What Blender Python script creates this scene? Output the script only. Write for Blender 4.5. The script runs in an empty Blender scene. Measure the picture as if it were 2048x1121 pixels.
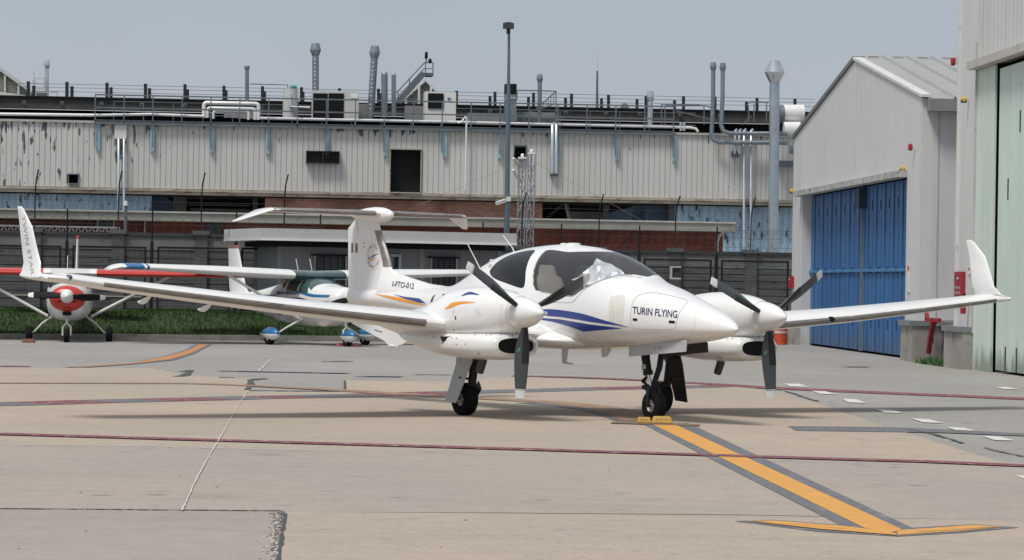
import bpy, bmesh, math, random
import numpy as np
from mathutils import Vector, Matrix
from mathutils.bvhtree import BVHTree
from mathutils.geometry import delaunay_2d_cdt, tessellate_polygon
random.seed(7)
R = math.radians
# ------------------------------------------------------------------ camera
F, HY, ROLL, HC = 6400.0, 567.17, 0.0162, 1.52
CR, SR = math.cos(ROLL), math.sin(ROLL)
scene = bpy.context.scene
cd = bpy.data.cameras.new("camera"); cam = bpy.data.objects.new("camera", cd)
scene.collection.objects.link(cam); scene.camera = cam
cd.sensor_width = 36.0; cd.lens = F / 2048 * 36.0
cd.shift_y = (HY - 560.5) / 2048.0
cd.clip_start = 0.5; cd.clip_end = 6000
cam.matrix_world = Matrix(((CR, -SR, 0, 0), (0, 0, -1, 0), (SR, CR, 0, HC), (0, 0, 0, 1)))
# ------------------------------------------------------------------ world: overcast daylight
w = bpy.data.worlds.new("World"); scene.world = w; w.use_nodes = True
nt = w.node_tree; nt.nodes.clear()
out = nt.nodes.new("ShaderNodeOutputWorld"); bg = nt.nodes.new("ShaderNodeBackground")
sky = nt.nodes.new("ShaderNodeTexSky"); sky.sky_type = 'NISHITA'; sky.sun_disc = False
SUN_EL, SUN_AZ = 62.0, -35.0          # azimuth measured from +Y towards +X
sky.sun_elevation = R(SUN_EL); sky.sun_rotation = R(SUN_AZ)
sky.air_density = 1.0; sky.dust_density = 3.0; sky.ozone_density = 1.5
mixc = nt.nodes.new("ShaderNodeMix"); mixc.data_type = 'RGBA'; mixc.inputs[0].default_value = 0.86
tcw = nt.nodes.new("ShaderNodeTexCoord"); sep = nt.nodes.new("ShaderNodeSeparateXYZ")
ramp = nt.nodes.new("ShaderNodeValToRGB")
ramp.color_ramp.elements[0].position = 0.0; ramp.color_ramp.elements[0].color = (5.1, 5.62, 6.2, 1)
ramp.color_ramp.elements[1].position = 0.12; ramp.color_ramp.elements[1].color = (4.3, 4.85, 5.6, 1)
e = ramp.color_ramp.elements.new(0.9); e.color = (5.4, 5.55, 5.8, 1)
nz = nt.nodes.new("ShaderNodeTexNoise"); nz.inputs["Scale"].default_value = 3.5; nz.inputs["Detail"].default_value = 4
vm = nt.nodes.new("ShaderNodeMix"); vm.data_type = 'RGBA'; vm.blend_type = 'MULTIPLY'; vm.inputs[0].default_value = 0.22
nt.links.new(tcw.outputs["Generated"], sep.inputs[0]); nt.links.new(sep.outputs[2], ramp.inputs[0])
nt.links.new(tcw.outputs["Generated"], nz.inputs["Vector"])
nt.links.new(ramp.outputs[0], vm.inputs[6]); nt.links.new(nz.outputs[0], vm.inputs[7])
nt.links.new(sky.outputs[0], mixc.inputs[6]); nt.links.new(vm.outputs[2], mixc.inputs[7])
nt.links.new(mixc.outputs[2], bg.inputs[0]); bg.inputs[1].default_value = 0.09
nt.links.new(bg.outputs[0], out.inputs[0])
# ------------------------------------------------------------------ sun (veiled by cloud: wide and weak)
sd = bpy.data.lights.new("sun", 'SUN'); sd.energy = 2.4; sd.angle = R(16); sd.color = (1.0, 0.965, 0.91)
so = bpy.data.objects.new("sun", sd); scene.collection.objects.link(so)
el, az = R(SUN_EL), R(SUN_AZ)
tosun = Vector((math.sin(az) * math.cos(el), math.cos(az) * math.cos(el), math.sin(el)))
# the sun stands high, left and behind the photographer
tosun = Vector((-0.30, -0.36, 0.885)).normalized()
sky.sun_elevation = math.asin(tosun.z); sky.sun_rotation = math.atan2(tosun.x, tosun.y)
so.rotation_euler = tosun.to_track_quat('Z', 'Y').to_euler()
scene.view_settings.view_transform = 'Standard'; scene.view_settings.look = 'None'
scene.view_settings.exposure = 0.28; scene.view_settings.gamma = 1.0
# ------------------------------------------------------------------ pixel helpers (photo survey -> metres)
def ray(px, py):
    du, dv = px - 1024, py - HY
    u = CR * du + SR * dv; v = -SR * du + CR * dv
    return Vector((u / F, 1.0, -v / F))
CAM = Vector((0, 0, HC))
def at(px, py, Y): return CAM + ray(px, py) * Y
def G(px, py, z=0.0):
    d = ray(px, py); return CAM + d * ((z - HC) / d.z)
class Pl:
    """vertical plane: through p0 along direction d; n faces the camera"""
    def __init__(s, p0, p1):
        s.p = Vector((p0[0], p0[1], 0)); s.d = Vector((p1[0] - p0[0], p1[1] - p0[1], 0)).normalized()
        s.n = Vector((s.d.y, -s.d.x, 0))
        if s.n.dot(-s.p) < 0: s.n = -s.n
    def at(s, px, py, off=0.0):
        d = ray(px, py); q = s.p + s.n * off
        t = (q - CAM).dot(s.n) / d.dot(s.n)
        return CAM + d * t
    def az(s, px, py, off=0.0):
        q = s.at(px, py, off); return (q - s.p).dot(s.d), q.z
    def w(s, a, z, off=0.0): return s.p + s.d * a + s.n * off + Vector((0, 0, z))
# ------------------------------------------------------------------ mesh builder
class MB:
    def __init__(s): s.v = []; s.f = []; s.m = []
    def add(s, vs, fs, mi=0):
        k = len(s.v); s.v += [Vector(a) for a in vs]
        for f in fs: s.f.append([i + k for i in f]); s.m.append(mi)
    def obox(s, o, a, b, c, mi=0):
        o, a, b, c = Vector(o), Vector(a), Vector(b), Vector(c)
        vs = [o, o + a, o + a + b, o + b, o + c, o + a + c, o + a + b + c, o + b + c]
        s.add(vs, [(0, 3, 2, 1), (4, 5, 6, 7), (0, 1, 5, 4), (1, 2, 6, 5), (2, 3, 7, 6), (3, 0, 4, 7)], mi); return s
    def box(s, x0, y0, z0, x1, y1, z1, mi=0):
        return s.obox((x0, y0, z0), (x1 - x0, 0, 0), (0, y1 - y0, 0), (0, 0, z1 - z0), mi)
    def pbox(s, pl, x0, y0, x1, y1, o0, o1, mi=0):
        ro = max(o0, o1); xm, ym = (x0 + x1) / 2, (y0 + y1) / 2
        a0 = pl.az(x0, ym, ro)[0]; a1 = pl.az(x1, ym, ro)[0]
        z1 = pl.az(xm, y0, ro)[1]; z0 = pl.az(xm, y1, ro)[1]
        return s.obox(pl.w(a0, z0, o0), pl.d * (a1 - a0), pl.n * (o1 - o0), (0, 0, z1 - z0), mi)
    def abox(s, pl, a0, z0, a1, z1, o0, o1, mi=0):
        return s.obox(pl.w(a0, z0, o0), pl.d * (a1 - a0), pl.n * (o1 - o0), (0, 0, z1 - z0), mi)
    def bar(s, p, q, wd, ht=None, mi=0, up=(0, 0, 1)):
        p, q = Vector(p), Vector(q); ht = ht or wd; d = q - p
        if d.length < 1e-6: return s
        u = Vector(up); 
        if abs(d.normalized().dot(u)) > 0.95: u = Vector((0, 1, 0))
        x = d.cross(u).normalized(); y = x.cross(d).normalized()
        return s.obox(p - x * wd / 2 - y * ht / 2, d, x * wd, y * ht, mi)
    def loft(s, rings, closed=True, cap0=True, cap1=True, mi=0):
        n = len(rings[0]); k = len(s.v)
        for r_ in rings: s.v += [Vector(a) for a in r_]
        for i in range(len(rings) - 1):
            for j in range(n if closed else n - 1):
                j2 = (j + 1) % n
                m = mi(i, j) if callable(mi) else mi
                s.f.append([k + i * n + j, k + i * n + j2, k + (i + 1) * n + j2, k + (i + 1) * n + j]); s.m.append(m)
        m0 = mi(0, 0) if callable(mi) else mi
        m1 = mi(len(rings) - 2, 0) if callable(mi) else mi
        if cap0: s.f.append([k + j for j in range(n)][::-1]); s.m.append(m0)
        if cap1: s.f.append([k + (len(rings) - 1) * n + j for j in range(n)]); s.m.append(m1)
        return s
    def tube(s, pts, r, n=10, cap=True, mi=0):
        pts = [Vector(p) for p in pts]; rs = r if isinstance(r, (list, tuple)) else [r] * len(pts)
        rings = []; x = None
        for i, p in enumerate(pts):
            if i == 0: d = pts[1] - p
            elif i == len(pts) - 1: d = p - pts[i - 1]
            else: d = (pts[i + 1] - p).normalized() + (p - pts[i - 1]).normalized()
            d.normalize()
            if x is None:
                x = d.orthogonal().normalized()
            x = (x - d * x.dot(d)).normalized(); y = d.cross(x)
            rings.append([p + (x * math.cos(a) + y * math.sin(a)) * rs[i] for a in [2 * math.pi * j / n for j in range(n)]])
        return s.loft(rings, True, cap, cap, mi)
    def lathe(s, prof, c, axis=(0, 0, 1), n=20, mi=0, cap=True):
        c = Vector(c); ax = Vector(axis).normalized(); x = ax.orthogonal().normalized(); y = ax.cross(x)
        rings = [[c + ax * h + (x * math.cos(a) + y * math.sin(a)) * max(r_, 1e-4) for a in [2 * math.pi * j / n for j in range(n)]] for r_, h in prof]
        return s.loft(rings, True, cap, cap, mi)
    def prism(s, poly, vec, mi=0):
        poly = [Vector(p) for p in poly]; n = len(poly); vec = Vector(vec)
        tri = tessellate_polygon([poly])
        vs = poly + [p + vec for p in poly]
        fs = [tuple(t) for t in tri] + [tuple(i + n for i in t[::-1]) for t in tri] + [(i, (i + 1) % n, (i + 1) % n + n, i + n) for i in range(n)]
        s.add(vs, fs, mi); return s
    def sheet(s, poly, mi=0):
        poly = [Vector(p) for p in poly]; tri = tessellate_polygon([poly])
        fs = []
        for t in tri:
            nrm = (poly[t[1]] - poly[t[0]]).cross(poly[t[2]] - poly[t[0]])
            fs.append(tuple(t) if nrm.z >= 0 else tuple(t[::-1]))
        s.add(poly, fs, mi); return s
WM = {}
col = scene.collection
def tag(o, label=None, cat=None, group=None, kind=None):
    if label: o['label'] = label
    if cat: o['category'] = cat
    if group: o['group'] = group
    if kind: o['kind'] = kind
    return o
def thing(name, label, cat, loc=(0, 0, 0), rz=0.0, group=None, mtx=None):
    o = bpy.data.objects.new(name, None); col.objects.link(o)
    m = mtx or (Matrix.Translation(Vector(loc)) @ Matrix.Rotation(rz, 4, 'Z'))
    o.matrix_world = m; WM[o.name] = m.copy(); o.empty_display_size = 0.3
    tag(o, label, cat, group); return o
SEP = set('livery_stripe cooling_outlet door_bolt fastener door_jamb blue_panel panel_trim roof_housing column ledge stair roof_light air_inlet beacon ridge_cap footing window annex_pipe lamp_arm belly_bolt grille stripe window_hood hinge bolt panel_joint'.split())
def pieces(mb):
    par = list(range(len(mb.v)))
    def fd(i):
        while par[i] != i: par[i] = par[par[i]]; i = par[i]
        return i
    for f in mb.f:
        for i in f[1:]: par[fd(i)] = fd(f[0])
    gr = {}
    for f, m_ in zip(mb.f, mb.m): gr.setdefault(fd(f[0]), []).append((f, m_))
    o = []
    for k, fs in gr.items():
        q = MB(); mp = {}
        for f, m_ in fs:
            for i in f:
                if i not in mp: mp[i] = len(q.v); q.v.append(mb.v[i])
            q.f.append([mp[i] for i in f]); q.m.append(m_)
        o.append(q)
    return o
def build(mb, name, mats, parent=None, local=False, smooth=None, recalc=True, keep=False):
    if name in SEP and parent is not None:
        ps = pieces(mb)
        if len(ps) > 1:
            SEP.discard(name); r_ = [build(p, name, mats, parent, local, smooth, recalc, keep) for p in ps]; SEP.add(name); return r_[0]
    mats = mats if isinstance(mats, (list, tuple)) else [mats]
    vs = mb.v
    if parent is not None:
        pm = WM[parent.name]
        if not local:
            im = pm.inverted(); vs = [im @ v for v in vs]
        loc = Vector((0, 0, 0)); 
    else:
        pm = Matrix.Identity(4)
        a = np.array([tuple(v) for v in vs]); lo, hi = a.min(0), a.max(0)
        loc = Vector(((lo[0] + hi[0]) / 2, (lo[1] + hi[1]) / 2, lo[2]))
        if keep: loc = Vector((0, 0, 0))
        vs = [v - loc for v in vs]
    me = bpy.data.meshes.new(name)
    me.from_pydata([tuple(v) for v in vs], [], mb.f)
    for m in mats: me.materials.append(m)
    me.polygons.foreach_set("material_index", mb.m)
    if recalc:
        bm = bmesh.new(); bm.from_mesh(me); bmesh.ops.recalc_face_normals(bm, faces=bm.faces); bm.to_mesh(me); bm.free()
    if smooth is not None:
        me.polygons.foreach_set("use_smooth", [True] * len(me.polygons))
        me.set_sharp_from_angle(angle=R(smooth))
    me.update()
    o = bpy.data.objects.new(name, me); col.objects.link(o)
    if parent is not None:
        o.parent = parent; WM[o.name] = pm
    else:
        o.location = loc; WM[o.name] = Matrix.Translation(loc)
    return o
def solo(mb, name, mats, label, cat, group=None, **k):
    return tag(build(mb, name, mats, **k), label, cat, group)
def struct(mb, name, mats, **k): 
    k.setdefault('keep', True)
    return tag(build(mb, name, mats, **k), kind='structure')
# ------------------------------------------------------------------ materials
MATS = {}
def M(name, c, rough=0.55, metal=0.0, var=0.12, scale=2.0, bump=0.0, bscale=30.0, coat=0.0, stretch=(1, 1, 1), dirt=None, spec=0.5):
    if name in MATS: return MATS[name]
    m = bpy.data.materials.new(name); m.use_nodes = True; n = m.node_tree.nodes; l = m.node_tree.links
    b = n["Principled BSDF"]; b.inputs["Roughness"].default_value = rough; b.inputs["Metallic"].default_value = metal
    b.inputs["Coat Weight"].default_value = coat; b.inputs["Coat Roughness"].default_value = 0.08
    b.inputs["Specular IOR Level"].default_value = spec
    tc = n.new("ShaderNodeTexCoord"); mp = n.new("ShaderNodeMapping"); mp.inputs["Scale"].default_value = stretch
    l.new(tc.outputs["Object"], mp.inputs[0])
    nz = n.new("ShaderNodeTexNoise"); nz.inputs["Scale"].default_value = scale; nz.inputs["Detail"].default_value = 6; nz.inputs["Roughness"].default_value = 0.62
    l.new(mp.outputs[0], nz.inputs["Vector"])
    mr = n.new("ShaderNodeMapRange"); mr.inputs[1].default_value = 0.3; mr.inputs[2].default_value = 0.7
    mr.inputs[3].default_value = 1 - var; mr.inputs[4].default_value = 1 + var; l.new(nz.outputs[0], mr.inputs[0])
    hs = n.new("ShaderNodeMix"); hs.data_type = 'RGBA'; hs.blend_type = 'MULTIPLY'; hs.inputs[0].default_value = 1
    hs.inputs[6].default_value = (*c, 1); l.new(mr.outputs[0], hs.inputs[7])
    last = hs.outputs[2]
    if dirt:
        dc, th, dsc = dirt[:3]
        dz = n.new("ShaderNodeTexNoise"); dz.inputs["Scale"].default_value = dsc; dz.inputs["Detail"].default_value = 8; dz.inputs["Roughness"].default_value = 0.7
        l.new(mp.outputs[0], dz.inputs["Vector"])
        dr = n.new("ShaderNodeMapRange"); dr.inputs[1].default_value = th; dr.inputs[2].default_value = th + (dirt[3] if len(dirt) > 3 else 0.12); l.new(dz.outputs[0], dr.inputs[0])
        mx = n.new("ShaderNodeMix"); mx.data_type = 'RGBA'; l.new(dr.outputs[0], mx.inputs[0]); l.new(last, mx.inputs[6]); mx.inputs[7].default_value = (*dc, 1)
        last = mx.outputs[2]
    l.new(last, b.inputs["Base Color"])
    rr = n.new("ShaderNodeMapRange"); rr.inputs[3].default_value = max(0, rough - 0.08); rr.inputs[4].default_value = min(1, rough + 0.08); l.new(nz.outputs[0], rr.inputs[0]); l.new(rr.outputs[0], b.inputs["Roughness"])
    if bump:
        bz = n.new("ShaderNodeTexNoise"); bz.inputs["Scale"].default_value = bscale; bz.inputs["Detail"].default_value = 4; l.new(mp.outputs[0], bz.inputs["Vector"])
        bn = n.new("ShaderNodeBump"); bn.inputs["Strength"].default_value = bump; bn.inputs["Distance"].default_value = 0.02
        l.new(bz.outputs[0], bn.inputs["Height"]); l.new(bn.outputs[0], b.inputs["Normal"])
    MATS[name] = m; return m
def glass(name, tint, gl=0.02, haze=0.0):  # last argument mixes in pale diffuse, painting reflected haze into the glass
    m = bpy.data.materials.new(name); m.use_nodes = True; n = m.node_tree.nodes; l = m.node_tree.links; n.clear()
    o = n.new("ShaderNodeOutputMaterial"); mx = n.new("ShaderNodeMixShader"); t = n.new("ShaderNodeBsdfTransparent"); g = n.new("ShaderNodeBsdfGlossy")
    t.inputs[0].default_value = (*tint, 1); g.inputs["Roughness"].default_value = gl; g.inputs[0].default_value = (1, 1, 1, 1)
    fr = n.new("ShaderNodeFresnel"); fr.inputs[0].default_value = 1.5
    l.new(fr.outputs[0], mx.inputs[0]); l.new(t.outputs[0], mx.inputs[1]); l.new(g.outputs[0], mx.inputs[2]); dm = n.new("ShaderNodeMixShader"); df = n.new("ShaderNodeBsdfDiffuse"); df.inputs[0].default_value = (.6, .62, .66, 1); dm.inputs[0].default_value = haze
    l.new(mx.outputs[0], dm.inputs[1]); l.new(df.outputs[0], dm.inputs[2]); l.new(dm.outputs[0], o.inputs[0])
    MATS[name] = m; return m
white = M("white_gelcoat", (.80, .80, .79), .28, var=.03, scale=1.2, coat=.6)
offw = M("white_paint_worn", (.72, .72, .70), .4, var=.06)
beige_p = M("repaired_gelcoat", (.70, .68, .62), .35, var=.05)
navy = M("navy_stripe", (.020, .045, .23), .35, var=.05, coat=.3)
orange = M("orange_stripe", (.78, .32, .03), .4, var=.06, coat=.3)
black = M("black_paint", (.008, .008, .009), .6, var=.2, spec=.2)
void = M("dark_void", (.004, .004, .004), .95, var=0)
rubber = M("tyre_rubber", (.010, .010, .010), .85, spec=.15, var=.2, scale=8, bump=.3, bscale=60)
blade_m = M("blade_grey", (.055, .062, .068), .42, var=.08)
blade_b = M("blade_boot_black", (.008, .009, .011), .45, var=.1)
boot = M("deicing_boot_metal", (.27, .25, .235), .45, .55, var=.22, scale=7, stretch=(1, .6, 4), dirt=((.12, .09, .07), .56, 5.0))
gearp = M("gear_black", (.010, .0105, .012), .45, spec=.3, var=.2)
doorg = M("gear_door_grey", (.44, .445, .45), .4, var=.06)
chrome = M("strut_chrome", (.75, .76, .78), .12, .95, var=.03)
alu = M("aluminium_rim", (.42, .42, .41), .4, .7, var=.1)
glass_m = glass("tinted_canopy_glass", (.78, .81, .84), haze=.04)
glass_d = glass("dark_rear_glass", (.24, .25, .27), haze=.0)
green = M("sticker_green", (.05, .35, .15), .5)
seam = M("seam_line_grey", (.40, .40, .41), .6)  # plain grey for the drawn panel seams
txt_n = M("navy_lettering", (.03, .04, .12), .4)
txt_k = M("black_lettering", (.02, .02, .022), .4)
txt_g = M("grey_lettering", (.33, .34, .36), .4)
seatm = M("seat_beige", (.50, .42, .35), .8, var=.12, scale=6)
cabin = M("cabin_lining_grey", (.085, .085, .09), .85)
foil = M("silver_foil", (.86, .86, .88), .32, .2, var=.1, scale=12, bump=.6, bscale=14)
redp = M("red_paint", (.50, .028, .02), .4, var=.08, coat=.3)
# ------------------------------------------------------------------ decals on real surfaces
def bvh_of(*objs):
    vs, fs = [], []
    for o in objs:
        m = WM[o.name]; k = len(vs)
        vs += [m @ v.co for v in o.data.vertices]; fs += [[i + k for i in p.vertices] for p in o.data.polygons]
    return BVHTree.FromPolygons(vs, fs)
def hit(bvh, px, py, off=0.003):
    d = ray(px, py).normalized(); r_ = bvh.ray_cast(CAM, d)
    if r_[0] is None: return None
    n = r_[1]; 
    if n.dot(d) > 0: n = -n
    return r_[0] + n * off
def subdiv_tris(pts2, maxlen):
    """polygon in px -> fine triangles (px)"""
    pts2 = [Vector((p[0], p[1])) for p in pts2]
    xs = [p.x for p in pts2]; ys = [p.y for p in pts2]
    poly = []
    for i, p in enumerate(pts2):
        q = pts2[(i + 1) % len(pts2)]; k = max(1, int((q - p).length / maxlen))
        poly += [p.lerp(q, j / k) for j in range(k)]
    inner = []
    x = min(xs) + maxlen / 2
    while x < max(xs):
        y = min(ys) + maxlen / 2
        while y < max(ys):
            if inpoly((x, y), pts2): inner.append(Vector((x, y)))
            y += maxlen
        x += maxlen
    n = len(poly)
    v, e_, f, *_ = delaunay_2d_cdt(poly + inner, [(i, (i + 1) % n) for i in range(n)], [list(range(n))], 1, 1e-5)
    return v, f
def inpoly(p, poly):
    x, y = p[0], p[1]; c = False; n = len(poly); j = n - 1
    for i in range(n):
        xi, yi = poly[i][0], poly[i][1]; xj, yj = poly[j][0], poly[j][1]
        if (yi > y) != (yj > y) and x < (xj - xi) * (y - yi) / (yj - yi) + xi: c = not c
        j = i
    return c
def decal_poly(mb, bvh, pts, off=0.003, maxlen=4.0, mi=0):
    v, f = subdiv_tris(pts, maxlen)
    h = [hit(bvh, p.x, p.y, off) for p in v]
    fs = [t for t in f if all(h[i] is not None for i in t)]
    # drop faces that jump between surfaces
    ok = []
    for t in fs:
        if max((h[t[a]] - h[t[a - 1]]).length for a in range(len(t))) < 0.35: ok.append(t)
    mb.add([a or Vector((0, 0, -50)) for a in h], ok, mi)
    used = set(i for t in mb.f for i in t)
    mp = {}; nv = []
    for i in sorted(used): mp[i] = len(nv); nv.append(mb.v[i])
    mb.v = nv; mb.f = [[mp[i] for i in t] for t in mb.f]
def decal_line(mb, bvh, pts, wpx, off=0.003, mi=0):
    for a, b in zip(pts[:-1], pts[1:]):
        a, b = Vector(a), Vector(b); d = (b - a); n = Vector((-d.y, d.x)).normalized() * wpx / 2
        k = max(1, int(d.length / 4))
        for i in range(k):
            p, q = a.lerp(b, i / k), a.lerp(b, (i + 1) / k)
            h = [hit(bvh, *c, off) for c in (p - n, q - n, q + n, p + n)]
            if all(h) and (h[0] - h[1]).length < .2: mb.add(h, [(0, 1, 2, 3)], mi)
def glyphs(text, shear=0.0, bold=0.0):
    cu = bpy.data.curves.new("t", 'FONT'); cu.body = text; cu.size = 1.0; cu.shear = shear; cu.offset = bold; cu.resolution_u = 3
    o = bpy.data.objects.new("t", cu); col.objects.link(o)
    bpy.context.view_layer.update()
    me = bpy.data.meshes.new_from_object(o.evaluated_get(bpy.context.evaluated_depsgraph_get()))
    bm = bmesh.new(); bm.from_mesh(me); bmesh.ops.triangulate(bm, faces=bm.faces)
    bm.normal_update()
    bmesh.ops.subdivide_edges(bm, edges=[e for e in bm.edges if e.calc_length() > .22], cuts=2); bmesh.ops.triangulate(bm, faces=bm.faces); vs = [v.co.copy() for v in bm.verts]; bm.verts.index_update(); fs = [[v.index for v in f.verts] for f in bm.faces]
    bm.free(); bpy.data.objects.remove(o); bpy.data.curves.remove(cu); bpy.data.meshes.remove(me)
    x0 = min(v.x for v in vs); x1 = max(v.x for v in vs); y1 = max(v.y for v in vs)
    return [((v.x - x0) / (x1 - x0), v.y / y1) for v in vs], fs
def decal_text(mb, bvh, text, p0, p1, up, shear=0, bold=0.0, off=0.0045, mi=0):
    """baseline p0->p1 in px, up = px vector of the cap height"""
    vs, fs = glyphs(text, shear, bold); p0, p1, up = Vector(p0), Vector(p1), Vector(up)
    h = []
    for u, v in vs:
        q = p0 + (p1 - p0) * u + up * v; h.append(hit(bvh, q.x, q.y, off))
    fs = [f for f in fs if all(h[i] is not None for i in f)]
    mb.add([a or Vector((0, 0, -50)) for a in h], fs, mi)
    used = set(i for t in mb.f for i in t); mp = {}; nv = []
    for i in sorted(used): mp[i] = len(nv); nv.append(mb.v[i])
    mb.v = nv; mb.f = [[mp[i] for i in t] for t in mb.f]
def flat_text(mb, text, o, ux, uy, shear=0, bold=0, mi=0):
    vs, fs = glyphs(text, shear, bold); o, ux, uy = Vector(o), Vector(ux), Vector(uy)
    mb.add([o + ux * u + uy * v for u, v in vs], fs, mi)
# ------------------------------------------------------------------ lofted bodies
def pchip(xs, ys, x):
    xs = np.array(xs, float); ys = np.array(ys, float); h = np.diff(xs); d = np.diff(ys) / h; m = np.zeros(len(xs))
    m[0], m[-1] = d[0], d[-1]
    for i in range(1, len(xs) - 1):
        if d[i - 1] * d[i] > 0:
            w1, w2 = 2 * h[i] + h[i - 1], h[i] + 2 * h[i - 1]; m[i] = (w1 + w2) / (w1 / d[i - 1] + w2 / d[i])
    i = int(np.clip(np.searchsorted(xs, x) - 1, 0, len(xs) - 2)); t = (x - xs[i]) / h[i]; t = min(max(t, 0), 1)
    return ys[i] * (1 + 2 * t) * (1 - t) ** 2 + h[i] * m[i] * t * (1 - t) ** 2 + ys[i + 1] * t * t * (3 - 2 * t) + h[i] * m[i + 1] * t * t * (t - 1)
class Body:
    """stations (x, ztop, zbot, halfwidth, zmid, ntop, nbot)"""
    def __init__(s, st, yc=0.0): s.st = sorted(st); s.xs = [a[0] for a in s.st]; s.yc = yc; s.c = {}
    def at(s, x):
        k = round(x, 4)
        if k not in s.c: s.c[k] = [float(pchip(s.xs, [a[j] for a in s.st], x)) for j in range(1, 7)]
        return s.c[k]
    def P(s, x, ph, inset=0.0):
        zt, zb, wd, zm, nt_, nb = s.at(x); wd = max(wd - inset, .002)
        c, si = math.cos(ph), math.sin(ph); n = nt_ if si > 0 else nb
        H = (zt - zm) if si > 0 else (zm - zb); H = max(H - inset, .002)
        f = lambda a: math.copysign(abs(a) ** (2 / n), a)
        return Vector((x, s.yc - wd * f(c), zm + H * f(si)))
    def phi(s, x, y, z):
        zt, zb, wd, zm, nt_, nb = s.at(x); dz = z - zm; n = nt_ if dz > 0 else nb; H = (zt - zm) if dz > 0 else (zm - zb)
        sn = math.copysign(min(abs(dz) / H, 1) ** (n / 2), dz); cs = min(abs(y - s.yc) / wd, 1) ** (n / 2)
        ph = math.atan2(sn, cs); return ph if y <= s.yc else math.pi - ph
    def phz(s, x, z, side=-1):
        zt, zb, wd, zm, nt_, nb = s.at(x); dz = z - zm; n = nt_ if dz > 0 else nb; H = (zt - zm) if dz > 0 else (zm - zb)
        ph = math.asin(math.copysign(min(abs(dz) / H, 1) ** (n / 2), dz)); return ph if side < 0 else math.pi - ph
    def mesh(s, polys, nx=90, nphi=48, inset=0.0, x0=None, x1=None, skip=()):
        """polys: list of (mat_index, [(x,phi)...]); returns MB with crisp outlines"""
        x0 = s.xs[0] if x0 is None else x0; x1 = s.xs[-1] if x1 is None else x1
        lo, hi = -math.pi / 2, 1.5 * math.pi
        pts = []; edges = []
        K = 0.5
        for mi, pl in polys:
            k = len(pts); n = 0; m_ = len(pl)
            for i in range(m_):
                a = Vector(pl[i]); b = Vector(pl[(i + 1) % m_]); q = max(1, int(math.hypot(b[0] - a[0], (b[1] - a[1]) * K) / .04))
                for j in range(q):
                    c = a.lerp(b, j / q); pts.append(Vector((c[0], c[1] * K))); n += 1
            edges += [(k + i, k + (i + 1) % n) for i in range(n)]
        out_ = list(pts)
        arr = np.array([(p.x, p.y) for p in out_]) if out_ else None
        uu = [x0 + (x1 - x0) * (0.5 - 0.5 * math.cos(math.pi * i / nx)) * 0.5 + (x1 - x0) * i / nx * 0.5 for i in range(nx + 1)]
        for x in uu:
            for j in range(nphi + 1):
                ph = lo + (hi - lo) * j / nphi; q = (x, ph * K)
                edge = x in (uu[0], uu[-1]) or j in (0, nphi)
                if arr is not None and not edge and np.min(np.hypot(arr[:, 0] - q[0], arr[:, 1] - q[1])) < .012: continue
                pts.append(Vector(q))
        v, e_, f, *_ = delaunay_2d_cdt(pts, edges, [], 0, 1e-6)
        mb = MB(); mb.v = [s.P(p.x, p.y / K, inset) for p in v]
        for t in f:
            c = sum((v[i] for i in t), Vector((0, 0))) / len(t); c = (c.x, c.y / K); mi = 0
            for m_, pl in polys:
                if inpoly(c, pl): mi = m_
            if mi in skip: continue
            mb.f.append(list(t)); mb.m.append(mi)
        # weld
        key = {}; mp = []; nv = []
        for p in mb.v:
            k = (round(p.x, 4), round(p.y, 4), round(p.z, 4))
            if k not in key: key[k] = len(nv); nv.append(p)
            mp.append(key[k])
        mb.v = nv; ff = []; mm = []
        for t, m_ in zip(mb.f, mb.m):
            t2 = []
            for i in t:
                if mp[i] not in t2: t2.append(mp[i])
            if len(t2) >= 3: ff.append(t2); mm.append(m_)
        mb.f, mb.m = ff, mm
        return mb
def split(mb, mi):
    o = MB(); mp = {}
    for f, m_ in zip(mb.f, mb.m):
        if m_ in mi:
            g = []
            for i in f:
                if i not in mp: mp[i] = len(o.v); o.v.append(mb.v[i])
                g.append(mp[i])
            o.f.append(g); o.m.append(list(mi).index(m_))
    return o
def airfoil(n=14, t=.14, cam=.02):
    """loop of (chord fraction, height) from TE over top to LE and back"""
    xs = [0.5 * (1 - math.cos(math.pi * i / n)) for i in range(n + 1)]
    th = lambda x: 5 * t * (.2969 * math.sqrt(x) - .126 * x - .3516 * x * x + .2843 * x ** 3 - .1015 * x ** 4) + .0012
    cm = lambda x: cam * 4 * x * (1 - x)
    up = [(x, cm(x) + th(x)) for x in xs][::-1]; lo = [(x, cm(x) - th(x)) for x in xs][1:]
    return up + lo
def wing_mb(st, t=.14, cam=.02, n=14, vert=False, cap=True, y0=None):
    """st: (span pos, xLE, z, chord, thickness scale); vert: span is z, thickness along y"""
    af = airfoil(n, t, cam); rings = []
    for s_ in st:
        sp, xl, z, c = s_[:4]; k = s_[4] if len(s_) > 4 else 1
        if vert: rings.append([(xl - c * a, z + h * c * k, sp) for a, h in af])
        else: rings.append([(xl - c * a, sp, z + h * c * k) for a, h in af])
    return MB().loft(rings, True, cap, cap)
def lerp_st(st, y):
    st = sorted(st)
    for a, b in zip(st[:-1], st[1:]):
        if a[0] <= y <= b[0]:
            t = (y - a[0]) / (b[0] - a[0]); return [a[i] + (b[i] - a[i]) * t for i in range(len(a))]
    return list(st[0] if y < st[0][0] else st[-1])
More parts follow.
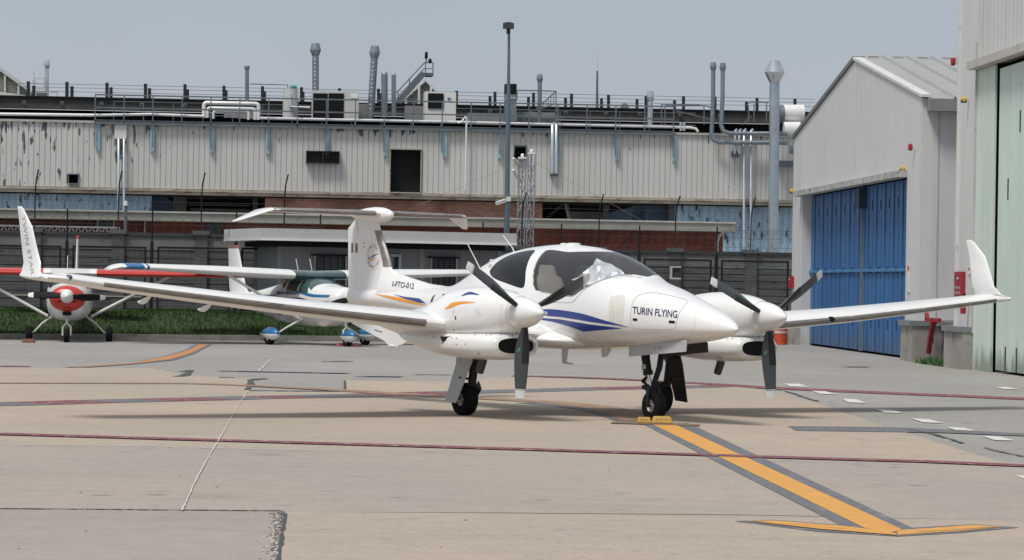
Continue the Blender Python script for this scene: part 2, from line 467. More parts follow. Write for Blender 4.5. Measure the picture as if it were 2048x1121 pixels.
def strip_mb(st, y0, y1, t, cam, kU, kL, off=.004, k=12, n=14):
    """leading-edge strip standing proud of the wing skin"""
    af = airfoil(n, t, cam); i0 = n - kU; i1 = n + kL; rings = []
    for i in range(k + 1):
        y = y0 + (y1 - y0) * i / k; s_ = lerp_st(st, y); th = s_[4] if len(s_) > 4 else 1
        r_ = []
        for j in range(i0, i1 + 1):
            a, h = af[j]; p = Vector((s_[1] - s_[3] * a, y, s_[2] + h * s_[3] * th))
            a2, h2 = af[max(j - 1, 0)]; a3, h3 = af[min(j + 1, len(af) - 1)]
            tg = Vector((-(a3 - a2), 0, (h3 - h2) * th)); nn = Vector((-tg.z, 0, tg.x)).normalized()
            c_ = Vector((s_[1] - s_[3] * .3, y, s_[2])); 
            if nn.dot(p - c_) < 0: nn = -nn
            e_ = 0 if j in (i0, i1) else 1
            r_.append(p + nn * (off if e_ else .001))
        rings.append(r_)
    return MB().loft(rings, False, False, False)
def wheel(parent, c, r, wd, name='wheel', rim=.5, axis=(0, 1, 0), matr=None):
    prof = [(r * rim, -wd * .42), (r * .86, -wd * .5), (r * .95, -wd * .42), (r, -wd * .2), (r, wd * .2), (r * .95, wd * .42), (r * .86, wd * .5), (r * rim, wd * .42)]
    ty = build(MB().lathe(prof, c, axis, 28, cap=False), name, rubber, parent, local=True, smooth=50)
    mb = MB()
    mb.lathe([(r * rim, -wd * .40), (r * rim * .85, -wd * .32), (r * rim * .55, -wd * .22), (r * .2, -wd * .24), (r * .16, -wd * .44), (.001, -wd * .45)], c, axis, 20, cap=False)
    mb.lathe([(r * rim, wd * .40), (r * rim * .85, wd * .32), (r * rim * .55, wd * .22), (r * .2, wd * .24), (r * .16, wd * .44), (.001, wd * .45)], c, axis, 20, cap=False)
    build(mb, 'rim', matr or alu, ty, local=True, smooth=40)
    return ty
def ellipsoid(c, rx, ry, rz, n=14, m=10):
    mb = MB(); rings = []
    for i in range(m + 1):
        a = -math.pi / 2 + math.pi * i / m; rr = max(math.cos(a), .01)
        rings.append([(c[0] + rx * rr * math.cos(b), c[1] + ry * rr * math.sin(b), c[2] + rz * math.sin(a)) for b in [2 * math.pi * j / n for j in range(n)]])
    return mb.loft(rings)
# ================================================================== TWIN-ENGINE AIRCRAFT
TH = 0.5815; BANK = 0.0059
ACM = Matrix.Translation((0.684, 37.386, 0)) @ Matrix.Rotation(TH - math.pi / 2, 4, 'Z') @ Matrix.Rotation(-BANK, 4, 'X')
ac = thing('twin_engine_airplane', 'white twin-engine T-tail airplane parked in front, TURIN FLYING on its nose', 'airplane', mtx=ACM)
FU = Body([  # x, ztop, zbot, w, zmid, ntop, nbot
    (3.212, 1.062, 1.050, .006, 1.056, 2, 2), (3.185, 1.098, 1.022, .045, 1.056, 2, 2), (3.10, 1.148, .988, .098, 1.062, 2.1, 2),
    (2.89, 1.236, .948, .185, 1.07, 2.2, 2.1), (2.52, 1.352, .90, .300, 1.09, 2.3, 2.2), (1.956, 1.508, .852, .430, 1.12, 2.35, 2.4),
    (1.57, 1.600, .826, .500, 1.14, 2.3, 2.5), (1.27, 1.748, .808, .540, 1.16, 2.15, 2.5), (.975, 1.860, .79, .570, 1.17, 2.1, 2.6),
    (.67, 1.922, .775, .590, 1.18, 2.1, 2.6), (.37, 1.962, .765, .602, 1.18, 2.1, 2.6), (-.09, 1.988, .758, .610, 1.18, 2.1, 2.6),
    (-.67, 1.959, .765, .600, 1.18, 2.1, 2.5), (-1.1, 1.905, .785, .572, 1.18, 2.1, 2.4), (-1.425, 1.822, .81, .535, 1.18, 2.1, 2.3),
    (-1.754, 1.705, .85, .480, 1.18, 2.1, 2.2), (-2.0, 1.615, .885, .430, 1.18, 2.1, 2.2), (-2.25, 1.53, .925, .370, 1.20, 2.1, 2.1),
    (-2.55, 1.475, .975, .310, 1.22, 2.1, 2.1), (-3.12, 1.445, 1.055, .240, 1.25, 2.1, 2.1), (-3.7, 1.43, 1.13, .190, 1.28, 2, 2),
    (-4.3, 1.425, 1.18, .145, 1.30, 2, 2), (-5.0, 1.42, 1.215, .075, 1.32, 2, 2), (-5.12, 1.40, 1.25, .03, 1.32, 2, 2)])
shell = MB(); k_ = 60
shell.loft([[FU.P(3.212 - 8.332 * i / 160, -math.pi / 2 + 2 * math.pi * j / 60) for j in range(60)] for i in range(161)])
shell.v = [ACM @ v for v in shell.v]
SB = BVHTree.FromPolygons(shell.v, shell.f)
IACM = ACM.inverted()
def uv(px, py):
    h = hit(SB, px, py, 0)
    if h is None: return None
    q = IACM @ h; return (q.x, FU.phi(q.x, q.y, q.z))
def z4(p): return (940 + p[0] / 5.389, 470 + p[1] / 5.389)
def z1(p): return (880 + p[0] / 2.669, 460 + p[1] / 2.669)
def smooth_poly(pts, k=4, closed=True):
    n = len(pts); o = []
    for i in range(n if closed else n - 1):
        p0, p1, p2, p3 = [Vector(pts[(i + d) % n] if closed else pts[min(max(i + d, 0), n - 1)]) for d in (-1, 0, 1, 2)]
        for j in range(k):
            t = j / k
            o.append(tuple(0.5 * ((2 * p1) + (p2 - p0) * t + (2 * p0 - 5 * p1 + 4 * p2 - p3) * t * t + (3 * p1 - p0 - 3 * p2 + p3) * t ** 3)))
    if not closed: o.append(tuple(pts[-1]))
    return o
rear = [uv(*z4(p)) for p in smooth_poly([(212, 400), (240, 350), (300, 290), (400, 232), (500, 197), (600, 174), (680, 164), (700, 178), (655, 235), (622, 310), (602, 400), (597, 480), (590, 540), (575, 570), (545, 575), (480, 556), (380, 520), (290, 485), (235, 450)], 3)]
rear = [p for p in rear if p]
fw = [(712, 600), (692, 560), (684, 480), (690, 400), (710, 320), (750, 245), (795, 190), (830, 167), (880, 163), (960, 172), (1060, 186), (1200, 182), (1400, 181), (1520, 184)]
fl = [(1850, 443), (1750, 428), (1600, 436), (1480, 462), (1350, 512), (1250, 562), (1180, 605), (1130, 642), (1095, 656), (1050, 655), (900, 635), (760, 608)]
A = [p for p in (uv(*z4(p)) for p in smooth_poly(fw, 4, False)) if p]
B = [p for p in (uv(*z4(p)) for p in smooth_poly(fl, 4, False)) if p]
HP = math.pi / 2
A = [p for p in A if p[1] < 1.50]; xtop, xbot = .80, 1.52
near = A
nearB = B
front = near + [(xtop, HP)] + [(x, math.pi - p) for x, p in near[::-1]] + [(x, math.pi - p) for x, p in nearB[::-1]] + [(xbot, HP)] + nearB
rear_far = [(x, math.pi - p) for x, p in rear][::-1]
fmb = FU.mesh([(1, front), (2, rear), (2, rear_far)])
fus = build(split(fmb, (0,)), 'fuselage', white, ac, local=True, smooth=50)
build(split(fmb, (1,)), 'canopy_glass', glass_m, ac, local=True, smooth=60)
for side in (-1, 1):
    g_ = split(fmb, (2,)); keep = [i for i, f in enumerate(g_.f) if sum(g_.v[a].y for a in f) * side > 0]
    g2 = MB(); mp = {}
    for i in keep:
        t = []
        for a in g_.f[i]:
            if a not in mp: mp[a] = len(g2.v); g2.v.append(g_.v[a])
            t.append(mp[a])
        g2.f.append(t); g2.m.append(0)
    build(g2, 'rear_window', glass_d, ac, local=True, smooth=60)
# inner lining, floor, panel shroud, seats
lin = FU.mesh([(1, front), (2, rear), (2, rear_far)], 50, 40, inset=.02, x0=-2.0, x1=1.9, skip=(1, 2))
build(lin, 'cabin_lining', cabin, ac, local=True, smooth=50)
mb = MB().box(-1.9, -.42, 1.0, 1.5, .42, 1.03)
mb.prism([(1.72, -.36, 1.38), (1.72, .36, 1.38), (1.1, .44, 1.42), (1.1, -.44, 1.42)], (0, 0, -.32))
build(mb, 'instrument_panel', black, ac, local=True)
def seat(x, y, zc, rake=.12, m=seatm):
    rings = []
    for t, hw, d in ((0, .19, .07), (.2, .215, .09), (.5, .22, .085), (.75, .20, .075), (.82, .13, .06), (.9, .135, .06), (1.0, .12, .045)):
        z = zc + t * .62; xx = x - t * rake * 1.6
        rings.append([(xx + d * math.copysign(abs(math.sin(a)) ** .7, math.sin(a)), y + hw * math.copysign(abs(math.cos(a)) ** .7, math.cos(a)), z) for a in [2 * math.pi * j / 20 for j in range(20)]])
    mb = MB().loft(rings); mb.box(x - .02, y - .2, zc - .08, x + .45, y + .2, zc + .06)
    return build(mb, 'seat', m, ac, local=True, smooth=50)
for y in (-.28, .28): seat(.05, y, 1.12); seat(-.95, y, 1.12)
# crumpled foil sun shield behind the windscreen
fo = [z4(p) for p in [(1060, 462), (1120, 420), (1190, 388), (1250, 330), (1300, 270), (1350, 228), (1430, 250), (1520, 290), (1620, 340), (1710, 400), (1620, 430), (1480, 455), (1400, 490), (1330, 520), (1250, 558), (1210, 575), (1165, 545), (1230, 490), (1150, 470)]]
v_, f_ = subdiv_tris(fo, 10)
rnd = random.Random(3); h_ = []
for p in v_:
    q = hit(SB, p.x, p.y, -.03 - rnd.random() * .05); h_.append(q + Vector((rnd.uniform(-.01, .01), 0, rnd.uniform(-.012, .012))) if q else Vector((0, 0, -50)))
mb = MB(); mb.add(h_, [t for t in f_ if all(h_[i].z > 0 for i in t)])
used = sorted(set(i for t in mb.f for i in t)); mp = {i: k for k, i in enumerate(used)}; mb.v = [mb.v[i] for i in used]; mb.f = [[mp[i] for i in t] for t in mb.f]
build(mb, 'foil_sunshield', foil, ac)
# ---- wing
WST = [(0, .50, .93, 1.60), (.7, .50, .93, 1.56), (1.3, .50, .965, 1.52), (2.0, .50, 1.035, 1.46), (3.9, .44, 1.19, 1.18), (5.1, .33, 1.305, 1.0), (6.05, .20, 1.40, .83), (6.32, .19, 1.43, .79), (6.5, .18, 1.452, .76, .95)]
full = [(-s_[0],) + tuple(s_[1:]) for s_ in WST[::-1]][:-1] + WST
WT, WC = .152, .020
wing = build(wing_mb(full, WT, WC, 18), 'wing', white, ac, local=True, smooth=40)
# winglets: blended tip, then a raked blade
for sd_ in (-1, 1):
    rings = []; af = airfoil(14, .11, 0)
    ws = [(6.5, .18, 1.452, .76, 0), (6.63, .17, 1.458, .74, .12), (6.74, .135, 1.468, .69, .35), (6.765, .04, 1.485, .57, .8), (6.74, -.06, 1.52, .47, 1.25), (6.70, -.15, 1.62, .42, 1.45), (6.71, -.245, 1.81, .365, 1.5), (6.715, -.335, 1.985, .315, 1.5), (6.715, -.355, 2.01, .30, 1.5), (6.715, -.565, 2.19, .15, 1.5), (6.715, -.615, 2.215, .115, 1.5), (6.715, -.66, 2.222, .06, 1.5)]
    for y, xl, z, c, b in ws:
        rings.append([(xl - c * a, sd_ * (y + (-math.sin(b) * h * c)), z + math.cos(b) * h * c) for a, h in af])
    build(MB().loft(rings), 'winglet', white, ac, local=True, smooth=50)
    y0, y1 = (2.28, 6.12) if sd_ < 0 else (2.15, 6.45)
    st2 = [(sd_ * s_[0],) + tuple(s_[1:]) for s_ in WST]
    build(strip_mb(st2, *sorted((sd_ * y0, sd_ * y1)), WT, WC, 1, 2, .005, 24, 18), 'deicing_boot', boot, ac, local=True, smooth=40)
    # control hinge fairings and static details under the wing
    for yy in (2.9, 4.5, 5.25):
        s_ = lerp_st(WST, yy); mb = MB()
        xx = s_[1] - s_[3] * .72; rr = []
        for t in range(7):
            u = t / 6; h = math.sin(math.pi * min(u * .9 + .05, 1)) ; rr.append([(xx - u * .36, sd_ * yy + .012 * h * math.cos(a), s_[2] - .01 - .035 * h + .035 * h * math.sin(a) - .085 * u) for a in [2 * math.pi * j / 10 for j in range(10)]])
        mb.loft(rr); build(mb, 'hinge_fairing', white, ac, local=True, smooth=50)
# dark landing-light gap on the left wing and nav light on the right tip
s_ = lerp_st(WST, 3.55)
build(ellipsoid((s_[1] - .035, 3.55, s_[2] + .004), .05, .075, .036), 'landing_light', black, ac, local=True, smooth=60)
build(ellipsoid((.13, -6.50, 1.462), .055, .04, .036), 'navigation_light', M('lens_dark_blue', (.01, .02, .06), .1, coat=1), ac, local=True, smooth=60)
build(ellipsoid((.13, 6.70, 1.462), .035, .035, .024), 'navigation_light', offw, ac, local=True, smooth=60)
# wing root fairing along the belly
rr = []
for x, hw, hh, zc in ((.95, .05, .02, .86), (.75, .60, .07, .87), (.5, .80, .115, .88), (0, .88, .13, .89), (-.6, .84, .115, .90), (-1.1, .62, .08, .93), (-1.6, .2, .03, .95)):
    rr.append([(x, hw * math.copysign(abs(math.cos(a)) ** .7, math.cos(a)), zc + hh * math.sin(a)) for a in [2 * math.pi * j / 32 for j in range(32)]])
build(MB().loft(rr), 'root_fairing', white, ac, local=True, smooth=50)
# ---- nacelles
def nacelle(sg):
    yc = 1.682 * sg
    up = Body([(1.475, 1.372, 1.00, .188, 1.187, 2, 2), (1.44, 1.383, .985, .205, 1.187, 2, 2.05), (1.36, 1.402, .95, .245, 1.18, 2.1, 2.2), (1.15, 1.438, .90, .315, 1.16, 2.3, 2.5), (.75, 1.468, .87, .365, 1.13, 2.4, 2.7), (.38, 1.445, .86, .372, 1.11, 2.3, 2.6), (.1, 1.365, .86, .36, 1.10, 2.2, 2.5),
               (-.25, 1.255, .86, .32, 1.06, 2.1, 2.3), (-.55, 1.20, .88, .28, 1.05, 2.1, 2.2), (-.9, 1.15, .90, .23, 1.05, 2.1, 2.2), (-1.4, 1.10, .97, .12, 1.05, 2, 2), (-1.6, 1.07, 1.03, .02, 1.05, 2, 2)], yc)
    mb = MB(); xs = [1.475 - 3.075 * (i / 60) ** 1.15 for i in range(61)]
    mb.loft([[up.P(x, 2 * math.pi * j / 48) for j in range(48)] for x in xs])
    nac = build(mb, 'nacelle', white, ac, local=True, smooth=50)
    # chin cowl with the wide air intake
    lo = Body([(1.425, .915, .725, .270, .825, 2.6, 2.6), (1.41, .935, .703, .290, .825, 2.6, 2.6), (1.30, .958, .675, .322, .825, 2.7, 2.6), (1.0, .975, .652, .362, .825, 2.8, 2.6), (.6, .98, .652, .378, .825, 2.8, 2.5), (.2, .98, .675, .370, .825, 2.8, 2.4),
               (-.2, .98, .73, .32, .84, 2.6, 2.2), (-.6, .97, .80, .23, .86, 2.4, 2.1), (-.95, .95, .87, .08, .90, 2, 2)], yc)
    mb = MB(); xs = [1.425 - 2.375 * (i / 40) ** 1.2 for i in range(41)]
    inn = [[lo.P(1.425, 2 * math.pi * j / 44, .0) * 1 + Vector((0, 0, 0)) for j in range(44)]]
    def ring(x, sc):
        c_ = Vector((x, yc, .82)); return [c_ + (Vector((x, p.y, p.z)) - c_) * sc for p in [lo.P(1.425, 2 * math.pi * j / 44) for j in range(44)]]
    rings = [ring(1.18, .72), ring(1.30, .80), ring(1.40, .86), ring(1.436, .93)] + [[lo.P(x, 2 * math.pi * j / 44) for j in range(44)] for x in xs]
    mb.loft(rings, mi=lambda i, j: 1 if i < 2 else 0)
    build(mb, 'chin_cowl', [white, void], nac, local=True, smooth=50)
    def oval(x, sy, sz, m=40): return [(x, yc + sy * math.copysign(abs(math.cos(a)) ** .75, math.cos(a)), .818 + sz * math.copysign(abs(math.sin(a)) ** .75, math.sin(a))) for a in [2 * math.pi * j / m for j in range(m)]]
    build(MB().loft([oval(1.405, .252, .083), oval(1.38, .25, .082)]), 'air_intake', void, nac, local=True)
    # small scoops, exhaust and fasteners
    mb = MB()
    oy = yc + sg * 0 
    for s2 in (-1, 1):
        y = yc + s2 * .355
        mb.prism([(.62, y, .905), (.44, y + s2 * .03, .90), (.50, y + s2 * .035, .835)], (0, -s2 * .05, 0))
    build(mb, 'cooling_outlet', void, nac, local=True)
    mb = MB().tube([(.50, yc + .17, .74), (.47, yc + .17, .62), (.41, yc + .17, .50)], [.05, .05, .046], 16, cap=False)
    mb.tube([(.47, yc + .17, .62), (.415, yc + .17, .505)], .040, 12)
    build(mb, 'exhaust_pipe', M('exhaust_metal', (.10, .085, .075), .5, .6, var=.2), nac, local=True, smooth=50)
    # spinner + blades
    prof = []
    for i in range(15):
        u = i / 14; r_ = .178 * (1 - u ** 1.75) ** .74; prof.append((r_, .44 * u))
    prof = [(.10, -.02), (.178, -.02)] + prof[:-1] + [(.012, .436), (.001, .44)]
    prop = build(MB().lathe([(.15, .0), (.186, .0), (.186, .022), (.15, .022)], (1.452, yc, 1.187), (1, 0, 0), 36), 'propeller', offw, ac, local=True, smooth=40)
    build(MB().lathe(prof, (1.482, yc, 1.187), (1, 0, 0), 40), 'spinner', white, prop, local=True, smooth=50)
    a0 = -2.4 if sg < 0 else 5.0
    for kk in range(3):
        a = R(a0 + 120 * kk); er = Vector((0, math.sin(a), -math.cos(a))); et = Vector((0, math.cos(a), math.sin(a))); ex = Vector((1, 0, 0))
        hub = Vector((1.60, yc, 1.187)); rings = []; rad = [.10, .15, .19, .25, .32, .42, .55, .68, .78, .825, .838, .846, .852, .93, .935]
        for r_ in rad:
            ch = np.interp(r_, [.10, .17, .30, .45, .6, .8, .935], [.055, .07, .135, .165, .158, .128, .102])
            tk = np.interp(r_, [.10, .2, .35, .6, .935], [.9, .55, .22, .13, .09])
            pit = R(np.interp(r_, [.1, .3, .6, .935], [60, 45, 30, 22]))
            # rotation sense: leading edge moves towards +et seen from ahead
            cdir = et * math.cos(pit) + ex * math.sin(pit); nd = ex * math.cos(pit) - et * math.sin(pit)
            c_ = hub + er * r_
            rings.append([c_ + cdir * ch * (0.35 - xx) + nd * hh * ch * 1.0 for xx, hh in airfoil(10, tk if tk < .6 else .6, .02)])
        def mi(i, j, rad=rad):
            if rad[i] >= .851: return 2
            if .837 <= rad[i] < .845: return 2
            return 0
        bl = build(MB().loft(rings, mi=mi), 'blade', [blade_m, blade_b, offw], prop, local=True, smooth=40)
        # black rubber boot over the leading half of the inner blade
        rings2 = []
        for r_ in (.15, .19, .25, .32, .42, .50, .555):
            ch = np.interp(r_, [.10, .17, .30, .45, .6, .8, .935], [.055, .07, .135, .165, .158, .128, .102]); tk = np.interp(r_, [.10, .2, .35, .6, .935], [.9, .55, .22, .13, .09])
            pit = R(np.interp(r_, [.1, .3, .6, .935], [60, 45, 30, 22])); cdir = et * math.cos(pit) + ex * math.sin(pit); nd = ex * math.cos(pit) - et * math.sin(pit)
            c_ = hub + er * r_; af = airfoil(10, min(tk, .6), .02)[5:16]
            rings2.append([c_ + cdir * (ch * (0.35 - xx) + .002) + nd * (hh * ch + (.0025 if hh > 0 else -.0025)) for xx, hh in af])
        build(MB().loft(rings2, False, False, False), 'blade_boot', blade_b, prop, local=True, smooth=40)
        # triangular green sticker
        r_ = .40; pit = R(46); cdir = et * math.cos(pit) + ex * math.sin(pit); nd = ex * math.cos(pit) - et * math.sin(pit)
        c_ = hub + er * r_ + nd * .019 - cdir * .052
        mb = MB(); mb.add([c_ + er * .028 - cdir * .024, c_ + er * .028 + cdir * .024, c_ - er * .024], [(0, 1, 2)])
        build(mb, 'sticker', green, prop, local=True)
    return nac
nacR = nacelle(-1); nacL = nacelle(1)
# ---- tail
fin = [(z, x, 0, c) for z, x, c in ((1.36, -3.75, 1.38), (1.55, -3.93, 1.20), (1.66, -4.05, 1.09), (1.80, -4.11, 1.035), (2.0, -4.24, .92), (2.20, -4.37, .80), (2.30, -4.40, .62), (2.38, -4.42, .56))]
build(wing_mb(fin, .11, 0, 14, vert=True), 'fin', white, ac, local=True, smooth=40)
build(wing_mb([(1.22, -4.72, 0, .40), (1.7, -4.74, 0, .41), (2.05, -4.78, 0, .385), (2.21, -4.80, 0, .372)], .17, 0, 12, vert=True), 'rudder', white, ac, local=True, smooth=40)
# dorsal fillet sweeping up from the boom
tops = [(-2.3, 1.50), (-2.7, 1.468), (-3.12, 1.497), (-3.6, 1.572), (-3.85, 1.618), (-4.04, 1.675), (-4.2, 1.80)]
rings = []
for x, z in tops:
    zb = 1.36; n = 8; wb = .20 if x > -3 else .13
    rings.append([(x, (1 - (i / n) ** 1.6) * wb * -1 - .006, zb + (z - zb) * i / n) for i in range(n + 1)] + [(x, (1 - (i / n) ** 1.6) * wb + .006, zb + (z - zb) * i / n) for i in range(n, -1, -1)])
build(MB().loft(rings), 'dorsal_fillet', white, ac, local=True, smooth=60)
b_ = fin[2:]
mb = MB(); rings = []
for t in range(9):
    z = 1.71 + .46 * t / 8; xl = float(np.interp(z, [1.66, 1.80, 2.0, 2.2], [-4.05, -4.11, -4.24, -4.37])); c = float(np.interp(z, [1.66, 1.8, 2.0, 2.2], [1.09, 1.035, .92, .80]))
    rings.append([(xl + .006 - c * (a if a > 0 else 0), h * c * 1.06 + math.copysign(.002, h), z) for a, h in [(x_, hh) for x_, hh in airfoil(14, .11, 0)[11:18]]])
mb.loft(rings, False, False, False); build(mb, 'deicing_boot', boot, ac, local=True, smooth=40)
TST = [(0, -4.22, 2.385, .74), (.3, -4.27, 2.388, .72), (1.0, -4.44, 2.393, .60), (1.42, -4.56, 2.396, .50), (1.45, -4.58, 2.394, .485), (1.73, -4.99, 2.25, .15), (1.745, -5.03, 2.242, .09)]
tf = [(-s_[0],) + tuple(s_[1:]) for s_ in TST[::-1]][:-1] + TST
build(wing_mb(tf, .105, 0, 14), 'tailplane', white, ac, local=True, smooth=40)
for sd_ in (-1, 1):
    st2 = [(sd_ * s_[0],) + tuple(s_[1:]) for s_ in TST]
    build(strip_mb(st2, *sorted((sd_ * .13, sd_ * 1.44)), .105, 0, 3, 3, .004, 8, 14), 'deicing_boot', boot, ac, local=True, smooth=40)
rr = []
for x, r_ in ((-4.06, .012), (-4.09, .045), (-4.16, .075), (-4.3, .10), (-4.5, .105), (-4.7, .09), (-4.95, .055), (-5.12, .015)):
    rr.append([(x, r_ * .85 * math.cos(a), 2.375 - max(0, (x + 4.55)) * .02 + r_ * .95 * math.sin(a)) for a in [2 * math.pi * j / 24 for j in range(24)]])
build(MB().loft(rr), 'tail_bullet', white, ac, local=True, smooth=60)
mb = MB(); tri = [(-2.75, 1.02), (-3.30, .85), (-3.874, .691), (-4.07, .700), (-4.16, .755), (-5.0, .965), (-5.05, 1.235), (-3.5, 1.2)]
mb.prism([(x, -.016, z) for x, z in tri], (0, .032, 0)); vf = build(mb, 'ventral_fin', white, ac, local=True)
build(ellipsoid((-3.99, 0, .70), .07, .03, .022), 'tail_bumper', offw, ac, local=True, smooth=60)
# ---- antennas, steps, belly items
mb = MB().tube([(-1.93, .0, 1.64), (-2.0, .0, 1.72), (-2.275, .0, 2.0)], [.009, .006, .004], 6); build(mb, 'antenna', offw, ac, local=True)
mb = MB().tube([(-1.20, .0, 1.87), (-1.27, .0, 1.95), (-1.48, .0, 2.10)], [.009, .006, .005], 6); build(mb, 'antenna', offw, ac, local=True)
mb = MB().tube([(-1.62, .04, 1.72), (-1.68, .04, 1.79), (-1.80, .04, 1.80), (-1.88, .04, 1.70), (-1.9, .04, 1.62)], .011, 8); build(mb, 'handle', offw, ac, local=True, smooth=60)
mb = MB(); mb.lathe([(.09, 0), (.085, .02), (.06, .028), (.001, .03)], (.03, 0, 1.975), (0, 0, 1), 20); mb.lathe([(.05, 0), (.048, .022), (.001, .03)], (-.16, 0, 1.975), (0, 0, 1), 16)
build(mb, 'roof_antenna', white, ac, local=True, smooth=50)
mb = MB().prism([(.45, -.34, .80), (.33, -.34, .80), (.34, -.34, .61), (.41, -.34, .61)], (0, .02, 0)); mb.bar((.37, -.33, .615), (.56, -.36, .605), .05, .018); build(mb, 'boarding_step', offw, ac, local=True)
mb = MB().prism([(.95, -.1, .80), (.78, -.1, .80), (.80, -.1, .69), (.88, -.1, .70)], (0, .02, 0)); build(mb, 'belly_antenna', offw, ac, local=True)
mb = MB().prism([(.70, .1, .80), (.55, .1, .80), (.56, .1, .72), (.62, .1, .72)], (0, .02, 0)); build(mb, 'belly_antenna', offw, ac, local=True)
# ---- undercarriage
def mainleg(sg):
    y = 1.44 * sg if sg < 0 else 1.37; dz = sg * 1.44 * BANK; xo = 0 if sg < 0 else -.08
    ty = wheel(ac, (xo, y, .187 + dz), .190, .16, rim=.40)
    mb = MB()
    mb.tube([(.22, y, .78), (.17, y, .50), (.14, y, .34)], [.055, .05, .048], 14)
    mb.tube([(.14, y, .36), (.10, y - sg * .11, .30), (.0, y - sg * .12, .19)], [.05, .045, .035], 12)
    mb.tube([(0, y - sg * .14, .187), (0, y + sg * .08, .187)], .022, 12)
    mb.tube([(.21, y, .72), (.24, y, .66)], [.075, .06], 12)
    mb.bar((.14, y - sg * .02, .40), (-.02, y + sg * .12, .44), .02)
    mb.tube([(.12, y - sg * .10, .38), (.07, y - sg * .16, .33), (.02, y - sg * .13, .25)], .012, 6)
    mb.tube([(.20, y + .03, .55), (.13, y + .06, .45), (.11, y + .05, .33)], .010, 6)
    mb.v = [v + Vector((xo, 0, 0)) for v in mb.v]; build(mb, 'main_gear_leg', gearp, ac, local=True, smooth=50)
    # outboard door plate: wide top, raked tail
    yo = y + sg * .16
    P_ = [(-.10, .76), (.29, .72), (.28, .60), (.145, .14), (-.085, .155), (-.03, .58)]
    yo = y + sg * .17
    mb = MB().prism([(x, y + sg * (.07 + (.74 - z) * (.25 if sg < 0 else .40)), z) for x, z in P_], (0, -sg * .014, 0)); mb.v = [v + Vector((xo, 0, 0)) for v in mb.v]
    build(mb, 'main_gear_door', doorg if sg < 0 else M('gear_door_inner_shade', (.03, .03, .032), .6), ac, local=True)  # left door: the shade on its inner face is put into the dark colour
    mb = MB().bar((.15, y, .42), (.13, yo, .43), .018); build(mb, 'door_rod', gearp, ac, local=True)
mainleg(-1); mainleg(1)
nx = 1.702
wheel(ac, (nx, 0, .170), .172, .13, rim=.42)
mb = MB()
mb.tube([(1.50, 0, .86), (1.52, 0, .70), (1.555, 0, .585), (1.575, 0, .52)], [.055, .05, .048, .05], 14)
mb.tube([(1.565, 0, .56), (1.575, 0, .515)], .058, 14)
mb.lathe([(.035, 0), (.05, .005), (.05, .03), (.035, .035)], (1.55, 0, .60), (-.2, 0, 1), 12)
for s2 in (-1, 1):
    mb.tube([(1.66, s2 * .06, .375), (1.70, s2 * .088, .30), (nx, s2 * .09, .17)], [.028, .022, .02], 10)
mb.bar((1.60, -.085, .375), (1.60, .085, .375), .05); mb.bar((1.66, -.09, .36), (1.66, .09, .36), .045)
mb.bar((1.57, 0, .50), (1.47, 0, .44), .035, .02); mb.bar((1.47, 0, .44), (1.62, 0, .37), .035, .02)
mb.tube([(nx, -.11, .17), (nx, .11, .17)], .016, 10)
build(mb, 'nose_gear_leg', gearp, ac, local=True, smooth=40)
build(MB().tube([(1.585, 0, .52), (1.645, 0, .375)], .022, 14), 'oleo_strut', chrome, ac, local=True, smooth=60)
build(MB().lathe([(.045, 0), (.045, .05)], (1.535, -.015, .625), (.2, 0, -1), 14), 'placard_band', alu, ac, local=True, smooth=40)
mb = MB().tube([(1.70, .10, .84), (1.72, .05, .60), (1.67, 0, .38)], [.035, .035, .03], 10); mb.bar((1.72, 0, .80), (1.95, .02, .84), .04)
build(mb, 'drag_strut', gearp, ac, local=True, smooth=50)
mb = MB(); mb.prism([(1.50, -.22, .845), (2.55, -.22, .93), (2.60, -.23, .915), (2.60, -.24, .80), (1.52, -.235, .718)], (0, .012, 0)); build(mb, 'nose_gear_door', doorg, ac, local=True)
mb = MB(); mb.prism([(1.50, .22, .845), (2.30, .22, .91), (2.36, .23, .90), (2.36, .24, .79), (1.52, .235, .718)], (0, .012, 0)); build(mb, 'nose_gear_door', MATS['gear_door_inner_shade'], ac, local=True)
mb = MB(); 
for x in (2.02, 2.11): mb.lathe([(.007, 0), (.007, .004)], (x, -.2365, .835), (0, -1, 0), 8)
build(mb, 'door_bolt', black, ac, local=True)
# ---- markings on the aircraft
BF = bvh_of(fus); BN = bvh_of(nacR); CH = [c for c in nacR.children if c.name.startswith('chin_cowl')]; CHL = [c for c in nacL.children if c.name.startswith('chin_cowl')]; BN2 = bvh_of(nacR, *CH); BL2 = bvh_of(nacL, *CHL)
mb = MB()
decal_poly(mb, BF, [z1(p) for p in smooth_poly([(548, 425), (640, 428), (760, 448), (880, 484), (1012, 521), (940, 509), (800, 491), (650, 466), (548, 456)], 2)], mi=0)
decal_poly(mb, BF, [z1(p) for p in [(536, 470), (640, 478), (800, 505), (978, 526), (890, 533), (765, 543), (690, 515), (600, 490), (536, 480)]], mi=0)
def z8(p): return (660 + p[0] / 4.003, 420 + p[1] / 4.003)
def z6(p): return (860 + p[0] / 6.23, 560 + p[1] / 6.23)
BT = bvh_of(fus, *[o for o in ac.children if o.name.split('.')[0] in ('fin', 'dorsal_fillet', 'rudder')])
decal_poly(mb, BT, [z8(p) for p in [(510, 678), (600, 697), (715, 710), (770, 750), (700, 742), (590, 708)]], mi=0)
decal_poly(mb, BT, [z8(p) for p in [(350, 673), (450, 686), (560, 703), (680, 735), (782, 765), (680, 757), (560, 733), (450, 705)]], mi=1)
decal_poly(mb, BN, [z6(p) for p in smooth_poly([(385, 207), (430, 175), (495, 150), (560, 165), (622, 193), (560, 188), (480, 186)], 2)], mi=0)
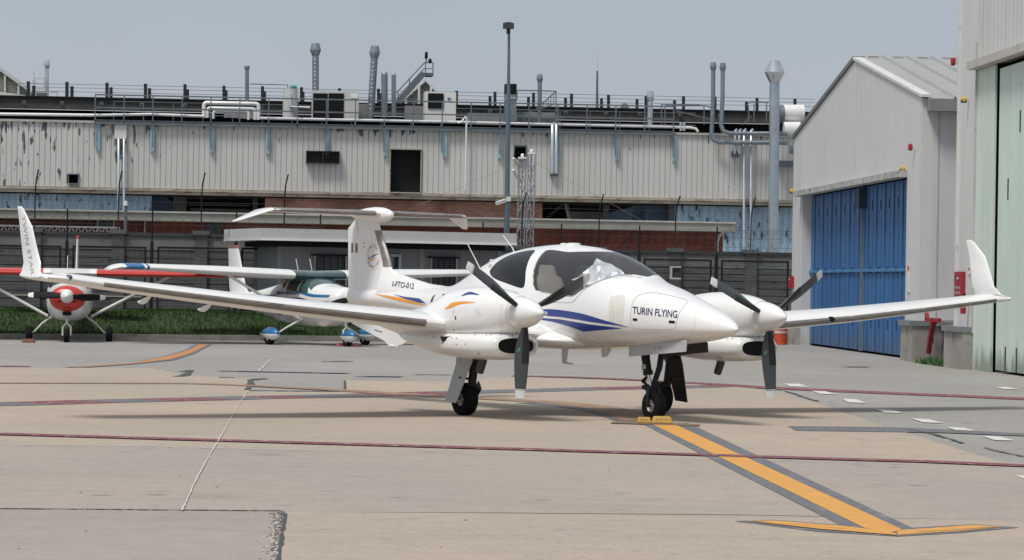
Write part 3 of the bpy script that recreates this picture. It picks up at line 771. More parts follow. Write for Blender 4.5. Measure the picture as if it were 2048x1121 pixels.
decal_poly(mb, BN, [z6(p) for p in smooth_poly([(180, 368), (230, 325), (270, 290), (350, 275), (440, 270), (572, 282), (480, 292), (380, 305), (330, 320), (260, 352)], 2)], mi=1)
build(mb, 'livery_stripe', [navy, orange], ac)
mb = MB(); decal_poly(mb, bvh_of(vf), [z8(p) for p in [(445, 942), (610, 960), (640, 965), (706, 1000), (645, 1024), (540, 985)]]); build(mb, 'livery_stripe', [navy], ac)
mb = MB(); decal_text(mb, bvh_of(vf), 'Diamond', z8((358, 966)), z8((420, 984)), (0, -3.2), .2, .02); build(mb, 'lettering', txt_k, ac)
mb = MB(); decal_poly(mb, BF, [z1(p) for p in smooth_poly([(905, 385), (925, 355), (985, 352), (985, 400), (975, 480), (965, 518), (935, 508), (905, 498)], 2)], .0025); build(mb, 'repaint_patch', beige_p, ac)
mb = MB()
hatch = smooth_poly([(1018, 480), (1022, 420), (1040, 370), (1080, 342), (1150, 337), (1230, 352), (1305, 372), (1324, 384), (1300, 410), (1275, 450), (1260, 505), (1237, 531), (1060, 530), (1028, 515)], 2)
decal_line(mb, BF, [z1(p) for p in hatch + hatch[:1]], .7)
sm_ = smooth_poly([(820, 722), (900, 727), (1080, 730), (1130, 702), (1200, 625), (1300, 548), (1450, 482), (1600, 458), (1750, 452), (1850, 462)], 3, False)
decal_line(mb, BF, [z4(p) for p in sm_], .9)
decal_line(mb, BN, [z6(p) for p in [(1040, 712), (900, 706), (700, 703), (560, 696), (420, 688), (300, 676)]], .5)
for dx in (0, 26, 50): decal_line(mb, BN, [z6(p) for p in [(548 + dx, 350), (565 + dx, 400), (590 + dx, 450)]], .6)
decal_line(mb, BT, [z8(p) for p in [(210, 85), (222, 130), (226, 190)]], .7)
build(mb, 'panel_seam', seam, ac)
mb = MB()
oc = [z4(p) for p in smooth_poly([(715, 600), (694, 560), (686, 480), (692, 400), (712, 320), (752, 246), (797, 191)], 4, False)]
decal_line(mb, BF, [(x - 1.0, y) for x, y in oc], 1.1); decal_line(mb, BF, [(x, y + 1.0) for x, y in [z4(p) for p in smooth_poly(fl[1:], 3, False)]], 1.0)
build(mb, 'canopy_seal', M('canopy_seal_grey', (.16, .16, .165), .6), ac)
mb = MB()
decal_line(mb, BF, [z1(p) for p in smooth_poly([(1340, 378), (1356, 430), (1362, 490), (1352, 545), (1335, 572)], 3, False)], .45)
decal_line(mb, BF, [z1(p) for p in smooth_poly([(870, 262), (905, 330), (925, 420), (925, 520), (905, 600)], 3, False)], .45)
decal_line(mb, BF, [z1(p) for p in [(560, 560), (700, 590), (860, 604), (1000, 596)]], .45)
decal_line(mb, BN, [z6(p) for p in smooth_poly([(905, 300), (880, 420), (880, 560), (900, 700)], 3, False)], .4)
decal_line(mb, BN, [z6(p) for p in smooth_poly([(300, 340), (285, 480), (300, 676)], 3, False)], .4)
build(mb, 'panel_seam', M('faint_seam_grey', (.52, .52, .52), .6), ac)
mb = MB()
for p in [(565, 685), (758, 687), (1028, 697), (1085, 655), (385, 668), (300, 625), (333, 728), (293, 400), (440, 800), (200, 750), (1070, 157), (340, 225), (600, 915), (620, 920), (330, 805), (270, 720), (150, 790), (90, 725), (45, 715), (700, 690), (880, 692)]:
    x, y = z6(p); r_ = 1.0 if p[1] > 600 else .7
    decal_poly(mb, BN2, [(x + r_ * math.cos(a), y + r_ * math.sin(a)) for a in [2 * math.pi * j / 7 for j in range(7)]], .004)
    if p[0] > 380: decal_poly(mb, BL2, [(x + 483 + r_ * math.cos(a), y + 8 + r_ * math.sin(a)) for a in [2 * math.pi * j / 7 for j in range(7)]], .004)
x, y = z6((320, 475)); decal_poly(mb, BN, [(x + 1.3 * math.cos(a), y + 4 * math.sin(a)) for a in [2 * math.pi * j / 10 for j in range(10)]], .004)
for p, q in (((1030, 472), (1054, 487)), ((1222, 484), (1254, 500))):
    a, b = z1(p), z1(q); decal_poly(mb, BF, [(a[0], a[1]), (b[0], a[1] + .8), (b[0], b[1]), (a[0], b[1] - .8)], .004)
for x, y in ((727.5, 486), (728.5, 494)): decal_poly(mb, BT, [(x - 1, y), (x + 1, y - 1.5), (x + 1.6, y), (x, y + 1.6)], .004)
build(mb, 'fastener', seam if False else black, ac)
mb = MB(); decal_text(mb, BF, 'TURIN FLYING', (1264.8, 627.6), (1354.5, 636.2), (1.0, -14.2), 0, .012); build(mb, 'lettering', txt_n, ac)
mb = MB(); decal_text(mb, BT, 'I-FTO-012', (784.2, 573.6), (827.5, 578.8), (1.2, -11.2), .15, .012)
build(mb, 'registration', txt_k, ac); mb = MB(); decal_text(mb, BT, 'TE', (884, 600.5), (906, 604), (1.5, -12), .1, .03)
build(mb, 'registration', txt_k, ac); mb = MB(); decal_poly(mb, BT, [z8(p) for p in smooth_poly([(846, 678), (820, 700), (806, 735), (806, 765), (818, 762), (822, 730), (832, 702)], 2)])
decal_poly(mb, BT, [z8(p) for p in [(822, 732), (850, 736), (848, 746), (822, 744)]])
build(mb, 'registration', txt_k, ac)
mb = MB(); decal_text(mb, BF, 'm', (1087, 629.6), (1095, 630.3), (0, -6.5), 0, .01); build(mb, 'lettering', white, ac)
# tail emblem and flag
mb = MB(); cx, cy = 746.8, 513.3
decal_poly(mb, BT, [(cx + 14.5 * math.cos(a), cy + 28 * math.sin(a)) for a in [2 * math.pi * j / 24 for j in range(24)]], .0025, mi=3)
for word, a0, a1 in (('TURIN FLYING', 205, 335), ('AVIAZIONE TORINO', 160, 20)):
    for i, ch in enumerate(word):
        if ch == ' ': continue
        a = R(a0 + (a1 - a0) * i / (len(word) - 1)); x, y = cx + 11.3 * math.cos(a), cy + 21 * math.sin(a)
        decal_text(mb, BT, ch, (x - .8, y + 1.3), (x + .8, y + 1.5), (0, -2.7), 0, .01, .004, mi=0)
decal_poly(mb, BT, [(735.5, 509), (739, 517), (748, 510), (760.5, 507), (752, 511), (742, 517.5), (737.5, 520)], .004, mi=1)
decal_poly(mb, BT, [(737, 526), (742, 519.5), (751, 515), (744, 520.5)], .004, mi=2)
decal_poly(mb, BT, [(742, 523), (747, 517.5), (752.5, 515.2), (747, 521)], .004, mi=2)
build(mb, 'tail_emblem', [txt_n, navy, orange, offw], ac)
mb = MB()
for i, (a, b) in enumerate(((702.8, 706.9), (706.9, 710.9), (710.9, 715.0))):
    decal_poly(mb, BT, [(a, 487), (b, 487), (b, 505.6), (a, 505.6)], .003, mi=i)
build(mb, 'italian_flag', [M('flag_green', (.02, .22, .09), .5), white, M('flag_red', (.40, .03, .04), .5)], ac)
wl = [o for o in ac.children if o.name.split('.')[0] == 'winglet']
mb = MB(); BWL = bvh_of(*wl)
decal_text(mb, BWL, 'TWIN STAR', (43, 432), (62.5, 551), (6.6, -1.2), 0, -.004, .003)
build(mb, 'lettering', txt_g, ac)
# ================================================================== SETTING
def Mg(name, c1, c2, sc, rough=.85, spot=None):
    """paving: broad tone drift + fine aggregate + stains"""
    m = bpy.data.materials.new(name); m.use_nodes = True; n = m.node_tree.nodes; l = m.node_tree.links; b = n["Principled BSDF"]
    tc = n.new("ShaderNodeTexCoord")
    def noise(scale, det=5, ro=.6, st=(1, 1, 1)):
        mp = n.new("ShaderNodeMapping"); mp.inputs["Scale"].default_value = st; l.new(tc.outputs["Object"], mp.inputs[0])
        z = n.new("ShaderNodeTexNoise"); z.inputs["Scale"].default_value = scale; z.inputs["Detail"].default_value = det; z.inputs["Roughness"].default_value = ro; l.new(mp.outputs[0], z.inputs[0]); return z
    def mr(src, a, b_, c_, d_):
        r_ = n.new("ShaderNodeMapRange"); [setattr(r_.inputs[i + 1], 'default_value', v) for i, v in enumerate((a, b_, c_, d_))]; l.new(src, r_.inputs[0]); return r_.outputs[0]
    def mix(f, a, b_, bt='MIX'):
        x = n.new("ShaderNodeMix"); x.data_type = 'RGBA'; x.blend_type = bt
        for i, s_ in ((0, f), (6, a), (7, b_)):
            if isinstance(s_, (int, float)): x.inputs[i].default_value = s_
            elif isinstance(s_, tuple): x.inputs[i].default_value = (*s_, 1)
            else: l.new(s_, x.inputs[i])
        return x.outputs[2]
    big = noise(.22, 4, .55, (1, .55, 1)); c = mix(mr(big.outputs[0], .38, .62, 0, 1), c1, c2)
    st = noise(.7, 7, .7, (.5, 1.6, 1)); c = mix(mr(st.outputs[0], .50, .72, 0, .35), c, tuple(v * .72 for v in c1))
    fine = noise(sc, 6, .75); c = mix(1, c, mix(mr(fine.outputs[0], .3, .7, 0, 1), (.80, .80, .80), (1.18, 1.18, 1.18)), 'MULTIPLY')
    blot = noise(4.5, 5, .65); c = mix(1, c, mix(mr(blot.outputs[0], .3, .7, 0, 1), (.93, .93, .93), (1.06, 1.06, 1.06)), 'MULTIPLY')
    oil = noise(1.1, 3, .5); oil2 = noise(6.0, 5, .7)
    ko = n.new("ShaderNodeMath"); ko.operation = 'MULTIPLY'; l.new(mr(oil.outputs[0], .63, .74, 0, 1), ko.inputs[0]); l.new(mr(oil2.outputs[0], .4, .62, 0, .55), ko.inputs[1]); c = mix(ko.outputs[0], c, tuple(v * .45 for v in c1))
    ty_ = noise(1.0, 4, .6, (.10, 2.2, 1)); c = mix(mr(ty_.outputs[0], .58, .72, 0, .22), c, tuple(v * .55 for v in c1))
    if spot:
        v = n.new("ShaderNodeTexVoronoi"); v.inputs["Scale"].default_value = spot[1]; l.new(tc.outputs["Object"], v.inputs[0])
        pz = noise(spot[1] * .35, 3); k_ = n.new("ShaderNodeMath"); k_.operation = 'MULTIPLY'
        l.new(mr(v.outputs["Distance"], .10, .22, 1, 0), k_.inputs[0]); l.new(mr(pz.outputs[0], .5, .6, 0, 1), k_.inputs[1])
        c = mix(k_.outputs[0], c, spot[0])
    l.new(c, b.inputs["Base Color"]); b.inputs["Roughness"].default_value = rough; b.inputs["Specular IOR Level"].default_value = .3
    bn = n.new("ShaderNodeBump"); bn.inputs["Strength"].default_value = .35; bn.inputs["Distance"].default_value = .008; l.new(fine.outputs[0], bn.inputs["Height"]); l.new(bn.outputs[0], b.inputs["Normal"])
    return m
g_old = Mg("old_grey_apron", (.275, .263, .245), (.312, .30, .285), 22, spot=((.16, .15, .14), 3.0))
g_mid = Mg("beige_concrete", (.405, .338, .272), (.362, .31, .26), 26, spot=((.30, .26, .22), 1.7))
g_near = Mg("greyish_concrete", (.335, .298, .265), (.37, .32, .275), 28, spot=((.22, .20, .18), 2.0))
g_beige = Mg("near_beige_concrete", (.40, .338, .275), (.36, .312, .262), 30, spot=((.22, .195, .17), 7))
g_rough = Mg("exposed_aggregate", (.345, .308, .272), (.295, .268, .242), 60, spot=((.60, .54, .45), 22))
def gpoly(pts, z): return [G(x, y, z) for x, y in pts]
def jag(pts, amp, seed=1, step=14):
    """ragged edge in ground metres"""
    rn = random.Random(seed); o = []
    for a, b in zip(pts[:-1], pts[1:]):
        L_ = math.hypot(b[0] - a[0], b[1] - a[1]); k = max(1, int(L_ / step))
        for j in range(k):
            t = j / k; o.append((a[0] + (b[0] - a[0]) * t + rn.uniform(-1, 1) * amp * 3, a[1] + (b[1] - a[1]) * t + rn.uniform(-1, 1) * amp))
    o.append(pts[-1]); return o
mb = MB(); mb.sheet([(-900, -60, 0), (900, -60, 0), (900, 2600, 0), (-900, 2600, 0)]); struct(mb, 'ground', g_old)
mb = MB(); up_ = jag([(-900, 736), (0, 735), (300, 737), (372, 751), (500, 758)], .5, 2) + [(502, 781), (690, 783), (690, 761)] + jag([(900, 763), (1024, 753), (1250, 762), (1480, 770), (1570, 790), (1650, 812), (1760, 850), (1900, 893), (2048, 938), (2300, 1010)], 1.0, 5)
lowr = [(2300, 1040), (2048, 1042), (1500, 1030), (1024, 1026), (570, 1024), (560, 1021), (0, 1017), (-900, 1010)]
mb.sheet(gpoly(up_ + [(2300, 931 + 20), (2048, 925), (1500, 921), (1024, 905), (425, 893), (0, 888), (-900, 872)], .004)); struct(mb, 'concrete_apron', g_mid)
mb = MB(); mb.sheet(gpoly([(-900, 872), (0, 888), (425, 893), (1024, 905), (1500, 921), (2048, 925), (2300, 951)] + lowr, .0045)); struct(mb, 'concrete_apron', g_near)
p1 = [G(562, 1023, .005)]
def gext(px, py, Y2):
    a = G(px, py, .005); return a
def near_sheet(pxs, zz, far_y=6.0):
    top = [G(x, y, zz) for x, y in pxs]
    return top
tl = near_sheet([(565, 1024), (1024, 1027), (1500, 1031), (2048, 1042), (2500, 1055)], .0055)
dirj = (G(548, 1121, .0055) - G(565, 1024, .0055)).normalized()
bot_l = tl[0] + dirj * 40
mb = MB(); mb.sheet(tl + [tl[-1] + dirj * 40, bot_l]); struct(mb, 'concrete_apron', g_beige)
tl2 = [G(-900, 1010, .0055), G(0, 1017, .0055), G(560, 1021.5, .0055)]
mb = MB(); mb.sheet([tl2[0], tl2[1], tl2[2], tl2[2] + dirj * 40 + Vector((-.02, 0, 0)), tl2[0] + dirj * 40]); struct(mb, 'rough_apron', g_rough)
# loose crumbs and broken joint
dark_j = M("joint_tar", (.06, .06, .062), .8, var=.3, scale=20)
mb = MB(); rn = random.Random(5)
def strip(mb, pts, wd, z, mi=0, jit=0.0):
    """ground strip along px polyline, width in metres"""
    g = [G(x, y, z) for x, y in pts]
    for i in range(len(g) - 1):
        d = (g[i + 1] - g[i]); n = Vector((-d.y, d.x, 0)).normalized()
        w0 = wd * (1 + rn.uniform(-jit, jit)) / 2; w1 = w0
        mb.add([g[i] - n * w0, g[i + 1] - n * w1, g[i + 1] + n * w1, g[i] + n * w0], [(0, 1, 2, 3)], mi)
def ribbon(mb, pts, wd, z, mi=0, jit=0.0):
    g = [G(x, y, z) for x, y in pts]; L_, R_ = [], []
    for i, p in enumerate(g):
        d = (g[min(i + 1, len(g) - 1)] - g[max(i - 1, 0)]); n = Vector((-d.y, d.x, 0)).normalized(); w_ = (wd[i] if isinstance(wd, list) else wd) * (1 + rn.uniform(-jit, jit)) / 2
        L_.append(p - n * w_); R_.append(p + n * w_)
    for i in range(len(g) - 1):
        m_ = mi(i) if callable(mi) else mi
        mb.add([L_[i], L_[i + 1], R_[i + 1], R_[i]], [(0, 1, 2, 3)], m_)
def dens(pts, step=12, amp=0.0, seed=0):
    r2 = random.Random(seed); o = []
    for a, b in zip(pts[:-1], pts[1:]):
        k = max(1, int(math.hypot(b[0] - a[0], b[1] - a[1]) / step))
        for j in range(k): o.append((a[0] + (b[0] - a[0]) * j / k + r2.uniform(-1, 1) * amp, a[1] + (b[1] - a[1]) * j / k + r2.uniform(-1, 1) * amp * .6))
    return o + [pts[-1]]
ribbon(mb, dens([(570, 1027), (566, 1045), (562, 1075), (556, 1121), (550, 1160)], 6, .8, 3), .028, .0095, jit=.6)
ribbon(mb, dens([(-100, 1016), (0, 1017), (560, 1021.5)], 10, .3, 4), .05, .0095, jit=.5)
ribbon(mb, dens([(500, 781.5), (690, 783)], 8, .3, 4), .20, .0095, jit=.4); ribbon(mb, dens([(690, 783), (690, 761)], 4, .2), .03, .0095, jit=.4)
ribbon(mb, dens([(495, 779), (502, 770), (500, 760), (530, 757)], 5, 1.2, 8), .10, .0095, jit=.6)
mb.sheet(gpoly([(552, 1025), (570, 1024), (568, 1031), (560, 1029)], .0097)); 
for pts, w_ in (([(360, 743), (384, 741), (376, 746), (370, 751), (355, 753)], .12), ([(440, 742), (695, 747)], .3), ([(645, 723), (706, 723)], .20), ([(725, 753), (803, 754)], .35), ([(828, 749), (905, 750)], .16), ([(437, 755), (470, 755.5)], .2), ([(1691, 734), (1738, 734)], .5)):
    ribbon(mb, dens(pts, 8, .3, int(pts[0][0])), w_, .0092, jit=.5)
ribbon(mb, dens([(1552, 778), (1580, 785), (1605, 793), (1625, 800), (1640, 803)], 5, .8, 9), .05, .0095, jit=.7)
ribbon(mb, dens([(1800, 857), (1830, 861), (1870, 869), (1900, 878), (1925, 886)], 5, .8, 19), .04, .0095, jit=.7)
ribbon(mb, dens([(1968, 895), (1995, 902), (2030, 909), (2060, 915)], 5, .8, 29), .03, .0095, jit=.7)
struct(mb, 'tar_joints', dark_j)
mb = MB(); rn2 = random.Random(12)
for i in range(420):
    t = rn2.random(); y = 1027 + 94 * t; side = -abs(rn2.gauss(0, 12)); x = 568 - 14 * t + side
    p = G(x, y, .0058); s_ = rn2.uniform(.004, .016); a = rn2.random() * 6
    ring = [p + Vector((math.cos(a + j * 1.26) * s_ * rn2.uniform(.6, 1.2), math.sin(a + j * 1.26) * s_ * rn2.uniform(.6, 1.2), 0)) for j in range(5)]
    mb.add(ring + [p + Vector((0, 0, s_ * .6))], [(j, (j + 1) % 5, 5) for j in range(5)], i % 2)
for i in range(60):
    x = rn2.uniform(20, 2020); y = rn2.uniform(870, 1110); p = G(x, y, .006); s_ = rn2.uniform(.003, .012)
    mb.add([p + Vector((math.cos(j * 1.26) * s_, math.sin(j * 1.26) * s_, 0)) for j in range(5)] + [p + Vector((0, 0, s_ * .6))], [(j, (j + 1) % 5, 5) for j in range(5)], i % 2)
tag(build(mb, 'concrete_crumbs', [M('crumb_dark', (.12, .11, .10), .9), M('crumb_light', (.42, .38, .33), .9)], keep=True), kind='stuff')
# painted lines
m_mar = M("maroon_line_paint", (.17, .042, .058), .7, var=.14, scale=9, dirt=((.36, .30, .25), .55, 9.0, .06))
m_gry = M("grey_line_paint", (.125, .13, .145), .75, var=.14, scale=9, dirt=((.30, .27, .23), .57, 9.0, .06))
m_org = M("orange_line_paint", (.62, .30, .055), .65, var=.12, scale=6, dirt=((.42, .31, .19), .57, 11.0, .08))
m_orf = M("faded_orange_paint", (.27, .17, .105), .75, var=.2, scale=5, dirt=((.44, .37, .30), .56, 5.0))
m_wht = M("white_line_paint", (.60, .59, .565), .7, var=.1, scale=9, dirt=((.42, .38, .33), .57, 12.0))
Z1, Z2, Z3, Z4 = .0085, .0110, .0135, .0135
mb = MB(); ribbon(mb, dens([(-300, 861), (0, 867.5), (425, 880), (1024, 897.5), (1399, 909), (1494, 912.5), (1844, 922.5), (2048, 931), (2300, 941)], 60, .0), .36, Z4); struct(mb, 'taxi_line', m_mar)
segs = [(-200, 812, 1), (0, 808.5, 1), (60, 807, 0), (190, 803, 1), (300, 800.5, 0), (430, 797.5, 1), (520, 795, 0), (600, 793.5, 1), (730, 790.5, 0), (900, 785.5, 1), (1200, 777.5, 0), (1270, 776, 0), (1340, 774.5, 1), (1400, 773, 0), (1474, 771.5, 0), (1544, 776, 0), (1774, 786, 0), (2048, 797.5, 0), (2300, 808, 0)]
mb = MB(); ribbon(mb, [(a, b) for a, b, _ in segs], .85, Z1, mi=lambda i: segs[i][2]); struct(mb, 'taxi_line', [m_mar, m_gry])
mb = MB(); ribbon(mb, dens([(1024, 752), (1130, 754), (1224, 757.5), (1350, 764), (1474, 771)], 30), .5, Z2); ribbon(mb, dens([(0, 732.5), (60, 733)], 30), .5, Z1); struct(mb, 'taxi_line', m_mar)
mb = MB(); ribbon(mb, smooth_poly([(-200, 765), (0, 766), (250, 766.5), (400, 767.5), (560, 774), (690, 781), (800, 788), (1024, 800), (1150, 809), (1230, 821), (1290, 842)], 4, False), [.42] * 16 + [.5] * 25, Z2); struct(mb, 'taxi_line', m_orf)
mb = MB(); ribbon(mb, smooth_poly([(1060, 806), (1150, 814), (1220, 826), (1285, 848)], 4, False), .45, Z1); struct(mb, 'taxi_line', m_gry)
mb = MB(); mb.sheet(gpoly([(425, 689), (390, 707), (350, 720), (275, 728), (175, 735), (120, 735), (260, 727), (330, 712), (370, 700), (390, 689)], Z1)); struct(mb, 'taxi_line', m_gry)
mb = MB(); mb.sheet(gpoly([(416, 689.5), (381, 707), (342, 718.5), (265, 727.8), (175, 733.5), (135, 734.3), (265, 726.4), (337, 712), (379, 700), (398, 689.5)], Z2)); struct(mb, 'taxi_line', M('dull_orange_paint', (.45, .20, .07), .75, var=.15, scale=4))
mb = MB()
mb.sheet(gpoly([(1281, 846), (1376, 846), (1824, 1055.5), (1949, 1048.5), (2039, 1055), (1920, 1066), (1796, 1073), (1640, 1064), (1469, 1042.5), (1544, 1039.5), (1680, 1050)], Z1)); struct(mb, 'taxi_line', m_gry)
mb = MB()
mb.sheet(gpoly([(1299, 846), (1343, 846), (1804, 1059), (1780, 1066), (1729, 1056)], Z2))
mb.sheet(gpoly([(1794, 1061), (1949, 1050.2), (2006, 1053.8), (1920, 1062), (1795, 1070)], Z2)); 
mb.sheet(gpoly([(1497, 1042), (1550, 1041.4), (1690, 1052.5), (1733, 1057.5), (1792, 1066.5), (1792, 1070), (1640, 1058)], Z3)); struct(mb, 'taxi_line', m_org)
mb = MB(); ribbon(mb, [(1505, 1042.5), (1640, 1054), (1770, 1064.5)], .016, Z4); ribbon(mb, [(1835, 1064), (1920, 1058.5), (1990, 1054)], .014, Z4); struct(mb, 'taxi_line', m_gry)
mb = MB(); mb.sheet(gpoly([(1222, 844), (1400, 848.5), (1400, 852), (1222, 846.5)], Z4)); struct(mb, 'stop_line', M('brown_line_paint', (.20, .13, .09), .8, var=.15))
mb = MB(); mb.sheet(gpoly([(1575, 852.5), (1800, 855.5), (1960, 863), (2048, 867.5), (2200, 875), (2200, 880), (2048, 872), (1880, 865.5), (1592, 861.5)], Z1)); struct(mb, 'taxi_line', m_gry)
mb = MB(); ribbon(mb, [(1590, 853), (1800, 855), (1960, 862.5), (2048, 867), (2200, 875)], .05, Z2); struct(mb, 'taxi_line', m_orf)
for q in ([(1090, 215), (1150, 216), (1185, 228), (1112, 226)], [(1196, 243), (1255, 246), (1300, 258), (1235, 256)], [(1320, 275), (1378, 278), (1420, 293), (1345, 290)], [(1448, 316), (1515, 319), (1566, 333), (1490, 331)], [(1593, 353), (1670, 358), (1725, 373), (1645, 370)], [(1733, 388), (1810, 392), (1862, 406), (1785, 404)], [(1878, 424), (1955, 428), (2012, 443), (1930, 441)], [(1930, 228), (1985, 229), (2030, 238), (1965, 236)], [(2008, 582), (2080, 584), (2120, 600), (2060, 598)]):
    mb = MB(); mb.sheet(gpoly([(1024 + x / 2, 660 + y / 2) for x, y in q], Z1)); struct(mb, 'painted_dash', m_wht)
mb = MB(); ribbon(mb, dens([(364, 1020), (386, 972), (410, 925), (437, 880), (462, 837), (482, 802), (495, 783)], 5, .7, 2), .0085, Z4 + .002, jit=.6); ribbon(mb, dens([(517, 742), (530, 730), (542, 719)], 4, .6, 2), .02, Z2, jit=.5); ribbon(mb, dens([(0, 889), (250, 891.5), (500, 897.5), (620, 900)], 9, .35, 4), .035, Z2, jit=.8); struct(mb, 'sealed_crack', m_wht)
# ------------------------------------------------------------------ kerb, grass
KD = Vector((.874, .486, 0)); 
def kl(px, z=0.0):
    """point of the kerb line seen at pixel column px (y from line)"""
    y = 679.3 + (684.5 - 679.3) * px / 772; return G(px, y, z)
k0, k1 = kl(-500), kl(1290)
KP = Pl(k0, k1)
conc = M("kerb_concrete", (.27, .26, .24), .9, var=.22, scale=1.5, bump=.3, dirt=((.12, .115, .10), .55, 2.5))
mb = MB(); L_ = (k1 - k0).length
mb.abox(KP, 0, 0, L_, .14, -.22, 0); mb.abox(KP, 0, 0, L_, .008, .0, .45, 0)
struct(mb, 'kerb', conc)
grassg = M("grass_bank_soil", (.03, .05, .014), .95, var=.3, scale=3, bump=.5, bscale=20)
mb = MB(); nx_, ny_ = 60, 8; vs = []
def bank(a, o):
    t = min(max((o - .22) / 3.6, 0), 1); return .12 + .52 * (t * t * (3 - 2 * t)) + .03 * math.sin(a * 1.7) * t
for i in range(nx_ + 1):
    for j in range(ny_ + 1):
        a = L_ * i / nx_; o = .22 + (40 if j == ny_ else 5.0 * j / (ny_ - 1)); p = KP.w(a, bank(a, o), -o); vs.append(p)
mb.add(vs, [(i * (ny_ + 1) + j, (i + 1) * (ny_ + 1) + j, (i + 1) * (ny_ + 1) + j + 1, i * (ny_ + 1) + j + 1) for i in range(nx_) for j in range(ny_)])
struct(mb, 'grass_bank', grassg, smooth=60)
gm = M("grass_blade_green", (.024, .056, .010), .8, var=.35, scale=.9, spec=.2, dirt=((.065, .08, .02), .56, 1.4))
mb = MB(); rg = random.Random(4); acut = KP.az(1050, 680)[0]
for i in range(26000):
    a = rg.uniform(L_ * .12, acut); o = .22 + 4.4 * rg.random() ** 1.25; p = KP.w(a, bank(a, o) - .01, -o); h = rg.uniform(.04, .13) * (1.3 if o < .5 else 1)
    an = rg.random() * 3.14; dx = Vector((math.cos(an), math.sin(an), 0)) * rg.uniform(.006, .014); ln = Vector((rg.uniform(-.04, .04), rg.uniform(-.04, .04), h))
    mb.add([p - dx, p + dx, p + ln], [(0, 1, 2)])
tag(build(mb, 'grass', gm, recalc=False, keep=True), 'green grass strip growing between the kerb and the wire fence', 'grass', kind='stuff')
# ------------------------------------------------------------------ fence + precast wall
FP = Pl((at(0, 490, 82.8).x, 82.8), (at(1000, 500, 84.2).x, 84.2)); FPR = Pl((at(1000, 500, 92).x, 92), (at(1600, 500, 93.5).x, 93.5))
fm = M("fence_steel_dark", (.016, .018, .020), .7, 0, var=.15, spec=.2); 
wallm = M("precast_wall_grey", (.125, .127, .130), .9, var=.22, spec=.2, scale=1.2, stretch=(1, 1, 3), bump=.2, dirt=((.055, .055, .055), .56, 1.8))
wallt = M("precast_top_grey", (.165, .165, .160), .9, var=.2, scale=1.5, dirt=((.11, .11, .10), .55, 2.5))
def mesh_fence(pl, posts, ytop, ybot, label):
    t = thing('wire_fence', label, 'fence', pl.at(posts[len(posts) // 2], ybot(posts[0])), group='wire mesh fences along the grass')
    for i, px in enumerate(posts):
        a, zt = pl.az(px, ytop(px)); zb = .0
        mb = MB(); mb.abox(pl, a - .045, zb, a + .045, zt + .12, -.05, .04)
        q = pl.w(a, zt + .12, 0); mb.tube([q, pl.w(a, zt + .75, 0), pl.w(a, zt + .95, .03)], .022, 6)
        build(mb, 'post', fm, t)
    for i in range(len(posts) - 1):
        a0, z0 = pl.az(posts[i], ytop(posts[i])); a1, z1 = pl.az(posts[i + 1], ytop(posts[i + 1])); a0 += .14; a1 -= .14; zt = (z0 + z1) / 2; zb = .08
        mb = MB(); fw_ = .055
        mb.abox(pl, a0, zb, a0 + fw_, zt, -.02, .03); mb.abox(pl, a1 - fw_, zb, a1, zt, -.02, .03); mb.abox(pl, a0 + fw_, zt - fw_, a1 - fw_, zt, -.02, .03); mb.abox(pl, a0 + fw_, zb, a1 - fw_, zb + .05, -.02, .03)
        n = int((a1 - a0 - .1) / .058)
        for k in range(1, n): 
            a = a0 + .05 + (a1 - a0 - .1) * k / n; mb.abox(pl, a - .0032, zb + .05, a + .0032, zt - fw_, -.002, .004)
        n = int((zt - zb) / .085)
        for k in range(1, n):
            z = zb + (zt - zb) * k / n; mb.abox(pl, a0 + fw_, z - .0032, a1 - fw_, z + .0032, .006, .012)
        build(mb, 'mesh_panel', fm, t)
    a0 = pl.az(posts[0], ytop(posts[0]))[0]; a1 = pl.az(posts[-1], ytop(posts[-1]))[0]; z = pl.az(posts[0], ytop(posts[0]))[1]
    mb = MB()
    for dz in (.35, .60, .85): mb.abox(pl, a0, z + dz, a1, z + dz + .008, .0, .008)
    # coils of razor wire, seen as slanting loops
    rz = random.Random(9); a = a0
    while a < a1:
        pts = []
        for k in range(8):
            u = k / 7 * 2 * math.pi; pts.append(pl.w(a + .22 * math.cos(u) + k * .03, z + .52 + .30 * math.sin(u), .06 * math.sin(u)))
        for p, q in zip(pts[:-1], pts[1:]): mb.bar(p, q, .0055)
        a += .24
    build(mb, 'barbed_wire', M('barbed_wire_rust', (.10, .10, .10), .6, .4), t)
    return t
ytL = lambda x: 490 + x * .0118; ytR = lambda x: 517 + (x - 1280) * .0195
mesh_fence(FP, [-190, -30, 134, 304, 472, 640], ytL, lambda x: 640, 'dark wire mesh fence behind the red high-wing airplane, left of the grey site cabin')
mesh_fence(FPR, [965, 1122, 1278, 1433, 1587], ytR, lambda x: 650, 'dark wire mesh fence between the grey site cabin and the hangar with the blue doors')
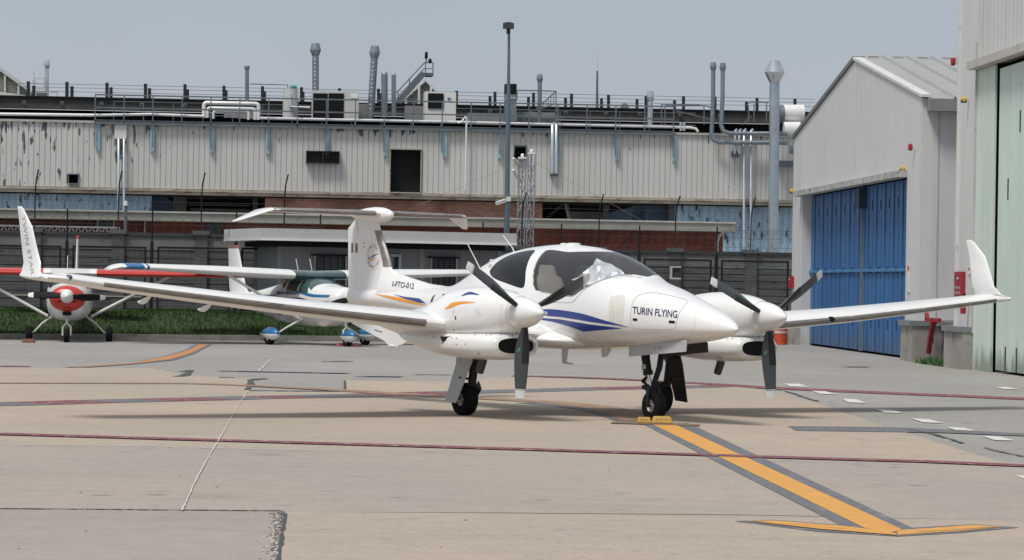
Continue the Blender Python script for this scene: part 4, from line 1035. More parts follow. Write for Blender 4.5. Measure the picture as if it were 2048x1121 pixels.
def precast(pl, x0, x1, yt, pillars, off, label):
    t = thing('precast_wall', label, 'wall', pl.at((x0 + x1) / 2, 640, off), group='precast concrete boundary walls')
    a0, z0 = pl.az(x0, yt(x0), off); a1, z1 = pl.az(x1, yt(x1), off); zt = (z0 + z1) / 2
    pa = [pl.az(x, yt(x), off)[0] for x in pillars]; cuts = [a0] + [a for a in pa if a0 < a < a1] + [a1]
    for i in range(len(cuts) - 1):
        mb = MB(); z = 0.0; b0, b1 = cuts[i] + .12, cuts[i + 1] - .12; n = 10; hgt = (zt - .40) / n
        for k in range(n):
            mb.abox(pl, b0, z + .012, b1, z + hgt - .012, off - .10, off - .03); mb.abox(pl, b0, z - .012, b1, z + .012, off - .10, off - .065); z += hgt
        build(mb, 'wall_panel', wallm, t)
        mb = MB(); mb.abox(pl, b0, zt - .40, b1, zt - .035, off - .10, off - .01); build(mb, 'top_panel', wallt, t)
        mb = MB(); mb.abox(pl, b0, zt - .035, b1, zt + .06, off - .14, off + .03); build(mb, 'coping', M('coping_dark', (.05, .05, .052), .9, var=.2), t)
    for a in pa:
        mb = MB(); mb.abox(pl, a - .17, 0, a + .17, zt + .02, off - .16, off + .06); mb.abox(pl, a - .22, zt + .02, a + .22, zt + .13, off - .22, off + .12); build(mb, 'pillar', wallm, t)
        mb = MB(); z = zt + .13
        mb.tube([pl.w(a, z, off - .05), pl.w(a, z + .95, off - .05), pl.w(a + .02, z + 1.25, off + .02), pl.w(a + .08, z + 1.55, off + .15)], .020, 6); build(mb, 'wire_arm', fm, t)
    mb = MB(); b0, b1 = min(pa), max(pa)
    for k, dz in enumerate((.35, .75, 1.1)): mb.abox(pl, b0, zt + .13 + dz, b1, zt + .138 + dz, off - .05, off - .042)
    build(mb, 'barbed_wire', MATS['barbed_wire_rust'], t)
precast(FP, -400, 640, lambda x: 466 + (x - 74) * .02, [-265, -98, 69, 236, 402, 568], -2.2, 'grey precast concrete wall with pillars behind the left wire fence')
precast(FPR, 965, 1640, lambda x: 504.5 + (x - 1280) * .0186, [1044, 1198, 1351, 1502], -1.6, 'grey precast concrete wall with pillars behind the wire fence beside the blue-door hangar')
mb = MB(); mb.pbox(FPR, 1343, 535, 1362, 558, .16, .04)
t = solo(MB().pbox(FPR, 1344, 536, 1361, 556, .06, .18), 'wall_lantern', M('box_dark', (.03, .03, .032), .6), 'dark square box with pale frame fixed on the precast wall pillar right of the nose', 'electrical box')
mb = MB()
for q in ((1342, 533, 1362, 536), (1342, 556, 1362, 559), (1342, 536, 1344.5, 556)): mb.pbox(FPR, *q, .05, .22)
build(mb, 'frame', M('box_pale', (.45, .46, .44), .6), t)
# ================================================================== FACTORY FAR BEHIND
Y0 = 140.0; XA = at(0, 300, Y0).x
FC = Pl((XA, Y0), (XA + 40, Y0 + 3.2))
def claddingmat():
    m = M("cladding_painted", (.57, .565, .54), .55, .1, var=.05, scale=.8, stretch=(1, 1, .15), spec=.3)
    n = m.node_tree.nodes; l = m.node_tree.links; b = n["Principled BSDF"]
    base = b.inputs["Base Color"].links[0].from_socket
    tc = [x for x in n if x.type == 'TEX_COORD'][0]; geo = n.new("ShaderNodeNewGeometry"); sp = n.new("ShaderNodeSeparateXYZ"); l.new(geo.outputs["Position"], sp.inputs[0])
    def math_(op, a, b_):
        k = n.new("ShaderNodeMath"); k.operation = op
        for i, s_ in enumerate((a, b_)):
            if isinstance(s_, (int, float)): k.inputs[i].default_value = s_
            else: l.new(s_, k.inputs[i])
        return k.outputs[0]
    def mr(src, a, b_, c_, d_):
        r_ = n.new("ShaderNodeMapRange"); [setattr(r_.inputs[i + 1], 'default_value', v) for i, v in enumerate((a, b_, c_, d_))]; l.new(src, r_.inputs[0]); return r_.outputs[0]
    mp = n.new("ShaderNodeMapping"); mp.inputs["Scale"].default_value = (5.5, 5.5, 1.3); l.new(tc.outputs["Object"], mp.inputs[0])
    z = n.new("ShaderNodeTexNoise"); z.inputs["Scale"].default_value = 1.0; z.inputs["Detail"].default_value = 4; l.new(mp.outputs[0], z.inputs[0])
    X = sp.outputs[0]; Z = sp.outputs[2]
    # paint peels in long flakes: all over the far left bays, and along the top edge of some bays
    left = mr(X, -14.5, -17.0, 0, .108); rise = mr(Z, 6.3, 8.2, .0, .05); left = math_('ADD', left, math_('MULTIPLY', rise, mr(X, -14.5, -17, 0, 1)))
    top = math_('MULTIPLY', mr(Z, 7.3, 8.3, 0, .27), math_('MAXIMUM', math_('MULTIPLY', mr(X, -9.2, -8.4, 0, 1), mr(X, -4.4, -5.6, .55, 1)), math_('MULTIPLY', mr(X, -3.2, -1.5, .3, .25), mr(X, 3, 4, 1, .35))))
    big = n.new("ShaderNodeTexNoise"); big.inputs["Scale"].default_value = .35; l.new(tc.outputs["Object"], big.inputs[0])
    bb = mr(big.outputs[0], .4, .6, -.03, .03)
    s_ = math_('ADD', math_('ADD', z.outputs[0], math_('ADD', left, bb)), top)
    f = mr(s_, .765, .775, 0, 1)
    mx = n.new("ShaderNodeMix"); mx.data_type = 'RGBA'; l.new(f, mx.inputs[0]); l.new(base, mx.inputs[6]); mx.inputs[7].default_value = (.10, .115, .135, 1)
    # dirt washed down from roof edge and rust at the foot
    mp2 = n.new("ShaderNodeMapping"); mp2.inputs["Scale"].default_value = (3.0, 3.0, .10); l.new(tc.outputs["Object"], mp2.inputs[0])
    z2 = n.new("ShaderNodeTexNoise"); z2.inputs["Scale"].default_value = 1.0; z2.inputs["Detail"].default_value = 5; l.new(mp2.outputs[0], z2.inputs[0])
    mx2 = n.new("ShaderNodeMix"); mx2.data_type = 'RGBA'; l.new(mr(z2.outputs[0], .45, .75, 0, .16), mx2.inputs[0]); l.new(mx.outputs[2], mx2.inputs[6]); mx2.inputs[7].default_value = (.36, .33, .28, 1)
    l.new(mx2.outputs[2], b.inputs["Base Color"])
    return m
clad = claddingmat(); 
rust = M("rusty_trim", (.38, .34, .28), .8, var=.2, scale=2, stretch=(1, 1, 3), dirt=((.12, .055, .03), .52, 1.6, .16))
dsteel = M("grey_green_steel", (.14, .165, .18), .6, .3, var=.15)
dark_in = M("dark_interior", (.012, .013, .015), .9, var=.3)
brick_r = None
def brickmat(name, c1, c2, mo, sc=1.0):
    m = bpy.data.materials.new(name); m.use_nodes = True; n = m.node_tree.nodes; l = m.node_tree.links; b = n["Principled BSDF"]; b.inputs["Roughness"].default_value = .9
    tc = n.new("ShaderNodeTexCoord"); sp = n.new("ShaderNodeSeparateXYZ"); cb = n.new("ShaderNodeCombineXYZ"); l.new(tc.outputs["Object"], sp.inputs[0]); l.new(sp.outputs[0], cb.inputs[0]); l.new(sp.outputs[2], cb.inputs[1])
    br = n.new("ShaderNodeTexBrick"); br.inputs["Scale"].default_value = sc; br.inputs["Brick Width"].default_value = .26; br.inputs["Row Height"].default_value = .085; br.inputs["Mortar Size"].default_value = .009
    br.inputs["Color1"].default_value = (*c1, 1); br.inputs["Color2"].default_value = (*c2, 1); br.inputs["Mortar"].default_value = (*mo, 1); l.new(cb.outputs[0], br.inputs[0])
    z = n.new("ShaderNodeTexNoise"); z.inputs["Scale"].default_value = .9; z.inputs["Detail"].default_value = 6; l.new(tc.outputs["Object"], z.inputs[0])
    r_ = n.new("ShaderNodeMapRange"); r_.inputs[1].default_value = .35; r_.inputs[2].default_value = .65; r_.inputs[3].default_value = .65; r_.inputs[4].default_value = 1.2; l.new(z.outputs[0], r_.inputs[0])
    mx = n.new("ShaderNodeMix"); mx.data_type = 'RGBA'; mx.blend_type = 'MULTIPLY'; mx.inputs[0].default_value = 1; l.new(br.outputs[0], mx.inputs[6]); l.new(r_.outputs[0], mx.inputs[7]); l.new(mx.outputs[2], b.inputs["Base Color"])
    return m
brick_l = brickmat("pink_brick", (.46, .22, .155), (.33, .14, .10), (.44, .37, .33)); brick_d = brickmat("red_brick", (.25, .062, .042), (.185, .045, .03), (.15, .09, .075))
blue_c = M("blue_corrugated", (.36, .50, .62), .6, var=.14, scale=.7, dirt=((.035, .05, .07), .575, 1.9, .012))
blue_c.node_tree.nodes["Mapping"].inputs["Scale"].default_value = (3, 3, 1.0)
top_y = lambda x: 241 + .0222 * x; bot_y = lambda x: 376 + .0195 * x
fac = thing('factory_building', 'long factory block behind, pale peeling ribbed cladding above brick and blue sheeting', 'building', FC.at(800, 560))
def az_(x, y): return FC.az(x, y)
aL, aR = az_(-220, 300)[0], az_(1600, 300)[0]; zT = az_(800, top_y(800))[1]; zB = az_(800, bot_y(800))[1]
def ribbed(pl, a0, a1, z0, z1, pitch, off, groove=.03, depth=.04, slopeT=0, holes=()):
    """ribbed sheet as one strip profile, cut round openings (a0,z0,a1,z1)"""
    pts = []; a = a0
    while a < a1:
        pts += [(a, 0), (a + pitch - groove * 2, 0), (a + pitch - groove * 1.5, -depth), (a + pitch - groove * .5, -depth)]; a += pitch
    mb = MB(); 
    for (p, o1), (q, o2) in zip(pts[:-1], pts[1:]):
        spans = [(z0, z1)]
        for h in holes:
            if h[0] <= (p + q) / 2 <= h[2]:
                ns = []
                for s0, s1 in spans:
                    if h[1] > s0: ns.append((s0, min(h[1], s1)))
                    if h[3] < s1: ns.append((max(h[3], s0), s1))
                spans = ns
        for s0, s1 in spans: mb.add([pl.w(p, s0, off + o1), pl.w(q, s0, off + o2), pl.w(q, s1, off + o2), pl.w(p, s1, off + o1)], [(0, 1, 2, 3)])
    return mb
def rect_az(x0, y0, x1, y1, pl=FC, off=0): 
    a0, z1 = pl.az(x0, (y0 + y1) / 2, off)[0], pl.az((x0 + x1) / 2, y0, off)[1]; a1, z0 = pl.az(x1, (y0 + y1) / 2, off)[0], pl.az((x0 + x1) / 2, y1, off)[1]
    return (a0, z0, a1, z1)
h_door = rect_az(781, 300, 841, 385); h_sq = rect_az(1030, 293, 1051, 318); h_sm = rect_az(138, 350, 156, 367)
o_ = ribbed(FC, aL, aR, zB, zT, .24, 0, .016, .03, holes=(h_door, h_sq, h_sm)); build(o_, 'ribbed_cladding', clad, fac, recalc=False)
mb = MB(); mb.abox(FC, aL, zB, aR, zB + .12, .0, .10); mb.abox(FC, aL, zB - .14, aR, zB, -.5, .04); build(mb, 'rusty_sill', rust, fac)
mb = MB(); mb.abox(FC, aL, zT, aR, zT + .10, -.3, .10); build(mb, 'roof_edge', M('pale_edge_trim', (.42, .41, .38), .6, var=.2, dirt=((.12, .11, .10), .55, 2)), fac)
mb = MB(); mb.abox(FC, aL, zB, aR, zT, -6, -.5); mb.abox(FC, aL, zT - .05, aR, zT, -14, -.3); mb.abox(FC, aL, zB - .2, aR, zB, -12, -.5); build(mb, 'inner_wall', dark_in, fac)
for h in (h_door, h_sq, h_sm):
    mb = MB(); fr_ = .05
    mb.abox(FC, h[0] - fr_, h[1], h[0], h[3], -.1, .07); mb.abox(FC, h[2], h[1], h[2] + fr_, h[3], -.1, .07); mb.abox(FC, h[0] - fr_, h[3], h[2] + fr_, h[3] + fr_, -.1, .12); mb.abox(FC, h[0] - fr_, h[1] - fr_, h[2] + fr_, h[1], -.1, .16)
    build(mb, 'opening_frame', rust if h is h_door else dsteel, fac)
mb = MB().abox(FC, *h_sq[:2], *h_sq[2:], .0, .02); f_ = FC.w(h_sq[0], h_sq[3], .02)
mb = MB(); a0, z0, a1, z1 = h_sq; mb.prism([FC.w(a0, z0, 0), FC.w(a0 - .0, z1, 0), FC.w(a0 - .12, z0 - .1, .5), FC.w(a0 - .12, z0 - .05, .5)], FC.d * .03)
mb.prism([FC.w(a0, z1, .02), FC.w(a1, z1, .02), FC.w(a1 - .05, z1 - .06, .25), FC.w(a0, z1 - .06, .25)], (0, 0, .02)); build(mb, 'hatch_flap', dark_in, fac)
mb = MB(); a0, z0, a1, z1 = rect_az(612, 303, 679, 328)
for q in ((a0, z0, a1, z0 + .04), (a0, z1 - .04, a1, z1), (a0, z0, a0 + .04, z1), (a1 - .04, z0, a1, z1), ((a0 + a1) / 2 - .02, z0, (a0 + a1) / 2 + .02, z1)): mb.abox(FC, *q, .0, .35)
for k in range(7): mb.abox(FC, (a0 + a1) / 2, z0 + .06 + k * .07, a1 - .04, z0 + .075 + k * .07, .1, .3)
mb.abox(FC, a0, z0, a1, z1, .0, .03); build(mb, 'louvre_vent', M('sooty_steel', (.025, .026, .03), .7, var=.3), fac)
# ground storey: blue sheeting left, dark bays, pink brick, dark bays, blue sheeting right
def rounded_sheet(pl, a0, a1, z0, z1, pitch, off, depth=.09):
    mb = MB(); n = int((a1 - a0) / pitch * 8); row = []
    for i in range(n + 1):
        a = a0 + (a1 - a0) * i / n; u = ((a - a0) / pitch) % 1; row.append((a, off + depth * abs(math.sin(math.pi * u)) ** .6))
    for (p, o1), (q, o2) in zip(row[:-1], row[1:]): mb.add([pl.w(p, z0, o1), pl.w(q, z0, o2), pl.w(q, z1, o2), pl.w(p, z1, o1)], [(0, 1, 2, 3)])
    return mb
zl = zB - .14; aa = lambda x: FC.az(x, 420, -.6)[0]
build(rounded_sheet(FC, aL, aa(303), 0, zl, .27, -.7), 'blue_sheeting', blue_c, fac, smooth=60, recalc=False)
build(rounded_sheet(FC, aa(1338), aR, 0, zl, .30, -.7), 'blue_sheeting', blue_c, fac, smooth=60, recalc=False)
build(MB().abox(FC, aa(530), 0, aa(1085), zl, -1.2, -.7), 'brick_wall', brick_l, fac)
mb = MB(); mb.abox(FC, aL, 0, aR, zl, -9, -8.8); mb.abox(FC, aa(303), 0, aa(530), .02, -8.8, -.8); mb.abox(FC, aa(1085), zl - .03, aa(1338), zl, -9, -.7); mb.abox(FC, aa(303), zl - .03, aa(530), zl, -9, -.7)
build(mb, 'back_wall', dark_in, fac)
mb = MB(); mb.abox(FC, aa(345), 0, aa(372), zl, -1.6, -1.3); mb.abox(FC, aa(505), 0, aa(515), zl, -1.5, -1.3); mb.abox(FC, aa(1338) - .02, 0, aa(1349), zl, -.85, -.5); mb.abox(FC, aa(1210), 0, aa(1222), zl, -1.5, -1.3); build(mb, 'column', M('column_concrete', (.09, .09, .095), .9, var=.3), fac)
mb = MB(); 
for x0, y0, x1, y1 in ((375, 409, 500, 412), (375, 396, 430, 398), (440, 392, 500, 395), (380, 418, 500, 424)): mb.pbox(FC, x0, y0, x1, y1, -3.4, -3.2)
mb.pbox(FC, 1135, 424, 1215, 440, -3.4, -3.2); mb.pbox(FC, 1140, 405, 1180, 408, -3.4, -3.2); build(mb, 'ledge', M('ledge_grey', (.17, .17, .16), .9, var=.3), fac)
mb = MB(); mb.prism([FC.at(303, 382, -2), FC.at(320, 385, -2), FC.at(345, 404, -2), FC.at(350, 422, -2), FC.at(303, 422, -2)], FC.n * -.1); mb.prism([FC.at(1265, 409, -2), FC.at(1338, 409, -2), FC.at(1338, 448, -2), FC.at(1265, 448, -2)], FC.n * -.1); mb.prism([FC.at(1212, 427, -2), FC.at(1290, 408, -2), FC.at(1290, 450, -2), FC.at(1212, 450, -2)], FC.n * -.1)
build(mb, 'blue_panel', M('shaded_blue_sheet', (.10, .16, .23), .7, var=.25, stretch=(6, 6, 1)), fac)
mb = MB()
for i in range(9): q = FC.at(1090 + i * 5, 438 - i * 4.4, -2.0); mb.obox(q, FC.d * .14, FC.n * -.5, (0, 0, .03))
mb.bar(FC.at(1130, 405, -1.0), FC.at(1140, 450, -1.0), .10); mb.bar(FC.at(1135, 405, -1.0), FC.at(1143, 450, -1.0), .03); build(mb, 'stair', M('stair_steel', (.22, .23, .24), .6, .3), fac)
# concrete roof storey behind the parapet walkway
mb = MB(); BK = 6.0
a0, z1 = FC.az(-220, 193, -BK); zt_ = FC.az(700, 208, -BK)[1]; zt2 = FC.az(700, 230, -BK)[1]
mb.abox(FC, FC.az(-220, 200, -BK)[0], zt2, FC.az(1640, 230, -BK)[0], zt_, -BK - .5, -BK)
build(mb, 'roof_beam', M('dark_roof_concrete', (.075, .07, .065), .9, var=.3, scale=1.5, dirt=((.15, .14, .13), .6, 3)), fac)
mb = MB(); mb.abox(FC, FC.az(-220, 200, -BK)[0], zt_, FC.az(1640, 230, -BK)[0], zt_ + .06, -BK - 10, -BK + .12); mb.abox(FC, FC.az(-220, 230, -BK - 1)[0], zT - .1, FC.az(1640, 230, -BK - 1)[0], zt2, -BK - 1.1, -BK - 1)
build(mb, 'roof_slab', dark_in, fac)
mb = MB()
for x in (48, 124, 203, 283, 370, 980, 1062, 1132, 1212, 1280, 1360, 1440): q = FC.at(x, 205 + x * .0185, -BK + .1); mb.lathe([(.10, 0), (.10, .03), (.05, .04), (.05, .01)], q, FC.n, 14)
build(mb, 'roof_light', M('lamp_grey', (.13, .13, .13), .7), fac)
mb = MB()
for q in ((448, 222, 475, 236), (475, 214, 515, 238), (680, 208, 745, 240), (810, 212, 850, 244), (935, 227, 1010, 250), (1035, 225, 1110, 252), (1052, 236, 1112, 250)): mb.pbox(FC, *q, -4.5, -4)
build(mb, 'roof_housing', M('roof_box_grey', (.25, .255, .26), .7, var=.2, dirt=((.10, .10, .10), .58, 2)), fac)
# walkway: deck, brackets, railing
walk = thing('roof_walkway', 'grey steel walkway with railing and pale blue brackets along the factory roof edge', 'walkway', FC.at(768, 262, .2))
ax = lambda x: FC.az(x, 250, .3)[0]
zd = FC.az(768, 252, .3)[1]; zrt = FC.az(768, 201.5, .3)[1]; zrm = FC.az(768, 227, .3)[1]
mb = MB(); mb.abox(FC, ax(189), zd - .17, ax(1347), zd, .15, .25); mb.abox(FC, ax(189), zd, ax(1347), zd + .02, -.6, .28); build(mb, 'deck', dsteel, walk)
mb = MB(); 
for z in (zrt, zrm): mb.abox(FC, ax(189), z - .03, ax(1347), z + .03, .2, .25)
for z in (zrt, zrm): mb.abox(FC, ax(189) + .6, z + .02, ax(1347) + 1.8, z + .06, -5.6, -5.55)
build(mb, 'handrail', dsteel, walk)
for i in range(21): 
    a = ax(189.6 + 57.9 * i); build(MB().abox(FC, a - .025, zd - .15, a + .025, zrt, .19, .25), 'post', dsteel, walk)
    if i % 2 == 0: build(MB().abox(FC, a - .02, zd - 1.15, a + .03, zd - .15, .22, .27), 'bracket_strut', dsteel, walk)
for x in (196, 305, 425, 536, 655, 772, 891, 1001, 1119, 1236, 1351):
    a = ax(x); build(MB().abox(FC, a - .085, zd - 1.33, a + .085, zd - .17, .02, .14), 'bracket', M('pale_blue_steel', (.30, .45, .53), .6, var=.12), walk)
for i in range(19):
    a = ax(215 + 62 * i); build(MB().abox(FC, a - .02, zrt - 1.0, a + .02, zrt + .06, -5.6, -5.55), 'post', dsteel, walk)
# stubs holding lightning wires on the roof
wf = thing('roof_wire_fence', 'row of short black posts strung with thin wires along the factory roof', 'fence', FC.at(768, 215, -7))
stub = [(56.7, 163, 196), (134, 164, 197), (144, 173, 198), (214, 166, 200), (222, 175, 200), (291, 168, 201), (299, 177, 202), (370, 169, 203), (375, 179, 203), (448, 172, 206), (452, 181, 206), (525, 173, 206), (529, 183, 207), (603, 175, 209), (606, 184, 209), (679, 177, 210), (757, 178, 212), (760, 187, 212), (913, 182, 216), (980, 193, 218), (990, 184, 218), (1057, 194, 220), (1067, 186, 220), (1131, 196, 222), (1143, 188, 222), (1203, 197, 223), (1217, 190, 224), (1274, 199, 225), (1292, 192, 225), (1349, 201, 227), (1367, 193, 227), (1430, 194, 229), (1493, 204, 229), (1514, 196, 229), (1590, 198, 232), (67.6, 172, 196)]
for i, (x, y0, y1) in enumerate(stub):
    p, q = FC.at(x, y0, -8), FC.at(x, y1, -8); q.z = zt_; build(MB().bar(q, p, .14, .14), 'post', M('black_post', (.02, .02, .022), .7), wf)
mb = MB()
for dy in (2, 9, 17):
    mb.bar(FC.at(-60, 163 + dy, -8), FC.at(1630, 197 + dy, -8), .022)
build(mb, 'wire', M('thin_wire', (.2, .21, .22), .6), wf)
# ------------------------------------------------------------------ rooftop equipment
galv = M("galvanised_grey", (.24, .28, .31), .42, .55, var=.18, scale=3, stretch=(1, 1, .6)); bright = M("bright_steel", (.62, .66, .69), .30, .8, var=.12, scale=2)
wpipe = M("white_pipe_lagging", (.74, .74, .73), .4, .1, var=.06); lgrey = M("light_grey_casing", (.56, .56, .55), .5, var=.08, dirt=((.35, .34, .32), .6, 2))
def pm(off): return FC.at(801, 250, off).y and (FC.at(801, 250, off) - FC.at(800, 250, off)).length
def chimney(pts, rpx, cap, label, mat=galv, off=-3.5, ribs=0, name='chimney', rr=None):
    t = thing(name, label, 'chimney', FC.at(pts[-1][0], pts[-1][1], off)); k = pm(off)
    P3 = [FC.at(x, y, off) for x, y in pts]
    mb = MB().tube(P3, rpx * k, 14)
    if ribs:
        L_ = (P3[-1] - P3[0]); n = int(L_.length / .18)
        for i in range(1, n): mb.lathe([(rpx * k, -.015), (rpx * k * 1.05, 0), (rpx * k, .015)], P3[0] + L_ * i / n, L_.normalized(), 14, cap=False)
    build(mb, 'pipe', mat, t, smooth=40)
    if cap:
        d = (P3[0] - P3[1]).normalized(); mb = MB(); mb.lathe([(r_ * k, h * k) for r_, h in cap], P3[0], d, 20, cap=False); build(mb, 'cap', rr or mat, t, smooth=30)
    return t
cone = lambda r0, r1, h: [(r0, 0), (r1, h * .42), (r1, h * .48), (r0 * 1.1, h), (r0 * .9, h)]
chimney([(94, 138), (94, 196)], 3.9, cone(3.6, 5.8, 17), 'small bright chimney at the far left of the factory roof', bright, -9)
chimney([(494, 139), (494, 205)], 4, [(4, 0), (5.5, 1), (5.5, 6), (4, 7)], 'thin grey chimney with a bulging collar beside the looped white pipes', off=-5)
chimney([(631, 112), (631, 232)], 6.8, cone(6.8, 11.2, 25), 'tall straight ribbed chimney with a flared cap behind the black-grilled unit', ribs=1, off=-4)
chimney([(748.5, 118), (741, 235)], 7.2, cone(7.2, 10.8, 26), 'leaning ribbed chimney with a flared cap right of the black-grilled unit', ribs=1, off=-3.2)
chimney([(769, 150), (769, 180), (769, 232)], 6.6, [(6.6, 0), (6.2, 3), (4, 6), (.1, 7)], 'wide round-topped grey vent pipe beside the leaning chimney', off=-3)
chimney([(787.5, 151), (787.5, 232)], 4.6, [(4.6, 0), (4.2, 2), (2.6, 4), (.1, 4.6)], 'narrow round-topped grey vent pipe at the foot of the roof stair', off=-3)
chimney([(1079.5, 165), (1079, 245)], 4.4, cone(4.2, 6.7, 16), 'short grey chimney in front of the sloping rail right of the lamp post', off=-3)
chimney([(1300.5, 204), (1299.5, 252)], 5.8, cone(5.8, 7.8, 22), 'short shiny chimney with a fat cap on the right part of the roof', bright, off=-3)
chimney([(1426.5, 142), (1426, 200), (1423, 268), (1427, 280), (1438, 285), (1475, 285.5), (1575, 286)], 4.4, cone(4.4, 6.8, 17), 'left one of two thin chimneys that bend sideways below the roof edge', off=.45)
chimney([(1445.5, 143), (1445, 200), (1442, 250), (1446, 262), (1457, 267), (1500, 267.5), (1575, 268)], 4.4, cone(4.4, 6.8, 17), 'right one of two thin chimneys that bend sideways at the roof edge', off=.85)
chimney([(1549, 165), (1548, 300), (1545.5, 560)], 10.3, [(10.3, 0), (20.5, 19), (20.5, 21), (11, 41), (11, 43), (9.5, 43)], 'tall shiny steel chimney with a wide conical cap beside the blue-door hangar', M('tall_chimney_steel', (.42, .48, .53), .33, .7, var=.12), off=1.3, rr=bright)
# air handling units
t = thing('air_conditioner', 'big grey rooftop unit with a black double grille', 'air conditioner', FC.at(671, 238, -2.2)); build(MB().pbox(FC, 624, 182, 717, 241, -3.6, -2.0), 'casing', lgrey, t)
mb = MB(); mb.pbox(FC, 626, 187, 655, 238, -2.0, -1.96); mb.pbox(FC, 657, 187, 687.5, 238, -2.0, -1.96); build(mb, 'grille', black, t); build(MB().pbox(FC, 702, 188, 716, 197, -2.0, -1.97), 'label_plate', white, t)
t = thing('air_conditioner', 'white rooftop unit with one square black fan opening near the roof stair', 'air conditioner', FC.at(881, 244, -2.2)); build(MB().pbox(FC, 850, 184, 912, 245, -3.4, -2.0), 'casing', offw, t); build(MB().pbox(FC, 856, 187, 887, 217.5, -2.0, -1.95), 'grille', black, t); build(MB().pbox(FC, 895, 196, 901, 199.5, -2.0, -1.97), 'badge', M('badge_blue', (.03, .12, .25), .5), t)
k = pm(-3)
t = thing('water_tank', 'grey cylindrical tank with a green cap left of the black-grilled unit', 'tank', FC.at(580, 238, -3)); build(MB().lathe([(14.7 * k, 0), (14.7 * k, 1.34)], FC.at(580, 238, -3) , (0, 0, 1), 22), 'body', lgrey, t, smooth=40)
build(ellipsoid(tuple(FC.at(587, 175, -3)), .16, .16, .10), 'cap', M('green_cap', (.03, .22, .15), .5), t, smooth=60); build(MB().tube([FC.at(500, 168, -3), FC.at(575, 170, -3), FC.at(576, 176, -3)], .03, 8), 'feed_pipe', galv, t)
build(MB().tube([FC.at(580, 188, -2.6), FC.at(580, 214, -2.6), FC.at(620, 216, -2.6)], .06, 8), 'white_pipe', wpipe, t, smooth=50)
t = thing('vent_stack', 'square grey duct stack with a black louvred top behind the lamp post', 'duct', FC.at(1021, 240, -3)); build(MB().pbox(FC, 1010, 188, 1033, 243, -3.6, -3.0), 'duct', galv, t); build(MB().pbox(FC, 1011, 168, 1033.5, 188, -3.7, -2.9), 'louvre', black, t)
build(MB().pbox(FC, 1012, 189, 1032, 198, -3.0, -2.97), 'collar', lgrey, t)
t = thing('silver_duct', 'large white and silver air duct bending down beside the tall shiny chimney', 'duct', FC.at(1585, 320, -.5)); k = pm(-1)
build(MB().tube([FC.at(1566, 227, -1), FC.at(1607, 227, -1)], 17.5 * k, 24), 'duct', wpipe, t, smooth=40); build(MB().tube([FC.at(1558, 230, -1), FC.at(1567, 230, -1)], 20 * k, 24), 'fan_housing', dsteel, t, smooth=40)
build(MB().tube([FC.at(1567, 262, -.6), FC.at(1600, 262, -.6)], 18 * k, 24), 'duct', offw, t, smooth=40); build(MB().tube([FC.at(1576, 300, -.4), FC.at(1600, 300, -.4)], 20 * k, 24), 'duct', galv, t, smooth=40)
build(MB().pbox(FC, 1556, 322, 1600, 334, -.5, .5), 'support_frame', dsteel, t); mb = MB(); mb.pbox(FC, 1560, 215, 1570, 322, -1.4, -1.0); build(mb, 'rear_panel', dark_in, t)
# pipes
t = thing('looped_pipes', 'three nested white lagged pipe loops above the walkway', 'pipe', FC.at(462, 235, -.8))
for q, r_ in (((408, 236, 408, 206, 517, 208, 517, 240), 4.3), ((415, 236, 415, 216, 510, 218, 510, 240), 3.4), ((427, 238, 427, 222, 497, 223, 497, 240), 2.9)):
    x0, y0, x1, y1, x2, y2, x3, y3 = q; s_ = 5
    build(MB().tube([FC.at(*p, -.8) for p in ((x0, y0), (x1, y1 + s_), (x1 + 1.5, y1 + 1.5), (x1 + s_, y1), (x2 - s_, y2), (x2 - 1.5, y2 + 1.5), (x2, y2 + s_), (x3, y3))], r_ * .021, 10), 'pipe', wpipe, t, smooth=50)
solo(MB().tube([FC.at(-120, 227, .0), FC.at(200, 231, 0), FC.at(300, 229, 0), FC.at(408, 233, 0)], .065, 8, ), 'roof_pipe', wpipe, 'long white pipe on the roof edge left of the looped pipes', 'pipe', smooth=50)
solo(MB().tube([FC.at(520, 237, 0), FC.at(925, 245, 0), FC.at(1130, 250, 0), FC.at(1380, 255.5, 0), FC.at(1392, 258, 0), FC.at(1396, 264, 0)], .06, 8), 'roof_pipe', wpipe, 'long white pipe on the roof edge right of the looped pipes', 'pipe', smooth=50)
solo(MB().tube([FC.at(915, 246, .3), FC.at(922, 245, .3), FC.at(931, 234, .3), FC.at(933, 236, .3), FC.at(932, 300, .3), FC.at(931, 380, .3)], .045, 8), 'drain_pipe', wpipe, 'thin white downpipe on the pale cladding left of the lamp post', 'pipe', smooth=50)
def twin(x0, x1, y0, y1, r_, label, brk, m=bright, top=None):
    t = thing('twin_pipes', label, 'pipe', FC.at((x0 + x1) / 2, y1, .3))
    for x in (x0, x1): build(MB().tube([FC.at(x + 3, y0 - 2, -.1), FC.at(x + 1, y0, .15), FC.at(x, y0 + 3, .25), FC.at(x - .5, y1, .25)], r_, 10), 'pipe', m, t, smooth=50)
    if brk: build(MB().pbox(FC, *brk, .02, .2), 'bracket', dsteel, t)
twin(237, 248, 278, 470, .055, 'pair of slim steel pipes running down the far left cladding', (229, 283, 253, 286)); solo(MB().pbox(FC, 229, 242, 253, 278, .02, .14), 'cover_panel', M('pale_cover', (.62, .62, .61), .5, var=.04), 'plain white cover box above the slim steel pipes at left', 'panel')
twin(1104.5, 1112.5, 250, 348, .075, 'pair of short fat shiny pipes right of the lattice masts', (1100, 345, 1116, 352))
twin(1470, 1478.5, 262, 308, .055, 'pair of short steel pipes ending at a blue bracket near the bent chimneys', (1463, 303, 1479, 314))
twin(1488, 1502, 262, 560, .062, 'pair of long steel pipes running down beside the tall shiny chimney', None)
